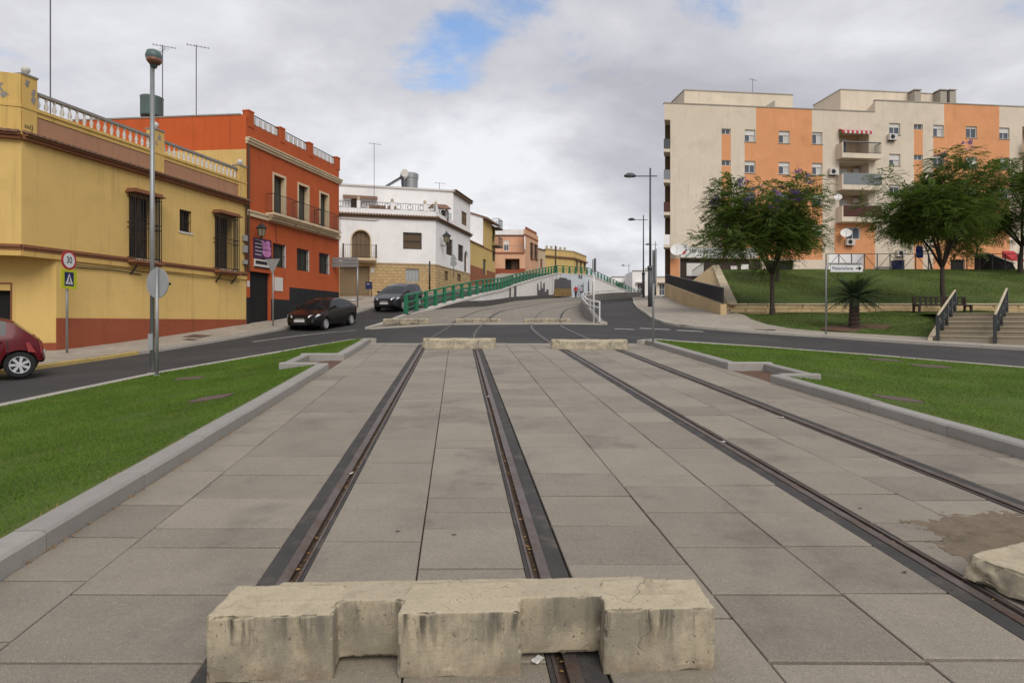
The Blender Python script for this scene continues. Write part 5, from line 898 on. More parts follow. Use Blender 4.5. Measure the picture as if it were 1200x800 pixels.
for a, b in ((595, 2), (601, 2.6)): mural('mural_post', [(a, 352), (a, 333.5), (a + b, 333), (a + b, 352)], M_mural)
mural('mural_castle', [(628, 349), (628, 333), (629.2, 331), (630, 340), (631.8, 340), (632, 330), (632.8, 328.5), (633.6, 338), (635, 338), (635.4, 332), (637, 331), (637.2, 342), (638.5, 342), (639, 339), (641.5, 339), (641.8, 348.4)], M_mural)
mural('mural_tram_top', [(648, 338), (648.5, 327), (667.5, 328), (668, 338)], M_mural, .08); mural('mural_tram_roof', [(653, 327.2), (653.8, 325.2), (663, 326), (662.6, 328)], M_mural, .09); mural('mural_tram_body', [(647, 347.6), (648, 338.2), (668, 338.2), (668.5, 347.2)], M_muralo, .085)
for a in (650.5, 653, 655.2): mural('mural_tram_window', [(a, 337.6), (a, 331.5), (a + 1.3, 331.5), (a + 1.3, 337.6)], M_murall, .14)
mural('mural_tram_window', [(657.4, 336.8), (657.4, 333), (663, 333), (663, 336.8)], M_murall, .14); mural('mural_tram_lamp', [(657.6, 344), (657.4, 341.6), (659.4, 341.2), (659.4, 344)], M_cream, .14)
for a, h in ((672, 333), (675.4, 332), (681, 331), (687.5, 327.5), (693, 328)): mural('mural_tower', [(a, 347), (a + .2, h + 3), (a + .8, h), (a + 1.3, h + 3), (a + 1.8, 346.6)], M_murall if a < 680 else M_mural, .08)
for a in (646, 651, 659, 666, 670.5, 684.5): mural('mural_line', [(a, 348), (a, 321), (a + .35, 321), (a + .35, 348)], M_murall, .008)
for a, b in ((676.5, 326), (679, 326.5)): mural('mural_plaque', [(a, b), (a, b - 4), (a + 1.6, b - 4), (a + 1.6, b)], M_mural, .10)
# posts are copies of one mesh; every post is a part
gr = thing('green_railing', (wp[0][0], wp[0][1], wp[0][2]), 'long green railing with broad posts and two rails on the retaining wall', 'railing')
post_me = MB().hexa([(-.21, -.07, 0), (.21, -.07, 0), (.21, .07, 0), (-.21, .07, 0), (-.15, -.06, 1.0), (.15, -.06, 1.0), (.15, .06, 1.0), (-.15, .06, 1.0)]).hexa([(-.2, -.08, 0), (.2, -.08, 0), (.2, .08, 0), (-.2, .08, 0), (-.19, -.07, .06), (.19, -.07, .06), (.19, .07, .06), (-.19, .07, .06)]).build('post', M_green)
acc = 0; first = True; rail_pts = []; ob0 = ORG[gr.name]
for i, (x, y, z) in enumerate(wp):
    n = wnorm(i); rail_pts.append((x - n.x * .03, y - n.y * .03, z + .03))
    if i: acc += math.hypot(x - wp[i - 1][0], y - wp[i - 1][1])
    if i == 0 or acc >= 1.25:
        acc = 0; o = post_me if first else post_me.copy()
        if not first: COL.objects.link(o)
        first = False; o.parent = gr; o.location = Vector(rail_pts[-1]) - ob0; o.rotation_euler = (0, 0, math.atan2(n.x, -n.y))
for h, r_ in ((1.03, .06), (.62, .055), (.3, .045)): MB().tube([(a, b, c + h) for a, b, c in rail_pts], r_, 6).build('rail', M_green, gr, True)
# kerb at the near edge of the tram paving and its left flank
kt = struct_empty('kerb_tram'); ribbon_stones(kt, [(-6.6, 27.85), (0, 27.9), (4.2, 27.9)], g1, .18, .06, 1.1, M_kerbp, chamf=.015); ribbon_stones(kt, [(-6.75, 28.0), (-6.35, 31), (-6.05, 33.6)], g1, .3, .11, 1.1, M_kerbp)
ribbon_stones(kt, [(4.3, 28), (4.2, 32), (5.1, 42), (7.1, 57), (9.8, 68)], g1, .35, .12, 1.3, M_kerbp)

# ------------------------------------------------------------------ concrete parapet with white tube rail between tramway and road
pp = [(4.15, 28.3), (4.05, 32), (4.5, 38), (5.2, 44), (6.2, 52), (7.6, 60), (9.6, 67), (12.6, 74), (17, 79)]; pf = []
for i in range(len(pp) - 1):
    for t in np.linspace(0, 1, 5)[:-1 if i < len(pp) - 2 else None]: a, b = pp[i], pp[i + 1]; pf.append((a[0] + (b[0] - a[0]) * t, a[1] + (b[1] - a[1]) * t))
pw = thing('concrete_parapet', (pp[0][0], pp[0][1], 1.5), 'grey concrete parapet with white tube rail between tram tracks and road', 'parapet'); mb = MB(); rows = []
for i, (x, y) in enumerate(pf):
    a, b = pf[max(i - 1, 0)], pf[min(i + 1, len(pf) - 1)]; d = Vector((b[0] - a[0], b[1] - a[1])).normalized(); n = Vector((d.y, -d.x)); z = g1(x, y); h = .25 + .5 * float(sstep(28, 33, y)); rows.append([(x + n.x * q, y + n.y * q, z + hh) for q, hh in ((-.16, -.2), (-.12, h), (.12, h), (.16, -.2))])
mb.grid(rows); mb.add(rows[0], [(0, 1, 2, 3)]); mb.build('wall', M_grey, pw, recalc=False)
for h in (1.05, .78): MB().tube([(x, y, g1(x, y) + h) for x, y in pf], .045, 7).build('rail', M_wht, pw, True)
for i in range(0, len(pf), 3): x, y = pf[i]; MB().tube([(x, y, g1(x, y) + .1), (x, y, g1(x, y) + 1.05)], .035, 6).build('rail_post', M_wht, pw)
# ------------------------------------------------------------------ posts and signs
def post(nm, px, yb, yt, Yq, r, m, lab, cat, group=None):
    b = P(px, yb, Yq); t = thing(nm, b, lab, cat, group); h = EYE + (HZ - yt) / FOC * Yq - b.z; MB().tube([(b.x, b.y, b.z - .2), (b.x, b.y, b.z + h)], r, 10).build('post', m, t, True); MB().lathe((b.x, b.y, b.z - .01), [(r * 2.2, 0), (r * 2.2, .015), (r * 1.3, .03)], 10).build('base_plate', m, t); return t, b, h
def disc(m_, c, d, r, th, n=28, mi=0):                     # disc facing d
    d = Vector(d).normalized(); a = d.cross(Vector((0, 0, 1))).normalized(); u = a.cross(d); c = Vector(c); m_.prism([c + a * r * math.cos(q) + u * r * math.sin(q) for q in np.linspace(0, 2 * math.pi, n + 1)[:-1]], d * th, mi); return m_
def flat_poly(m_, c, d, pts, th):
    d = Vector(d).normalized(); a = Vector((0, 0, 1)).cross(d).normalized(); u = d.cross(a); c = Vector(c); m_.prism([c + a * x + u * y for x, y in pts], d * th); return m_
# street lamp on the left lawn
lt, b, h = post('street_lamp', 178.5, 437, 72, 12.9, .047, M_galv, 'tall grey lamp post with teal domed head standing in the left lawn', 'street lamp'); c = Vector((b.x + .03, b.y, b.z + h))
MB().lathe(c - Vector((0, 0, .02)), [(.06, -.12), (.09, -.02), (.15, .05), (.165, .14), (.135, .23), (.05, .27), (.01, .28)], 14).build('lamp_head', M_teal, lt, True); MB().lathe(c + Vector((.03, -.03, -.09)), [(.02, 0), (.11, .02), (.15, .07), (.155, .12)], 12).build('lamp_bowl', M_lens, lt, True); MB().fbox(Fr((b.x, b.y), (b.x + 1, b.y)), -.05, .05, .05, .075, b.z + .5, b.z + .85).build('hatch', M_alu, lt)
t, b, h = post('round_sign', 184, 440, 313, 12.5, .033, M_galv, 'grey back of a round traffic sign on a post beside the left lamp post', 'traffic sign'); dr = (.35, .94, 0); cc = Vector((b.x - .02, b.y + .04, EYE + (HZ - 331.5) / FOC * 12.5)); disc(MB(), cc, dr, .315, .018, 32).build('sign_plate', M_alu, t); disc(MB(), cc + Vector(dr).normalized() * .018, dr, .3, .004, 32).build('sign_face', M_wht, t)
MB().box((b.x + .2, b.y + .02, cc.z - .02), (.2, .02, .05), -.35).build('sticker', M_blk, t)
# speed limit and crossing signs by the yellow house
t, b, h = post('speed_limit_sign', 78.5, 414.5, 295, 19.0, .035, M_galv, 'round 30 limit sign above a yellow-green pedestrian crossing sign', 'traffic sign'); dr = Vector((.99, -.02, 0)).normalized(); cc = Vector((b.x, b.y, EYE + (HZ - 305) / FOC * 19)) + dr * .05
disc(MB(), cc, dr, .31, .02, 32).build('sign_plate', M_redp, t); disc(MB(), cc + dr * .02, dr, .235, .003, 32).build('sign_face', M_wht, t); rt_ = Vector((0, 0, 1)).cross(dr); text_part('30', .30, M_blk, t, cc + dr * .026, rt_, (0, 0, 1), 'numerals', .002, .8)
c2 = Vector((b.x, b.y, EYE + (HZ - 327) / FOC * 19)) + dr * .05; sp = flat_poly(MB(), c2, dr, [(-.33, -.31), (.33, -.31), (.33, .31), (-.33, .31)], .02).build('crossing_plate', M_flu, t); flat_poly(MB(), c2 + dr * .02, dr, [(-.19, -.22), (.19, -.22), (.19, .22), (-.19, .22)], .003).build('blue_panel', M_navy, sp)
flat_poly(MB(), c2 + dr * .024, dr, [(-.15, -.16), (0, .17), (.15, -.16)], .003).build('white_triangle', M_wht, sp)
m = MB(); disc(m, c2 + dr * .028 + Vector((0, 0, .06)), dr, .022, .002, 10); flat_poly(m, c2 + dr * .028, dr, [(-.02, .04), (.02, .04), (.03, -.03), (.06, -.13), (.03, -.13), (0, -.05), (-.035, -.13), (-.065, -.13), (-.025, -.02)], .002); m.build('walking_figure', M_blk, sp)
# give-way sign seen from behind, direction plates, small signs
t, b, h = post('give_way_sign', 320, 384, 305, 28.3, .035, M_galv, 'grey back of a triangular sign on a post before the orange house', 'traffic sign'); flat_poly(MB(), (b.x, b.y - .04, EYE + (HZ - 311) / FOC * 28.3), (-.3, -.95, 0), [(-.42, .3), (.42, .3), (0, -.42)], .02).build('sign_plate', M_alu, t)
t, b, h = post('direction_sign', 419, 361, 303, 36.5, .05, M_galv, 'three stacked grey direction plates on a post before the white house', 'direction sign')
for i in range(3): z = EYE + (HZ - 303.5 - 3.9 * i) / FOC * 36.5; flat_poly(MB(), (b.x - .78, b.y - .06, z), (-.05, -1, 0), [(-.82, -.085), (.78, -.085), (.85, 0), (.78, .085), (-.82, .085)], .03).build('sign_plate', M_galv, t)
t, b, h = post('letter_box', 435, 350, 330, 45.2, .04, M_iron, 'dark blue letter box on a post by the garage door', 'letter box'); MB().box((b.x - .18, b.y, b.z + 1.0), (.42, .35, .55)).build('box', M_navy, t); MB().box((b.x - .18, b.y - .19, b.z + 1.1), (.2, .02, .1)).build('slot_plate', M_alu, t)
t, b, h = post('small_round_sign', 531.5, 322, 299, 47.5, .035, M_galv, 'grey back of round and triangular signs on one post beside the white house', 'traffic sign'); disc(MB(), (b.x, b.y - .03, EYE + (HZ - 308.5) / FOC * 47.5), (-.2, -1, 0), .27, .02, 20).build('round_plate', M_alu, t); flat_poly(MB(), (b.x, b.y - .03, EYE + (HZ - 302) / FOC * 47.5), (-.2, -1, 0), [(-.3, -.18), (.3, -.18), (0, .34)], .02).build('triangle_plate', M_alu, t)
post('slim_black_post', 503.5, 337, 306, 44.5, .06, M_iron, 'slim black post standing before the stone base of the white house', 'post')
post('utility_pole', 651, 320, 288, 97, .13, M_wood, 'dark wooden utility pole before the far yellow house', 'utility pole')
# thin poles with edge-on plates on the right of the tracks
t, b, h = post('edge_on_sign', 695.8, 380, 303, 28.0, .04, M_wht, 'white sign post with its dark plate seen edge-on beside the parapet', 'traffic sign'); MB().box((b.x + .02, b.y, b.z + h - .32), (.05, .5, .62), .12).build('sign_plate', M_lamp, t)
t, b, h = post('edge_on_sign', 765.5, 405, 293, 15.7, .028, M_galv, 'slim grey sign post with edge-on plate at the tip of the right lawn', 'traffic sign'); MB().box((b.x + .05, b.y, b.z + h - .42), (.03, .6, .84), -.14).build('sign_plate', M_alu, t)
# ------------------------------------------------------------------ street lamps up the right-hand road
def street_lamp(px, yb, yt, Yq, lab):
    b = P(px, yb, Yq); H = EYE + (HZ - yt) / FOC * Yq - b.z; t = thing('street_lamp', b, lab, 'street lamp', 'grey street lamps along the right-hand road'); B = Vector(b)
    MB().tube([B - Vector((0, 0, .2)), B + Vector((0, 0, H * .28))], [.17, .17], 12).lathe(B + Vector((0, 0, H * .28)), [(.2, -.1), (.22, 0), (.2, .14), (.11, .2)], 12).build('pole_base', M_lamp, t, True); MB().tube([B + Vector((0, 0, H * .28)), B + Vector((0, 0, H))], [.09, .06], 10).build('pole', M_lamp, t, True)
    z = H * .942; MB().tube([B + Vector((.5, 0, z)), B + Vector((-1.15, 0, z)), B + Vector((-1.2, 0, z))], .04, 8).build('arm', M_lamp, t, True)
    m = MB(); c = B + Vector((-1.45, 0, z)); prof = [(.02, .26), (.10, .24), (.2, .1), (.24, 0), (.2, -.07), (.02, -.1)]; o = len(m.v)
    m.lathe((0, 0, 0), [(r, h) for r, h in prof[::-1]], 14); m.v = [(c.x + v[0] * 2.0, c.y + v[1], c.z + v[2] * .9) for v in m.v]; m.build('lamp_head', M_lamp, t, True); MB().lathe(c + Vector((-.05, 0, -.12)), [(.05, 0), (.15, .03), (.17, .06)], 10).build('lens', M_alu, t, True)
street_lamp(762, 360, 197, 43, 'tall grey street lamp with one arm, nearest of the row'); street_lamp(754, 347.5, 252, 73, 'tall grey street lamp with one arm, second of the row'); street_lamp(768, 345, 283, 112, 'small far grey street lamp, third of the row, close beside the nearest pole'); street_lamp(737, 347, 309, 150, 'tiny far street lamp before the white building at the road end')
# ------------------------------------------------------------------ antennas and a tank on the roofs
def antenna(px, yb, yt, Yq, lab, kind=0):
    b = P(px, yb, Yq); H = EYE + (HZ - yt) / FOC * Yq - b.z; t = thing('antenna', b, lab, 'antenna', 'rooftop aerials'); B = Vector(b); MB().tube([B - Vector((0, 0, .6)), B + Vector((0, 0, H))], .022, 6).build('mast', M_lamp, t); m = MB()
    if kind == 0: return
    for q, az, n in ((0, .5, 7), (-.22, 2.4, 5))[:kind]:
        d = Vector((math.cos(az), math.sin(az), .02)); s_ = d.cross(Vector((0, 0, 1))); c = B + Vector((0, 0, H + q - .05)); m.tube([c - d * .45, c + d * .6], .012, 5)
        for i in range(n): p = c - d * .4 + d * .95 * i / (n - 1); w = .12 + .03 * (n - i) / n * 3; m.tube([p - s_ * w, p + s_ * w], .007, 4)
    m.build('dipoles', M_lamp, t)
antenna(59, 120, -60, 22.5, 'thin aerial mast rising out of the picture above the yellow house balustrade'); antenna(190.5, 130, 53, 30, 'two-armed television aerial above the orange house gable near the lamp head', 2); antenna(230, 135, 53, 30.5, 'single-armed television aerial on the orange house roof', 1)
antenna(438.5, 225, 168, 50, 'tall television aerial on the white house left of the solar heater', 1); antenna(515, 224, 214, 53, 'small television aerial at the right of the white house roof', 1)
antenna(882, 113, 93, 60, 'television aerial on the apartment block roof', 1)
c = P(178, 138, 30.2); o = MB().lathe(c, [(.5, 0), (.52, .1), (.52, .95), (.54, 1.0), (.5, 1.02), (.46, 1.0)], 18).build('water_tank', M_teal, None, True, loc=c); tag(o, 'grey-green round water tank behind the left lamp post', 'water tank')
# ------------------------------------------------------------------ road paint and covers
def flat(nm, pts, mat, lab, cat, dz=.008, f=None, group=None):
    f = f or g1; Q = [(x, y, f(x, y) + dz) for x, y in pts]; n = len(Q); sub = []
    o = MB().prism([(a, b, c - .004) for a, b, c in Q], (0, 0, .004)).build(nm, mat, None, loc=Q[0]); tag(o, lab, cat, group); return o
def ray_g(px, py):
    Yq = 25.0
    for _ in range(60): x = (px - 600) / FOC * Yq; z = g1(x, Yq); Yq += np.clip(((EYE - z) * FOC / (py - HZ) if abs(py - HZ) > .3 else Yq) - Yq, -3, 3) * .3
    return ((px - 600) / FOC * Yq, Yq)
for (x, y, w, h, lab) in ((5.6, 26.0, 1.3, .35, 'faded white dash on the asphalt left of the grey sign post'), (7.1, 25.6, 1.1, .35, 'faded white dash on the asphalt right of the grey sign post'), (4.3, 24.9, .8, .3, 'short faded white dash on the crossing near the parapet')): flat('road_marking', [(x, y), (x + w, y - .1), (x + w, y + h - .1), (x, y + h)], M_paint, lab, 'road marking', group='worn road markings')
def strip(nm, pts, w, mat, lab, cat, dz=.008, group=None):
    rows = []; k = len(pts)
    for i, (x, y) in enumerate(pts): a, b = pts[max(i - 1, 0)], pts[min(i + 1, k - 1)]; d = Vector((b[0] - a[0], b[1] - a[1])).normalized(); rows.append([(x - d.y * w / 2, y + d.x * w / 2, g1(x - d.y * w / 2, y + d.x * w / 2) + dz), (x + d.y * w / 2, y - d.x * w / 2, g1(x + d.y * w / 2, y - d.x * w / 2) + dz)])
    o = MB().grid(rows).build(nm, mat, None, recalc=False, loc=(*pts[0], g1(*pts[0]))); tag(o, lab, cat, group)
strip('road_marking', [(-10.2, 23.5), (-9.5, 25), (-8.9, 26.0), (-8.1, 27.0), (-7.2, 27.6)], .14, M_paint, 'worn white edge line on the asphalt below the black car', 'road marking', group='worn road markings')
for (px, py, w, d_, lab) in ((800, 371.5, .9, .6, 'dark drain cover in the right pavement, farther of two'), (802, 375, .9, .55, 'dark drain cover in the right pavement, nearer of two'), (895, 388, .9, .4, 'dark drain cover at the kerb below the lower lawn tip')):
    x, y = ray_g(px, py); y = min(y, 31); x = (px - 600) / FOC * y; z = g1(x, y); o = MB().box((x, y, z + .122), (w, d_, .03)).build('drain_cover', M_iron_c, None, loc=(x, y, z + .12)); tag(o, lab, 'drain cover', 'drain covers in the pavements')
def pav_z(x, y): t = (x - hx(y) + 1.2) / (kx(y) + 1.06 - hx(y)); return kz_(kx(y), y) + .115 + .11 * (1 - t)
for (Yq, off, w, l, lab) in ((24.2, 1.1, .8, .9, 'dark rectangular cover in the pavement by the yellow house, larger of two'), (23.2, 1.6, .5, .45, 'small dark cover in the pavement by the yellow house')):
    x = hx(Yq) + off; q = [(x - w / 2, Yq - l / 2), (x + w / 2, Yq - l / 2 - .1), (x + w / 2, Yq + l / 2 - .1), (x - w / 2, Yq + l / 2)]; o = MB().hexa([(a, b, pav_z(a, b) - .03) for a, b in q] + [(a, b, pav_z(a, b) + .008) for a, b in q]).build('drain_cover', M_iron_c, None, loc=(x, Yq, pav_z(x, Yq))); tag(o, lab, 'drain cover', 'drain covers in the pavements')

# ------------------------------------------------------------------ right-hand pavement, path, walls, banks
pairs = [((19.5, 95), (25, 95)), ((18.6, 91), (24, 91)), ((15.0, 74), (18.6, 74)), ((11.7, 57), (14.2, 57)), ((10.2, 50), (13.6, 50)), ((9.1, 43), (12.9, 43)), ((8.1, 37), (12.0, 37)), ((7.5, 32), (11.5, 33)), ((7.5, 28.8), (12.2, 31.6)), ((7.9, 27.7), (12, 30)), ((9, 26.8), (12.15, 28.6)), ((10.4, 26), (12.8, 27.4)), ((13, 24.7), (14.2, 26.3)), ((15.3, 22.6), (16.5, 24.1)), ((17.5, 20.4), (18.8, 21.7)), ((21, 15.5), (22.4, 16.5)), ((23, 11), (24.6, 11.6))]
fp = []
for i in range(len(pairs) - 1):
    for t in np.linspace(0, 1, 7)[:-1]: a, b = pairs[i], pairs[i + 1]; fp.append(tuple((a[k][0] + (b[k][0] - a[k][0]) * t, a[k][1] + (b[k][1] - a[k][1]) * t) for k in (0, 1)))
T7 = np.linspace(0, 1, 7); Xa = np.array([[a[0] + (b[0] - a[0]) * t for t in T7] for a, b in fp]); Ya = np.array([[a[1] + (b[1] - a[1]) * t for t in T7] for a, b in fp]); sheet('pavement_right', Xa, Ya, G(Xa, Ya) + .118, M_pave)
kq = struct_empty('kerb_road'); ribbon_stones(kq, [a for a, b in fp][::2], g1, .16, .125, 1.05, M_kerbp)
# low ochre stone wall of single blocks, at the foot of the bank
YL = 33.0; lw = thing('low_stone_wall', (12.1, YL, 2.1), 'low ochre stone block wall at the foot of the grass bank', 'wall'); x = 12.0; zb = 2.12
while x < 36:
    wd = random.uniform(.5, .95)
    for r_ in range(2):
        h = .2; o = random.uniform(0, .3) if r_ else 0; MB().box((x + wd / 2 + o, YL + random.uniform(-.015, .015), zb + .1 + r_ * .205 - .0), (wd - .015, .4, .195)).build('stone_block', M_stone, lw, bevel=.012)
    x += wd
x = 11.95
while x < 36: MB().box((x + .5, YL, zb + .455), (.985, .5, .085)).build('coping_stone', M_stonec, lw, bevel=.01); x += 1.0
MB().box((24, YL, zb + .05), (23.6, .3, .7)).build('core', M_stone, lw)
# grass bank up to the terrace
bx0 = lambda y: np.interp(y, [33, 48], [12.3, 16.4]); by = np.arange(33.2, 48.3, .5); tt = np.linspace(0, 1, 44)
Xa = np.array([[bx0(y) + (46 - bx0(y)) * t for t in tt] for y in by]); Ya = np.repeat(by[:, None], 44, 1); bz = lambda y: np.interp(y, [33.2, 36, 45, 48.2], [2.5, 3.0, 5.2, 5.86]); Za = bz(Ya) + np.vectorize(lambda a, b: mnoise.noise((a * .35, b * .35, 2)))(Xa, Ya) * .05
bank = sheet('grass_bank', Xa, Ya, Za, M_grass2); ORG[bank.name] = Vector()
ll_y = np.arange(21.5, 33.01, .4); ll_x = lambda y: np.interp(y, [21.5, 24.1, 26.3, 27.4, 28.6, 30, 31.6, 33], [19.05, 16.55, 14.25, 12.85, 12.2, 12.05, 12.25, 12.3])
STD = Vector((.70, .714)); STT = Vector((.714, -.70)); ST0 = Vector((16.2, 22.75))
rx = lambda y: ST0.x + (y - ST0.y) * STD.x / STD.y - .12
Xa = np.array([[ll_x(y) + (min(max(rx(y), ll_x(y) + .05), 40 if y > 27.4 else 99) - ll_x(y)) * t for t in np.linspace(0, 1, 26)] if y < 27.2 else [ll_x(y) + (40 - ll_x(y)) * t for t in np.linspace(0, 1, 26)] for y in ll_y]); Ya = np.repeat(ll_y[:, None], 26, 1)
k = Ya[:, 0] >= 22.9; lz = lambda X_, Y_: G(X_, Y_) + .10 + .05 * np.sin(X_ * 1.3) * np.sin(Y_); low = sheet('lower_lawn', Xa[k], Ya[k], lz(Xa[k], Ya[k]), M_grass2); ORG[low.name] = Vector()
def blades(root, n, xr, yr, zf, okf, seed, hs=.09):
    rg = np.random.default_rng(seed); x = rg.uniform(*xr, n); y = rg.uniform(*yr, n); ok = okf(x, y); x, y = x[ok], y[ok]; n = len(x); z = zf(x, y) - .01; h = rg.uniform(.4, 1, n) * hs; w = rg.uniform(.006, .014, n); th = rg.uniform(0, 6.28, n); le = rg.normal(0, .04, (n, 2))
    A = np.stack([x - w * np.cos(th), y - w * np.sin(th), z], -1); B = np.stack([x + w * np.cos(th), y + w * np.sin(th), z], -1); C = np.stack([x + le[:, 0], y + le[:, 1], z + h], -1); fast_mesh('grass_blades', np.stack([A, B, C], 1).reshape(-1, 3), np.arange(3 * n).reshape(-1, 3), M_blade2, root, 'stuff')
blades(bank, 110000, (12.5, 44), (33.4, 48), lambda x, y: bz(y), lambda x, y: x > bx0(y) + .2, 1)
blades(low, 60000, (12, 26), (23.2, 32.7), lambda x, y: lz(x, y), lambda x, y: (x > ll_x(y) + .1) & ((y > 27.2) | (x < rx(y) - .1)) & (((x - 14.6) / 1.5) ** 2 + ((y - 26.9) / 1.0) ** 2 > 1 + .5 * np.sin(x * 9)), 2, .07)
# terrace before the apartments
xs_ = np.arange(13, 60, 2.0); ys_ = np.arange(48.0, 62, 1.0); U, V = np.meshgrid(xs_, ys_); sheet('terrace', U, V, np.full(U.shape, 5.84) - .0 * U, M_pave, (U[:-1, :-1] >= 15.9))
# stone wing wall between path and bank
A_, B_, C_, D_ = Vector((11.75, 33, 2.0)), Vector((12.15, 33, 2.62)), Vector((16.35, 48, 6.12)), Vector((15.0, 50, 5.0)); ww = thing('wing_wall', A_, 'triangular ochre stone wing wall beside the sloping path', 'wall'); bk = Vector((.35, -.02, 0))
mb = MB(); f0 = [A_ + Vector((0, 0, -.4)), A_.lerp(B_, .6) + Vector((-.05, 0, .25)), C_ + Vector((-.3, 0, 0)), D_ + Vector((0, 0, .0)), D_ + Vector((0, 0, -2))]; mb.prism(f0, bk); mb.build('wall', M_stone, ww)
for i in range(14):
    t0, t1 = i / 14, (i + .97) / 14; a, b = B_.lerp(C_, t0), B_.lerp(C_, t1); w_ = Vector((.26, -.05, 0)); MB().hexa([a - w_ - Vector((0, 0, .12)), a + w_ - Vector((0, 0, .12)), b + w_ - Vector((0, 0, .12)), b - w_ - Vector((0, 0, .12)), a - w_ + Vector((0, 0, .07)), a + w_ + Vector((0, 0, .07)), b + w_ + Vector((0, 0, .07)), b - w_ + Vector((0, 0, .07))]).build('coping_stone', M_stonec, ww)
rl = MB(); railing_mb(rl, [D_ + Vector((.1, 0, 0)), C_ + Vector((-.1, .0, 0))], .9, .12, .012, .03); rl.build('railing', M_iron, ww)
# path up between the walls
pth = []
for t in np.linspace(0, 1, 14): l = Vector((11.2, 31.4, 1.98)).lerp(Vector((14.25, 55.5, 4.05)), t); r_ = Vector((11.9, 32.2, 2.1)).lerp(Vector((15.3, 51, 5.2)), t); pth.append([l.lerp(r_, q) + Vector((0, 0, .02)) for q in np.linspace(0, 1, 4)])
o = MB().grid(pth).build('path', M_pave, recalc=False, smooth=True); struct(o)
sw = thing('ramp_wall', (11.0, 31, 2.0), 'ochre stone ramp wall with black railing beside the right pavement', 'wall'); n_ = 9
for i in range(n_):
    a, b = Vector((10.98, 31.0, 1.9)).lerp(Vector((14.2, 55, 3.85)), i / n_), Vector((10.98, 31.0, 1.9)).lerp(Vector((14.2, 55, 3.85)), (i + .985) / n_); ha, hb = .62 + .7 * i / n_, .62 + .7 * (i + 1) / n_; w_ = Vector((.15, -.02, 0)); up = Vector((0, 0, 1))
    MB().hexa([a - w_ - up, a + w_ - up, b + w_ - up, b - w_ - up, a - w_ + up * ha, a + w_ + up * ha, b + w_ + up * hb, b - w_ + up * hb]).build('stone_block', M_stone, sw)
rl = MB(); railing_mb(rl, [(10.98, 31.05, 2.5), (14.2, 55, 5.13)], .86, .11, .014, .035, .06); rl.build('railing', M_iron, sw); MB().tube([(10.98, 31.05, 2.4), (10.98, 31.05, 3.38)], .035, 6).build('railing_post', M_iron, sw)
# ------------------------------------------------------------------ stairs with their railings
st = thing('stone_stairs', (ST0.x, ST0.y, .85), 'flight of worn stone steps with dark edges beside the lower lawn', 'stairs'); NS = 6; zS = .86
for i in range(NS):
    a = ST0 + STD * (.62 * i); L_ = 6.0; q = [a - STT * .1, a + STT * L_, a + STT * L_ + STD * 1.3, a - STT * .1 + STD * 1.3]; z0, z1 = zS + .178 * i - .5, zS + .178 * (i + 1)
    MB().hexa([(*p, z0) for p in q] + [(*p, z1) for p in q]).build('step', M_step, st); q2 = [a - STT * .1 - STD * .03, a + STT * L_ - STD * .03, a + STT * L_ + STD * .1, a - STT * .1 + STD * .1]; MB().hexa([(*p, z1 - .005) for p in q2] + [(*p, z1 + .03) for p in q2]).build('nosing', M_stonec, st)
top = ST0 + STD * .62 * NS; lx = np.linspace(0, 1, 10); P0, P1 = top - STT * .1, top + STT * 7
rows = [[(*(P0.lerp(P1, q).lerp(Vector((P0.lerp(P1, q).x + 4 * STD.x, 32.8)), t)), zS + .178 * NS + .01 + .08 * t) for q in lx] for t in np.linspace(0, 1, 6)]; struct(MB().grid(rows).build('landing', M_pave, recalc=False))
ck = []; e0 = ST0 - STT * .13; zc0 = zS + .178 * NS + .02
ck = [(*(e0 - STD * .1), zS - .7), (*(e0 - STD * .1), zS + .05), (*(e0 + STD * .1), zS + .2), (*(e0 + STD * .62 * (NS - 1)), zc0), (*(e0 + STD * 9.5), zc0 + .06), (*(e0 + STD * 9.5), zS - .2)]; MB().prism(ck, (-STT.x * .16, -STT.y * .16, 0)).build('cheek_wall', M_stonec, st)
def stair_rail(off, lab):
    b = ST0 + STT * off; t = thing('stair_railing', (*b, zS), lab, 'railing', 'dark stair railings'); Lr = .62 * NS + .1; pts = [b - STD * .05 + STD * Lr * i / 4 for i in range(5)]; zf = lambda p: zS + max(0, (p - b).dot(STD)) / .62 * .178 + .02
    for p in pts: MB().box((p.x, p.y, zf(p) + .46), (.11, .11, 1.0), .78).build('post', M_irong, t)
    for p, q in zip(pts, pts[1:]): MB().tube([(*p, zf(p) + .85), (*q, zf(q) + .12)], .04, 6).build('brace', M_iron, t)
    MB().tube([(*p, zf(p) + .97) for p in pts], .045, 8).build('handrail', M_stonec, t, True); MB().tube([(*p, zf(p) + .5) for p in pts], .03, 6).build('rail', M_irong, t)
stair_rail(.02, 'dark post-and-brace railing on the left of the stairs'); stair_rail(1.72, 'dark post-and-brace railing in the middle of the stairs at the right edge')
# bench before the low wall
bx, bY, bzz = 22.6, 31.6, 2.03; be = local_thing('bench', (bx, bY, bzz), 'dark bench with vertical back slats before the low stone wall', 'bench'); ORG[be.name] = Vector()
for sgn in (-1, 1): MB().box((sgn * 1.35, .0, .4), (.09, .09, .85)).box((sgn * 1.35, -.45, .22), (.09, .09, .44)).box((sgn * 1.35, -.22, .42), (.07, .5, .07)).build('leg', M_bench, be)
for i in range(3): MB().box((0, -.42 + .17 * i, .45), (2.8, .14, .05)).build('seat_slat', M_bench, be)
for i in range(10): MB().box((-1.25 + 2.5 * i / 9, .02, .68), (.1, .04, .36)).build('back_slat', M_bench, be)
MB().box((0, .02, .87), (2.8, .06, .07)).build('top_rail', M_bench, be); MB().box((0, .02, .5), (2.8, .06, .06)).build('back_rail', M_bench, be)
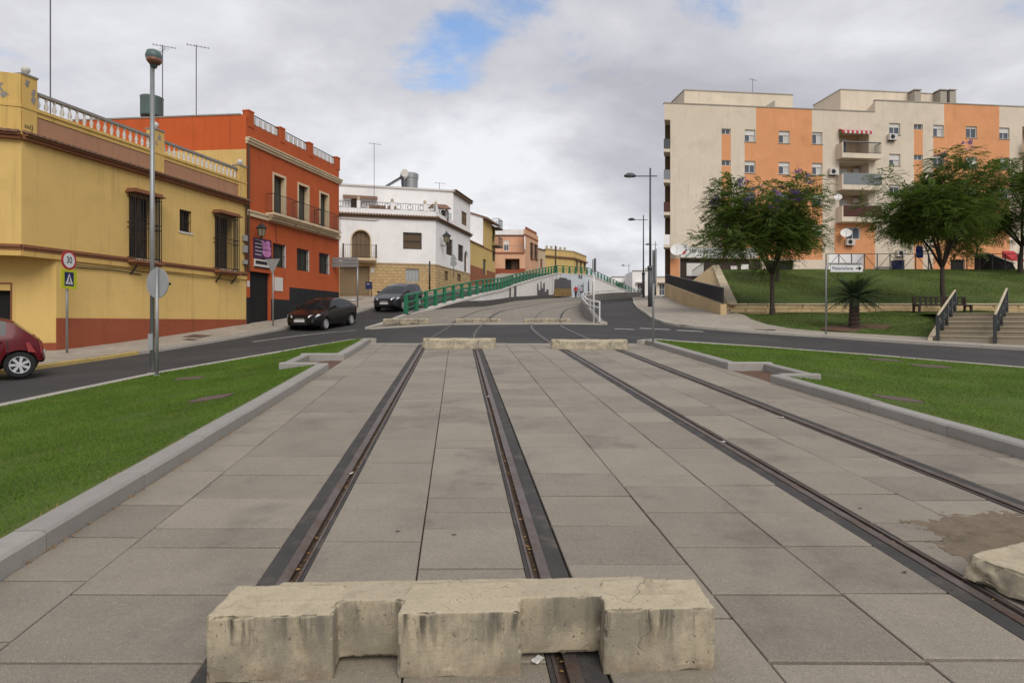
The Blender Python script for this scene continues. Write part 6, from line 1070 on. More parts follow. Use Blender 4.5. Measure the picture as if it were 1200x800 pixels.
# direction sign with arrow and place name
b = P(968, 396, 24.9); t = thing('street_sign', b, 'white direction sign reading Malasmañanas with a black arrow on a bent post', 'direction sign'); zt = EYE + (HZ - 308.5) / FOC * 24.9; xr = (1012 - 600) / FOC * 24.9
MB().tube([(b.x, b.y, b.z - .2), (b.x, b.y, zt - .1), (b.x + .08, b.y, zt), (xr - .1, b.y, zt - .02)], .035, 8).build('post', M_galv, t, True); z0, z1 = EYE + (HZ - 319) / FOC * 24.9, EYE + (HZ - 310) / FOC * 24.9; x0 = (973 - 600) / FOC * 24.9; x1 = (1010.5 - 600) / FOC * 24.9
sp = MB().box(((x0 + x1) / 2, b.y - .01, (z0 + z1) / 2), (x1 - x0, .04, z1 - z0)).build('sign_plate', M_wht, t); text_part('Malasmañanas', .20, M_navy, sp, (x0 + .06, b.y - .034, (z0 + z1) / 2), (1, 0, 0), (0, 0, 1), 'lettering', .002, .78, 'LEFT')
c = Vector((x1 - .16, b.y - .032, (z0 + z1) / 2)); MB().prism([c + Vector(q) for q in ((-.13, 0, -.025), (.0, 0, -.025), (-.02, 0, -.11), (.12, 0, 0), (-.02, 0, .11), (0, 0, .025), (-.13, 0, .025))], (0, -.004, 0)).build('arrow', M_blk, sp)
MB().box(((x0 + x1) / 2, b.y - .034, z1 - .012), (x1 - x0, .005, .02)).box(((x0 + x1) / 2, b.y - .034, z0 + .012), (x1 - x0, .005, .02)).build('border', M_alu, sp)

# ------------------------------------------------------------------ apartment block
a0 = Vector(((778 - 600) / FOC * 55, 55.0)); a1 = Vector(((1000 - 600) / FOC * 57.1, 57.1)); FA = Fr(a0, a1); SA = FA.s_px
ap = thing('apartment_block', (*a0, 5.8), 'five-storey cream and orange apartment block with balconies and shop on the right', 'apartment block')
FL = Fr(a0, a1); FL.n = Vector((-.29, -1.0))     # the end wall runs back at a skew
ZA = FA.z_px(SA(880), 125.5); ZG = 4.0; sB = SA(1025.5); sEnd = SA(1345)
dB = 0.0; fl = 2.86; rowA = [FA.z_px(SA(880), 152 + 36.6 * i) for i in range(4)]; rowB = [FA.z_px(SA(1050), 144.5 + 36.0 * i) for i in range(4)]; ZBt = FA.z_px(SA(1060), 119.5)
wins = []; pa = []; opens = []
for i in range(4):
    z1 = rowA[i]
    for xl, xr, h in ((845.8, 856.2, .52), (872.8, 885.2, 1.12), (912.6, 925.4, 1.15), (951.8, 963.8, 1.12)): wins.append((SA(xl), SA(xr), z1 - h, z1, h < .6))
    z1 = rowB[i]
    for xl, xr, h in ((1042, 1055, 1.12), (1071, 1081.5, .52), (1093.6, 1106, 1.12), (1132, 1145, 1.12), (1171, 1183, 1.12), (1232, 1246, 1.12), (1272, 1284, 1.12)): wins.append((SA(xl), SA(xr), z1 - h - (0), z1, h < .6))
zsh = FA.z_px(SA(840), 303)
pa = [(SA(845.6), SA(856.4), zsh, rowA[0] - .52, 1), (SA(872.6), SA(964), zsh, rowA[0] - 1.12, 1), (SA(886), SA(951.6), zsh, ZA + .01, 1), (SA(1071), SA(1081.5), ZG, rowB[0] - .52, 1), (SA(1093.6), SA(1183), ZG, rowB[0] - 1.12, 1), (SA(1106.4), SA(1171), ZG, ZBt + .01, 1), (SA(978), SA(1025.5), ZG, FA.z_px(SA(1000), 262), 1), (SA(785.5), SA(796.5), ZG, FA.z_px(SA(790), 303), 1), (SA(1232), SA(1284), ZG, ZBt + .01, 1)]
bal = []
for i, (yt, yb) in enumerate(((152.5, 182.5), (190.5, 219), (226, 256))): z0, z1 = FA.z_px(SA(1000), yb), FA.z_px(SA(1000), yt); bal.append((SA(983.5), SA(1018), z0, z1, 1.5))
gw_ = (SA(991), SA(1008), FA.z_px(SA(1000), 280.5), FA.z_px(SA(1000), 266.5)); bal2 = [(SA(1198), SA(1224), z - 2.1, z + .2, 1.4) for z in rowB[:3]]
shop = (SA(797), SA(893), ZG, FA.z_px(SA(840), 303), .35); gdoor = [(SA(1114), SA(1131), ZG, FA.z_px(SA(1120), 304), .3), (SA(898), SA(930), ZG, FA.z_px(SA(910), 305), .3)]
opens = [(*w[:4], .26) for w in wins] + bal + bal2 + [shop, (*gw_, .2)] + gdoor
oA = [o for o in opens if o[1] < sB]; oB = [o for o in opens if o[0] > sB]
mb = wall_mb(FA, SA(785.5), sB, ZG, ZA, oA, [(p[0], min(p[1], sB), *p[2:]) for p in pa if p[0] < sB]); wall_mb(FA, sB, sEnd, ZG, ZBt, oB, [p for p in pa if p[0] > sB], mb=mb)
mb.build('wall', [M_apc, M_apo], ap); mb = MB(); shell_mb(mb, FL, SA(785.5), sB, ZG, ZA, 14); shell_mb(mb, FL, sB, sEnd, ZG, ZBt, 14); mb.build('rear_walls', M_apc, ap)
MB().fbox(FA, SA(778.5), sB - .02, -.3, .05, ZA, ZA + .1).build('parapet_coping', M_apg, ap); MB().fbox(FA, sB, sEnd, -.3, .05, ZBt, ZBt + .1).build('parapet_coping', M_apg, ap)
for nm, xl, xr, yt, n0, n1, ztop in (('stair_head', 802, 929, 109, -7, -3, ZA), ('stair_head', 985, 1112, 108.5, -8, -3.5, ZBt - 1)):
    q0, q1 = FA.s_px(xl, n1), FA.s_px(xr, n1); zt = FA.z_px((q0 + q1) / 2, yt, n1); o = MB().fbox(FA, q0, q1, n0, n1, ztop - .5, zt).build(nm, M_apc, ap); MB().fbox(FA, q0 - .05, q1 + .05, n0 - .05, n1 + .05, zt, zt + .1).build('coping', M_apg, o)
q = FA.s_px(890, -1.2); MB().hexa([FA.p(q, -3, ZA), FA.p(q + 1.4, -3, ZA), FA.p(q + 1.4, -.9, ZA), FA.p(q, -.9, ZA), FA.p(q + 1.3, -3, ZA + 1.05), FA.p(q + 1.4, -3, ZA + 1.05), FA.p(q + 1.4, -.9, ZA + 1.05), FA.p(q + 1.3, -.9, ZA + 1.05)]).build('roof_hatch', M_apg, ap)
for px in (1072, 1102, 1113): q = FA.s_px(px, -3); m = MB().fbox(FA, q - .35, q + .35, -3.4, -2.6, ZBt, FA.z_px(q, 109, -3)).fbox(FA, q - .42, q + .42, -3.45, -2.55, FA.z_px(q, 109, -3) + .12, FA.z_px(q, 109, -3) + .22).fbox(FA, q - .25, q + .25, -3.2, -2.8, FA.z_px(q, 109, -3), FA.z_px(q, 109, -3) + .12).build('chimney', M_apg, ap)
for i, w in enumerate(wins):
    if w[4]: window(ap, FA, w[:4], -.2, M_frame, M_glassb, (1, 0), .06)
    else: window(ap, FA, w[:4], -.2, M_frame, M_glassb, (1, 0), .07, blind=random.choice([.2, .35, .45, .5, .5, .62, .97, .45, .3]), sill=(.05, M_apg), curtain=random.random() < .4)
# corner loggias seen edge-on at the left end
zz_ = [FA.z_px(SA(782), y) for y in (178, 214, 252, 290)]
MB().fbox(FL, SA(778.5), SA(785.5), -1.6, 0, ZA - 1.5, ZA).build('corner_fascia', M_apc, ap); MB().fbox(FL, SA(778.5), SA(785.5), -1.7, -1.6, ZG, ZA - 1.5).fbox(FL, SA(785.5) - .02, SA(785.5) - .01, -1.6, 0, ZG, ZA - 1.5).build('loggia_back', M_woodb, ap)
for i, z in enumerate(zz_):
    sl = MB().fbox(FL, SA(777.6), SA(785.4), -1.6, .0, z, z + .28).build('loggia', M_apc, ap); MB().fbox(FL, SA(777.8), SA(785.2), -.06, -.02, z + .28, z + 1.2).build('railing', [M_irong, M_pan_g, M_pan_r, M_white][i], sl)
# main balconies
cols = (None, M_pan_g, M_pan_r)
for i, b_ in enumerate(bal):
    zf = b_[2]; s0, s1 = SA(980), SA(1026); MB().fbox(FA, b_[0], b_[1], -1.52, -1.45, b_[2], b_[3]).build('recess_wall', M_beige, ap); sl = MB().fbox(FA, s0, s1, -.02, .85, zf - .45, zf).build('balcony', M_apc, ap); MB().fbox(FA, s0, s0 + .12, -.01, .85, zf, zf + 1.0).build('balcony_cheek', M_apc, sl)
    if cols[i]: MB().fbox(FA, s0 + .13, s1, .78, .83, zf + .02, zf + 1.05).build('balcony_panel', cols[i], sl)
    else:
        rl = MB(); railing_mb(rl, [FA.p(s0 + .13, .8, zf), FA.p(s1 - .05, .8, zf), FA.p(s1 - .05, .05, zf)], 1.02, .11, .012, .03); rl.build('railing', M_irong, sl)
    MB().tube([FA.p(s0 + .05, .8, zf + 1.08), FA.p(s1 - .03, .8, zf + 1.08)], .03, 6).build('handrail', M_alu, sl)
    window(ap, FA, (b_[0] + .35, b_[0] + 1.75, zf, zf + 2.05), -1.42, M_frame, M_glassb, (1, 0), .08, blind=.15 + .3 * i, name='balcony_door'); 
    if i: MB().fbox(FA, b_[1] - .75, b_[1] - .1, -1.4, -1.1, b_[3] - .75, b_[3] - .3).build('air_conditioner', M_balu, ap)
aw = MB(); z = bal[0][3]; s0, s1 = bal[0][0] - .1, bal[0][1] + .1; kk = 14
for i in range(kk): a, b = s0 + (s1 - s0) * i / kk, s0 + (s1 - s0) * (i + 1) / kk; aw.hexa([FA.p(a, .05, z), FA.p(b, .05, z), FA.p(b, .6, z - .28), FA.p(a, .6, z - .28), FA.p(a, .05, z + .05), FA.p(b, .05, z + .05), FA.p(b, .6, z - .23), FA.p(a, .6, z - .23)], i % 2).fbox(FA, a, b, .59, .62, z - .52, z - .24, i % 2)
aw.build('striped_awning', [M_redp, M_balu], ap)
window(ap, FA, gw_, -.14, M_frame, M_glassb, (1, 0), .07)
for i, b_ in enumerate(bal2):
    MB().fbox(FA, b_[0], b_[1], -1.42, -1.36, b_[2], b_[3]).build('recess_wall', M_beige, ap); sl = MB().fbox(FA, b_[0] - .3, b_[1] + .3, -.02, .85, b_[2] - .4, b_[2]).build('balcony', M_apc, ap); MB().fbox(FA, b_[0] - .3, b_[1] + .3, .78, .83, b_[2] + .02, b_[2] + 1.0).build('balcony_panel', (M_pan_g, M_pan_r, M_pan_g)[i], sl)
def ac(px, py, n=.0):
    s, z = SA(px), FA.z_px(SA(px), py); o = MB().fbox(FA, s - .42, s + .42, .06, .36, z - .3, z + .3).build('air_conditioner', M_balu, ap); disc(MB(), FA.p(s - .08, .361, z), (*FA.n, 0), .22, .01, 16).build('fan_grille', M_plas, o); MB().fbox(FA, s - .35, s + .35, 0, .34, z - .34, z - .3).build('bracket', M_iron, o)
ac(994.5, 284); ac(1044, 161.5); ac(1053.5, 297); ac(975, 202)
def dish(px, py, r, par=ap):
    s, z = SA(px), FA.z_px(SA(px), py); c = Vector(FA.p(s, .6, z)); ax = Vector((-.35, -.8, .45)).normalized(); m = MB(); a = ax.cross(Vector((0, 0, 1))).normalized(); u = a.cross(ax); rows = []
    for i in range(5): q = i / 4; rows.append([c + ax * (.22 * r * q * q) + (a * math.cos(t) + u * math.sin(t)) * r * max(q, .02) for t in np.linspace(0, 2 * math.pi, 19)])
    o = m.grid(rows).build('satellite_dish', M_wht, par, True, recalc=False); MB().tube([FA.p(s, 0, z), c], .03, 5).tube([c + u * -r * .9, c + ax * r * .9], .015, 4).build('dish_arm', M_alu, o)
dish(986.5, 274.5, .48); dish(791, 294, .62); dish(977.5, 233, .34)
# shop at the left of the ground floor
MB().fbox(FA, shop[0], shop[1], -.35, -.3, ZG, shop[3]).build('shopfront', M_shop, ap); r = FA.rect(806, 826, 308, 323); MB().fbox(FA, r[0], r[1], -.3, -.26, r[2], r[3]).build('shop_shutter', M_blind, ap)
for xl, xr, yt in ((858, 866, 311), (870, 879, 309.5)): r = FA.rect(xl, xr, yt, 318.5); MB().fbox(FA, r[0], r[1], -.3, -.26, r[2], r[3]).build('shop_window', M_blind, ap)
r = FA.rect(797, 887, 290.5, 302.3); sn = MB().fbox(FA, r[0], r[1], .01, .12, r[2], r[3]).build('shop_sign', M_wht, ap); rt_ = (*FA.d, 0)
text_part('YES ENGLISH', .44, M_navy, sn, FA.p(SA(806.5), .125, r[3] - .36), rt_, (0, 0, 1), 'lettering', .003, 1.05, 'LEFT'); text_part('Centro de idiomas', .2, M_blk, sn, FA.p(SA(815.5), .125, r[2] + .17), rt_, (0, 0, 1), 'small_lettering', .003, 1.0, 'LEFT')
q, z = SA(801.3), (r[2] + r[3]) / 2; MB().prism([FA.p(q + a * .32, .121, z + b * .32) for a, b in ((-.9, -.7), (-.2, .1), (-.8, .8), (.1, .4), (.9, .9), (.45, .1), (.2, -.5))], [FA.n.x * .004, FA.n.y * .004, 0]).build('red_logo', M_redp, sn)
disc(MB(), FA.p(q + .2, .121, z + .22), (*FA.n, 0), .09, .006, 12).build('logo_dot', M_blk, sn); r = FA.rect(798, 804.5, 286.5, 290); MB().fbox(FA, r[0], r[1], .0, .2, r[2], r[3]).build('vent_grille', M_alu, ap)
for g in gdoor: MB().fbox(FA, g[0], g[1], -.3, -.22, g[2], g[3]).build('door', M_dark, ap)
# white hoarding, fence, washing and odds and ends on the terrace
F_ = Fr((P(971, 300, 52).x, 52), (P(1012, 300, 52).x, 52)); o = MB().fbox(F_, 0, F_.L, -.1, 0, 5.7, EYE + (HZ - 297.5) / FOC * 52).build('white_hoarding', M_white, None, loc=F_.p(0, 0, 5.8)); tag(o, 'plain white hoarding on the terrace behind the direction sign', 'hoarding')
fe = thing('terrace_fence', (P(963, 318, 49).x, 49, 5.84), 'grey metal fence with crossed bracing along the top of the bank', 'fence'); x = P(968, 318, 49).x; xe = P(1215, 318, 49).x; k = 0; hF = 1.35
while x < xe:
    w_ = 1.05; MB().box((x, 49, 5.84 + hF / 2), (.06, .06, hF)).build('fence_post', M_irong, fe)
    MB().tube([(x, 49, 5.84 + hF * .97), (x + w_, 49, 5.84 + .1)] if k % 2 else [(x, 49, 5.84 + .1), (x + w_, 49, 5.84 + hF * .97)], .022, 5).build('brace', M_irong, fe); x += w_; k += 1
MB().box(((P(968, 318, 49).x + xe) / 2, 49, 5.84 + hF), (xe - P(968, 318, 49).x, .05, .05)).build('top_rail', M_irong, fe); MB().box(((P(968, 318, 49).x + xe) / 2, 49, 5.92), (xe - P(968, 318, 49).x, .04, .04)).build('bottom_rail', M_irong, fe)
m = MB(); c = P(1077.5, 295, 50.5); rows = [[(c.x - .28 + .56 * i / 5, 50.5 + .06 * math.sin(i * 1.7 + j), c.z + .5 - j * .22 * 1.15) for i in range(6)] for j in range(5)]; m.grid(rows); o = m.build('blue_cloth', M_blue, None, recalc=False, loc=c, smooth=True); sm = o.modifiers.new('s', 'SOLIDIFY'); sm.thickness = .02; tag(o, 'bright blue cloth hanging before the apartment windows', 'cloth')
c = P(1052, 316, 50.5); o = MB().box((c.x, 50.5, 6.3), (.75, .6, .9)).box((c.x, 50.5, 6.78), (.8, .66, .07)).build('blue_bin', M_navy, None, loc=(c.x, 50.5, 5.84)); tag(o, 'dark blue bin standing behind the terrace fence', 'bin')
c = P(1040, 314, 51); o = MB().box((c.x, 51, 6.25), (2.0, .8, .12)).box((c.x - .8, 51, 6.0), (.1, .7, .4)).box((c.x + .8, 51, 6.0), (.1, .7, .4)).build('white_table', M_balu, None, loc=(c.x, 51, 5.84)); tag(o, 'low white table behind the fence beside the blue bin', 'table')
F_ = Fr((P(1158, 310, 50).x, 50), (P(1192, 310, 50).x, 50)); o = MB().hexa([F_.p(0, -1.5, 5.84), F_.p(F_.L, -1.5, 5.84), F_.p(F_.L, 0, 5.84), F_.p(0, 0, 5.84), F_.p(0, -1.5, 7.3), F_.p(F_.L * .85, -1.5, 6.5), F_.p(F_.L * .85, 0, 6.5), F_.p(0, 0, 7.3)]).build('ramp_shelter', M_dark, None, loc=F_.p(0, 0, 5.84)); tag(o, 'black sloping ramp shelter at the right end of the terrace', 'shelter'); MB().hexa([F_.p(-.1, -1.6, 7.32), F_.p(F_.L * .9, -1.6, 6.47), F_.p(F_.L * .9, .1, 6.47), F_.p(-.1, .1, 7.32), F_.p(-.1, -1.6, 7.42), F_.p(F_.L * .9, -1.6, 6.57), F_.p(F_.L * .9, .1, 6.57), F_.p(-.1, .1, 7.42)]).build('roof_edge', M_balu, o)
F_ = Fr((P(1183, 296, 52).x, 52), (P(1197, 296, 52).x, 52)); o = MB().hexa([F_.p(0, -.8, 7.3), F_.p(F_.L, -.8, 7.3), F_.p(F_.L, .3, 6.9), F_.p(0, .3, 6.9), F_.p(0, -.8, 7.9), F_.p(F_.L, -.8, 7.9), F_.p(F_.L, .3, 7.0), F_.p(0, .3, 7.0)]).build('red_awning', M_redp, None, loc=F_.p(0, 0, 6.9)); tag(o, 'bright red awning beneath the trees at the right edge', 'awning')

# ------------------------------------------------------------------ trees
def foliage(root, name, blobs, n_spray, seed, mat, leaf=.17, wid=.062, pairs=6, droop=.35, L=(.35, .62), kind=None):
    """leaf sprays gathered in clumps through the crown: every leaflet is a small face of its own"""
    rg = np.random.default_rng(seed); bl = np.array(blobs); vol = bl[:, 3] * bl[:, 4] * bl[:, 5]; idx = rg.choice(len(bl), n_spray, p=vol / vol.sum())
    d = rg.normal(size=(n_spray, 3)); d /= np.linalg.norm(d, axis=1, keepdims=True); r = rg.uniform(.15, 1.06, n_spray) ** .55; c = bl[idx, :3] + d * bl[idx, 3:6] * r[:, None]
    ax = d * .8 + rg.normal(size=(n_spray, 3)) * .5; ax[:, 2] = ax[:, 2] * .5 + .12 - droop * rg.uniform(0, .6, n_spray); ax /= np.linalg.norm(ax, axis=1, keepdims=True); up = np.array([0, 0, 1.0]); sd = np.cross(ax, up) + rg.normal(size=(n_spray, 3)) * .15; sd /= np.linalg.norm(sd, axis=1, keepdims=True); ln = rg.uniform(*L, n_spray)
    V = []
    for i in range(pairs):
        t = (i + .6) / pairs; b = c + ax * (ln * t)[:, None] - up * (droop * ln * t * t)[:, None]; sz = leaf * (1.15 - .5 * abs(t - .45)) * rg.uniform(.75, 1.25, n_spray)
        for s_ in (-1, 1):
            o = sd * s_ + ax * .45 - up * .22 * rg.uniform(.2, 1.6, (n_spray, 1)); o /= np.linalg.norm(o, axis=1, keepdims=True); tip = b + o * sz[:, None]; w = ax * (wid * .5); mid = (b + tip) / 2 + up * .006; V.append(np.stack([b, mid + w, tip, mid - w], 1))
    V = np.concatenate(V, 0).reshape(-1, 3); return fast_mesh(name, V, np.arange(len(V)).reshape(-1, 4), mat, root, kind)
def tree(base, label, crown_c, rad, seed, tr=.13, n=1300, fork=.5, flowers=0, lean=(0, 0), clumps=26, name='jacaranda_tree', group='trees on the bank', gap=.8):
    rnd = random.Random(seed); B = Vector(base); C = Vector(crown_c); t = thing(name, B, label, 'tree', group); fk = B.lerp(C, fork) + Vector((lean[0], lean[1], 0)); mid = B.lerp(fk, .5) + Vector((rnd.uniform(-.08, .08), rnd.uniform(-.08, .08), 0))
    MB().tube([B - Vector((0, 0, .3)), B + Vector((0, 0, .05)), B.lerp(mid, .4), mid, fk], [tr * 1.5, tr * 1.25, tr, tr * .9, tr * .75], 10).build('trunk', M_bark, t, True)
    ends = []; blobs = []
    for k in range(clumps):
        while True:
            d = Vector((rnd.gauss(0, 1), rnd.gauss(0, 1), rnd.gauss(0, .9))).normalized()
            if d.z > -.8: break
        q = rnd.uniform(.4, 1.05); e = C + Vector((d.x * rad[0] * q, d.y * rad[1] * q, d.z * rad[2] * q)); ends.append(e); s_ = rnd.uniform(.17, .46) * gap; blobs.append((e.x, e.y, e.z, rad[0] * s_ * 1.1, rad[1] * s_ * 1.1, rad[2] * s_ * .95))
    br = MB()
    for i in range(6):
        grp = sorted(ends, key=lambda e: (math.atan2((e - fk).y, (e - fk).x) + i * 1.05) % 6.283)[: max(3, clumps // 6)]; cen = sum(grp, Vector()) / len(grp); k1 = fk.lerp(cen, .55) + Vector((0, 0, .15)); br.tube([fk - Vector((0, 0, .08)), fk.lerp(k1, .5) + Vector((0, 0, .1)), k1], [tr * .55, tr * .45, tr * .32], 6)
        for e in grp: br.tube([k1, k1.lerp(e, .5) + Vector((0, 0, .12)), e], [tr * .28, tr * .17, tr * .07], 5)
    br.build('limbs', M_bark, t, True); cr = foliage(t, 'crown', blobs, int(n * 2.9), seed, M_leaf, kind='stuff')
    if flowers:
        fb = [(e.x + rnd.uniform(-.2, .2), e.y - rad[1] * .1, e.z + rad[2] * .16, .2, .2, .28) for e in sorted(ends, key=lambda e: -(e.z - C.z) / rad[2] + .5 * (e.y - C.y) / rad[1] + rnd.uniform(-.9, .9))[: flowers]]; foliage(t, 'blossom', fb, flowers * 22, seed + 5, M_flow, .09, .07, 3, .1, (.08, .2), kind='stuff')
    return t
zlow = lambda x, y: g1(x, y) + .1
b = P(905, 363, 32.0); tree((b.x, 32.0, zlow(b.x, 32.0)), 'jacaranda with violet blossom standing before the low stone wall on the left', P(893, 261, 32), (2.95, 2.7, 2.6), 11, .125, 1750, .44, 24, (.25, 0), 58)
b = P(911, 333, 42); tree((b.x, 42, 4.5), 'second jacaranda trunk on the bank behind the first, its crown merging', P(915, 272, 42), (2.9, 2.4, 2.3), 12, .12, 700, .45, 3, (0, 0), 18)
b = P(1108, 362, 32.1); tree((b.x, 32.1, 2.1), 'tall green tree rising beside the bench', P(1094, 240, 32.4), (3.05, 2.8, 2.75), 14, .135, 1900, .42, 2, (.1, 0), 60)
b = P(1196, 320, 46); tree((b.x, 46, 5.4), 'large dark tree at the right edge of the picture on top of the bank', P(1200, 240, 46), (4.2, 3.5, 3.9), 17, .17, 1900, .4, 0, (0, 0), 40)
b = P(1092, 320, 48.4); tree((b.x, 48.4, 5.84), 'slim tree by the terrace fence just left of the bench tree trunk', P(1082, 272, 48.4), (2.3, 2.0, 1.7), 19, .075, 420, .5, 0, (0, 0), 14)
b = P(1145, 320, 48.5); tree((b.x, 48.5, 5.84), 'slim straight tree by the terrace fence between bench tree and right edge', P(1146, 262, 48.5), (2.9, 2.2, 2.3), 21, .085, 800, .5, 0, (0, 0), 20)
# short palm on the lower lawn
px_, pY = (1001 - 600) / FOC * 27.2, 27.2; pz = zlow(px_, pY); pt = thing('palm', (px_, pY, pz), 'short stout palm with drooping dark fronds on the lower lawn', 'palm'); rnd = random.Random(4); tp = pz + 1.42; m = MB()
prof = []; z = 0
for i in range(15): prof += [(.25 - .004 * i + .03 * (i % 2), z), (.22 - .004 * i, z + .08)]; z += .095
m.lathe((px_, pY, pz - .05), prof, 14); m.build('trunk', M_palmb, pt)
for i in range(74):
    az = rnd.uniform(0, 6.28); el = rnd.uniform(-.35, 1.15); Lf = rnd.uniform(1.0, 1.5); d = Vector((math.cos(az) * math.cos(el), math.sin(az) * math.cos(el), math.sin(el))); mid = []; c = Vector((px_, pY, tp)); v = d.copy()
    for j in range(9): mid.append(c.copy()); c = c + v * Lf / 8; v = (v + Vector((0, 0, -.10))).normalized()
    f = MB().tube(mid, [.018 - .0015 * j for j in range(9)], 4); sd = d.cross(Vector((0, 0, 1))).normalized()
    for j in range(2, 9):
        for q in (0, .5):
            p = mid[j] if q == 0 or j == 8 else mid[j].lerp(mid[j - 1], .5); t_ = (mid[min(j + 1, 8)] - mid[j - 1]).normalized(); ll = .32 * (1.1 - abs(j / 8 - .5))
            for s_ in (-1, 1): tip = p + (sd * s_ * .85 + t_ * .75 + Vector((0, 0, -.12 + .2 * (1 if el > .3 else 0)))).normalized() * ll; w = t_ * .022; f.add([p - w, p + w, tip], [(0, 1, 2)])
    f.build('frond', M_leafp, pt, recalc=False)
n = 22; ring = [(px_ + (1.45 + rnd.uniform(-.2, .2)) * math.cos(i * 6.283 / n), pY + (.95 + rnd.uniform(-.15, .15)) * math.sin(i * 6.283 / n)) for i in range(n)]; o = MB().add([(px_, pY, zlow(px_, pY) + .06)] + [(a, c, zlow(a, c) + .03) for a, c in ring], [(0, i + 1, (i + 1) % n + 1) for i in range(n)]).build('soil_ring', M_soil, recalc=False, smooth=True); tag(o, 'bare red earth around the foot of the palm', 'bare earth')

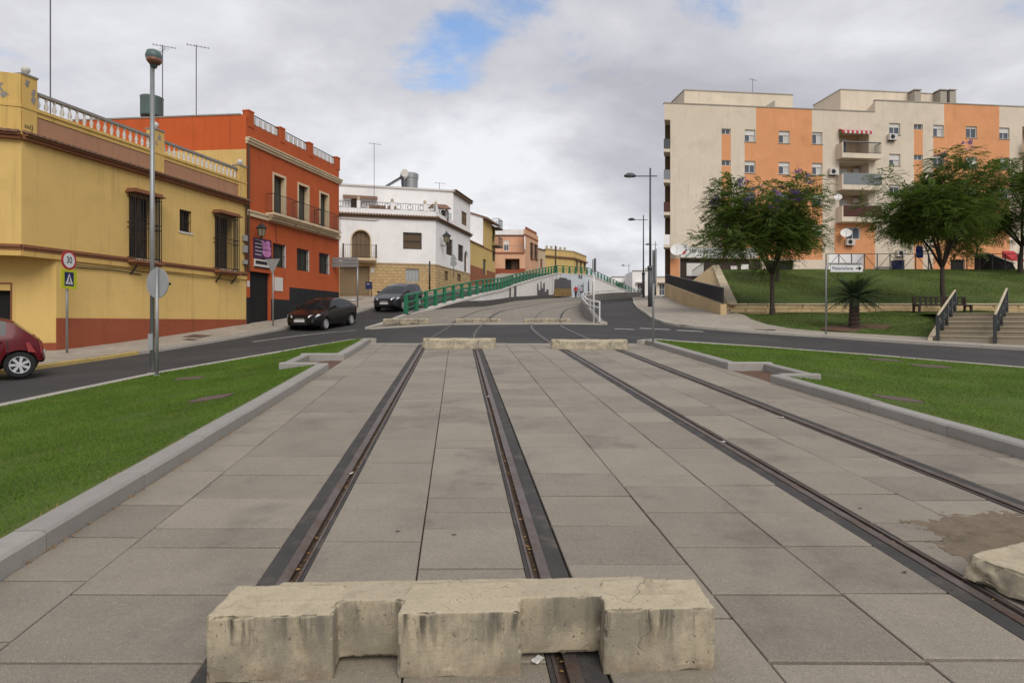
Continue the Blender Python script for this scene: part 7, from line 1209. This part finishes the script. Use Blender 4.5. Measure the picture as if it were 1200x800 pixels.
# ------------------------------------------------------------------ cars
def interp(pts, x): a = sorted(pts); return float(np.interp(x, [p[0] for p in a], [p[1] for p in a]))
def car(name, label, paint_m, L, W, H, fa, ra, wr, belt, roof, side_win, ws, rwz, pos, heading, pitch, est=False, plate='', hub='alloy'):
    root = local_thing(name, pos, label, 'car', None, (0, pitch, math.atan2(heading[1], heading[0]))); hw = W / 2; x0, x1 = min(p[0] for p in belt), max(p[0] for p in belt); gx0, gx1 = min(p[0] for p in roof), max(p[0] for p in roof)
    xs = sorted(set(list(np.linspace(x0, x1, 54)) + [fa + wr * 1.12 * math.cos(t) for t in np.linspace(0, math.pi, 13)] + [ra + wr * 1.12 * math.cos(t) for t in np.linspace(0, math.pi, 13)])); rings = []; R_ = wr * 1.14
    for x in xs:
        w = hw * (1 - .30 * max(0, (x - (x1 - .75)) / .75) ** 2.2 - .20 * max(0, ((x0 + .7) - x) / .7) ** 2.4); bz = interp(belt, x); zr = max(interp(roof, x), bz + .015) if gx0 < x < gx1 else bz + .02; zb = .2 + .12 * max(0, (x - x1 + .4) / .4) + .14 * max(0, (x0 + .4 - x) / .4); ar = 0
        for c in (fa, ra):
            if abs(x - c) < R_: ar = max(ar, wr + math.sqrt(R_ * R_ - (x - c) ** 2))
        g = min(1, max(0, (zr - bz) / (H - bz))); wt = w * .93 * (1 - g) + hw * .70 * g; z3 = max(.30 * (zb + bz) + .18, ar); zlo = max(zb, ar)
        half = [(0, zb), (.72 * w, zb if not ar else zb), (.965 * w, max(zb + .06, ar - .001)), (w, max((zb + bz) / 2, ar)), (.985 * w, max(bz - .13, ar + .004)), (.935 * w, max(bz, ar + .008)), (wt, max(zr - .055 * g - .004, bz + .002)), (wt * .72, zr - .008 * g), (0, zr + .012 * g + .004)]
        if ar: half[1] = (.72 * w, ar)
        rings.append([(x, y, z) for y, z in half] + [(x, -y, z) for y, z in half[-2:0:-1]])
    k = len(rings[0]); mb = MB(); mb.v = [p for r in rings for p in r]
    for i in range(len(xs) - 1):
        xm = (xs[i] + xs[i + 1]) / 2
        for j in range(k):
            jj = j if j < 8 else (15 - j); mi = 0
            if jj == 5 and any(a < xm < b for a, b in side_win): mi = 1
            if jj in (6, 7) and (ws[0] < xm < ws[1] or rwz[0] < xm < rwz[1]): mi = 1
            if jj in (0, 1): mi = 2
            mb.f.append((i * k + j, i * k + (j + 1) % k, (i + 1) * k + (j + 1) % k, (i + 1) * k + j)); mb.m.append(mi)
    mb.f.append(tuple(range(k))); mb.f.append(tuple((len(xs) - 1) * k + j for j in range(k))); mb.m += [0, 0]; body = mb.build('body', [paint_m, M_cglass, M_plas], root, True); body.data.set_sharp_from_angle(angle=R(28))
    wm = None
    for cx in (fa, ra):
        for s_ in (-1, 1):
            m = MB(); prof = [(wr * .6, -.02), (wr * .66, -.1), (wr * .93, -.1), (wr, -.06), (wr, .06), (wr * .93, .1), (wr * .66, .1), (wr * .6, .02)]; m.lathe((0, 0, 0), prof, 26); m.v = [(cx + a, s_ * (hw - .115) + c, wr + b_) for a, b_, c in m.v]; wh_ = m.build('wheel', M_tyre, root, False)
            m = MB(); yy_ = s_ * (hw - .02); disc(m, (cx, s_ * (hw - .05), wr), (0, s_, 0), wr * .64, .012, 24); m.build('hub_back', M_plas, wh_); m = MB()
            for q in range(7):
                a = q * 6.283 / 7; r0, r1 = wr * .12, wr * .62; tn = Vector((-math.sin(a), 0, math.cos(a))) * wr * .075; ra_ = Vector((math.cos(a), 0, math.sin(a))); c = Vector((cx, yy_ - s_ * .012, wr)); m.prism([c + ra_ * r0 - tn, c + ra_ * r1 - tn * 1.5, c + ra_ * r1 + tn * 1.5, c + ra_ * r0 + tn], (0, s_ * .014, 0))
            disc(m, (cx, yy_ - s_ * .012, wr), (0, s_, 0), wr * .17, .022, 14); m.tube([(cx + wr * .63 * math.cos(t), yy_ - s_ * .004, wr + wr * .63 * math.sin(t)) for t in np.linspace(0, 6.283, 25)], wr * .045, 6); m.build('rim', M_rim, wh_)
    MB().box((0, 0, .42), (x1 - x0 - .5, W * .7, .3)).build('underbody', M_plas, root)
    zn = interp(belt, x1 - .16); yw = hw * .60
    for s_ in (-1, 1):
        hx_, hy_ = x1 - .26, s_ * hw * .70; zl = interp(belt, x1 - .3) - .10; MB().prism([(hx_ + .20, s_ * hw * .44, zl - .04), (hx_ + .06, s_ * hw * .80, zl - .03), (hx_ - .20, s_ * hw * .955, zl + .06), (hx_ - .12, s_ * hw * .90, zl + .10), (hx_ + .13, s_ * hw * .50, zl + .055)], (.03, s_ * .012, .02)).build('headlight', M_hl, root)
        tx = x0 + .12; zt = interp(belt, x0 + .12) - .20; MB().hexa([(tx - .10, s_ * hw * .62, zt - .12), (tx - .10, s_ * hw * .80, zt - .12), (tx + .16, s_ * hw * .985, zt - .08), (tx + .1, s_ * hw * .6, zt - .1), (tx - .07, s_ * hw * .62, zt + .14), (tx - .06, s_ * hw * .78, zt + .14), (tx + .2, s_ * hw * .97, zt + .14), (tx + .1, s_ * hw * .6, zt + .14)]).build('tail_light', M_tl, root)
        mx = ws[0] + .42; mz = interp(belt, mx) + .09; MB().hexa([(mx - .06, s_ * (hw * .93), mz - .06), (mx + .06, s_ * hw * .93, mz - .06), (mx + .05, s_ * (hw + .17), mz - .04), (mx - .07, s_ * (hw + .17), mz - .04), (mx - .06, s_ * (hw * .93), mz + .03), (mx + .05, s_ * hw * .93, mz + .03), (mx + .03, s_ * (hw + .16), mz + .09), (mx - .07, s_ * (hw + .16), mz + .09)]).build('wing_mirror', paint_m, root)
        for dx in ((side_win[0][1], side_win[0][0]) + ((side_win[1][0],) if len(side_win) > 1 else ())): zb_ = interp(belt, dx); MB().hexa([(dx - .008, s_ * hw * .97, .34), (dx + .008, s_ * hw * .97, .34), (dx + .008, s_ * hw * 1.002, .62), (dx - .008, s_ * hw * 1.002, .62), (dx - .008, s_ * hw * .93, zb_ - .02), (dx + .008, s_ * hw * .93, zb_ - .02), (dx + .008, s_ * hw * .992, zb_ - .14), (dx - .008, s_ * hw * .992, zb_ - .14)]).build('door_seam', M_plas, root)
        for a, b_ in side_win[:2]: MB().box((a + .2, s_ * hw * 1.0, interp(belt, a) - .15), (.2, .04, .035)).build('door_handle', paint_m, root)
    gz = interp(belt, x1 - .1) - .12; MB().hexa([(x1 - .16, -hw * .42, gz - .08), (x1 - .16, hw * .42, gz - .08), (x1 + .0, hw * .38, gz - .08), (x1 + .0, -hw * .38, gz - .08), (x1 - .2, -hw * .45, gz + .06), (x1 - .2, hw * .45, gz + .06), (x1 - .03, hw * .4, gz + .05), (x1 - .03, -hw * .4, gz + .05)]).build('grille', M_plas, root); MB().box((x1 - .0, 0, gz + .02), (.03, hw * .5, .022)).box((x1 - .0, 0, gz - .03), (.03, hw * .42, .018)).build('chrome_strip', M_rim, root)
    MB().box((x1 + .005, 0, .42), (.04, hw * .9, .14)).build('lower_intake', M_plas, root); np_ = MB().box((x1 + .03, 0, .52), (.02, .52, .11)).build('number_plate', M_plate, root)
    for s_ in (-1, 1): disc(MB(), (x1 - .10, s_ * hw * .66, .40), (1, s_ * .3, 0), .055, .03, 12).build('fog_lamp', M_hl, root)
    MB().box((x0 - .005, 0, .55), (.03, .52, .11)).build('number_plate', M_plate, root); return root
car('black_car', 'black saloon car driving down towards the roundabout past the orange house', M_carb, 4.43, 1.75, 1.47, 1.36, -1.29, .315,
    [(2.22, .50), (2.19, .66), (2.08, .745), (1.75, .83), (1.0, .955), (.5, .97), (-1.2, 1.02), (-1.7, 1.06), (-2.08, 1.05), (-2.18, .98), (-2.21, .6)], [(1.05, .955), (.62, 1.21), (.25, 1.385), (-.2, 1.46), (-.75, 1.455), (-1.2, 1.37), (-1.78, 1.06)], [(-.28, .58), (-1.22, -.36)], (.28, 1.0), (-1.74, -1.15), (-9.33, 29.65, 1.31), (-.19, -.982), math.atan(.085))
car('charcoal_estate', 'charcoal estate car behind the first green railing posts before the white house', M_carg, 4.42, 1.76, 1.54, 1.4, -1.3, .32,
    [(2.2, .52), (2.17, .70), (2.02, .80), (1.7, .89), (1.25, .985), (.6, 1.0), (-1.4, 1.04), (-2.05, 1.06), (-2.16, .98), (-2.2, .6)], [(1.35, .985), (.75, 1.26), (.3, 1.44), (-.2, 1.53), (-1.4, 1.52), (-1.85, 1.40), (-2.12, 1.06)], [(-.25, .72), (-1.1, -.33), (-1.85, -1.18)], (.34, 1.28), (-2.1, -1.78), (-7.05, 37.3, kz_(-7.05, 37.3) + .02), (-.21, -.977), math.atan(.12))
rh = Vector((-.80, -.60)); rc = Vector((-11.33, 14.0)) + rh * 1.2 + Vector((-.6, .8)) * .72
car('red_hatchback', 'dark red hatchback cut off by the left edge of the picture', M_carr, 3.84, 1.66, 1.43, 1.25, -1.2, .30,
    [(1.9, .5), (1.87, .66), (1.75, .75), (1.45, .83), (.9, .93), (.4, .95), (-1.1, 1.0), (-1.36, .98), (-1.54, .86), (-1.60, .72), (-1.64, .5)], [(.95, .93), (.5, 1.2), (.1, 1.37), (-.3, 1.43), (-.75, 1.42), (-1.08, 1.32), (-1.44, .99)], [(-.30, .5), (-1.0, -.38)], (.12, .92), (-1.42, -1.1), (rc.x - .14, rc.y - .06, .245), rh, 0.03)

# ------------------------------------------------------------------ two people walking by the mural
def person(px, py, Yq, lab, rz, top_m, leg_m, hair_m, stride=.16, sx=1.0):
    x = (px - 600) / FOC * Yq; z = g1(x, Yq) + .05; t = local_thing('person', (x, Yq, z), lab, 'person', None, (0, 0, rz))
    J = [((0, 0, .95), .125), ((0, .0, 1.15), .12), ((0, 0, 1.36), .14), ((0, .01, 1.47), .06), ((0, .03, 1.58), .085), ((0, .03, 1.67), .08), ((.09, 0, .88), .095), ((.10, stride, .49), .065), ((.10, stride * 1.0, .08), .045), ((.10, stride + .15, .04), .04), ((-.09, 0, .88), .095), ((-.10, -stride * .6, .49), .065), ((-.10, -stride * 1.6, .10), .045), ((-.10, -stride * 1.6 + .15, .05), .04), ((.19, 0, 1.38), .07), ((.25, -.06, 1.12), .05), ((.27, .04, .90), .038), ((.275, .07, .82), .035), ((-.19, 0, 1.38), .07), ((-.25, .06, 1.12), .05), ((-.26, .14, .91), .038), ((-.26, .17, .83), .035)]
    E = [(0, 1), (1, 2), (2, 3), (3, 4), (4, 5), (0, 6), (6, 7), (7, 8), (8, 9), (0, 10), (10, 11), (11, 12), (12, 13), (2, 14), (14, 15), (15, 16), (16, 17), (2, 18), (18, 19), (19, 20), (20, 21)]
    me = bpy.data.meshes.new('p'); me.from_pydata([j[0] for j in J], E, []); ob = bpy.data.objects.new('p', me); COL.objects.link(ob); ob.modifiers.new('s', 'SKIN'); ss = ob.modifiers.new('d', 'SUBSURF'); ss.levels = 2; ss.render_levels = 2
    for i, j in enumerate(J): me.skin_vertices[0].data[i].radius = (j[1] * sx, j[1] * sx * .9); me.skin_vertices[0].data[i].use_root = i == 0
    m2 = bpy.data.meshes.new_from_object(ob.evaluated_get(bpy.context.evaluated_depsgraph_get())); bpy.data.objects.remove(ob); m2.materials.clear()
    for m in (top_m, leg_m, M_skin): m2.materials.append(m)
    for p in m2.polygons: c = p.center; p.material_index = 2 if c.z > 1.47 or (abs(c.x) > .2 and c.z < .9) else (0 if c.z > .92 else 1); p.use_smooth = True
    o = bpy.data.objects.new('body', m2); COL.objects.link(o); o.parent = t
    MB().lathe((0, .015, 1.56), [(.085, -.05), (.1, .04), (.1, .1), (.085, .15), (.04, .19), (.01, .195)], 14).build('hair', hair_m, t, True)
person(674.8, 350, 82, 'person in a red jacket and dark trousers with pale hair walking by the mural', R(12), M_cred, M_cblk, M_hairw, .12, 1.12); person(681, 351, 79.5, 'person in a pale lilac top and dark trousers walking beside the red jacket', R(-20), M_cwht, M_cblk, M_hair, .2)
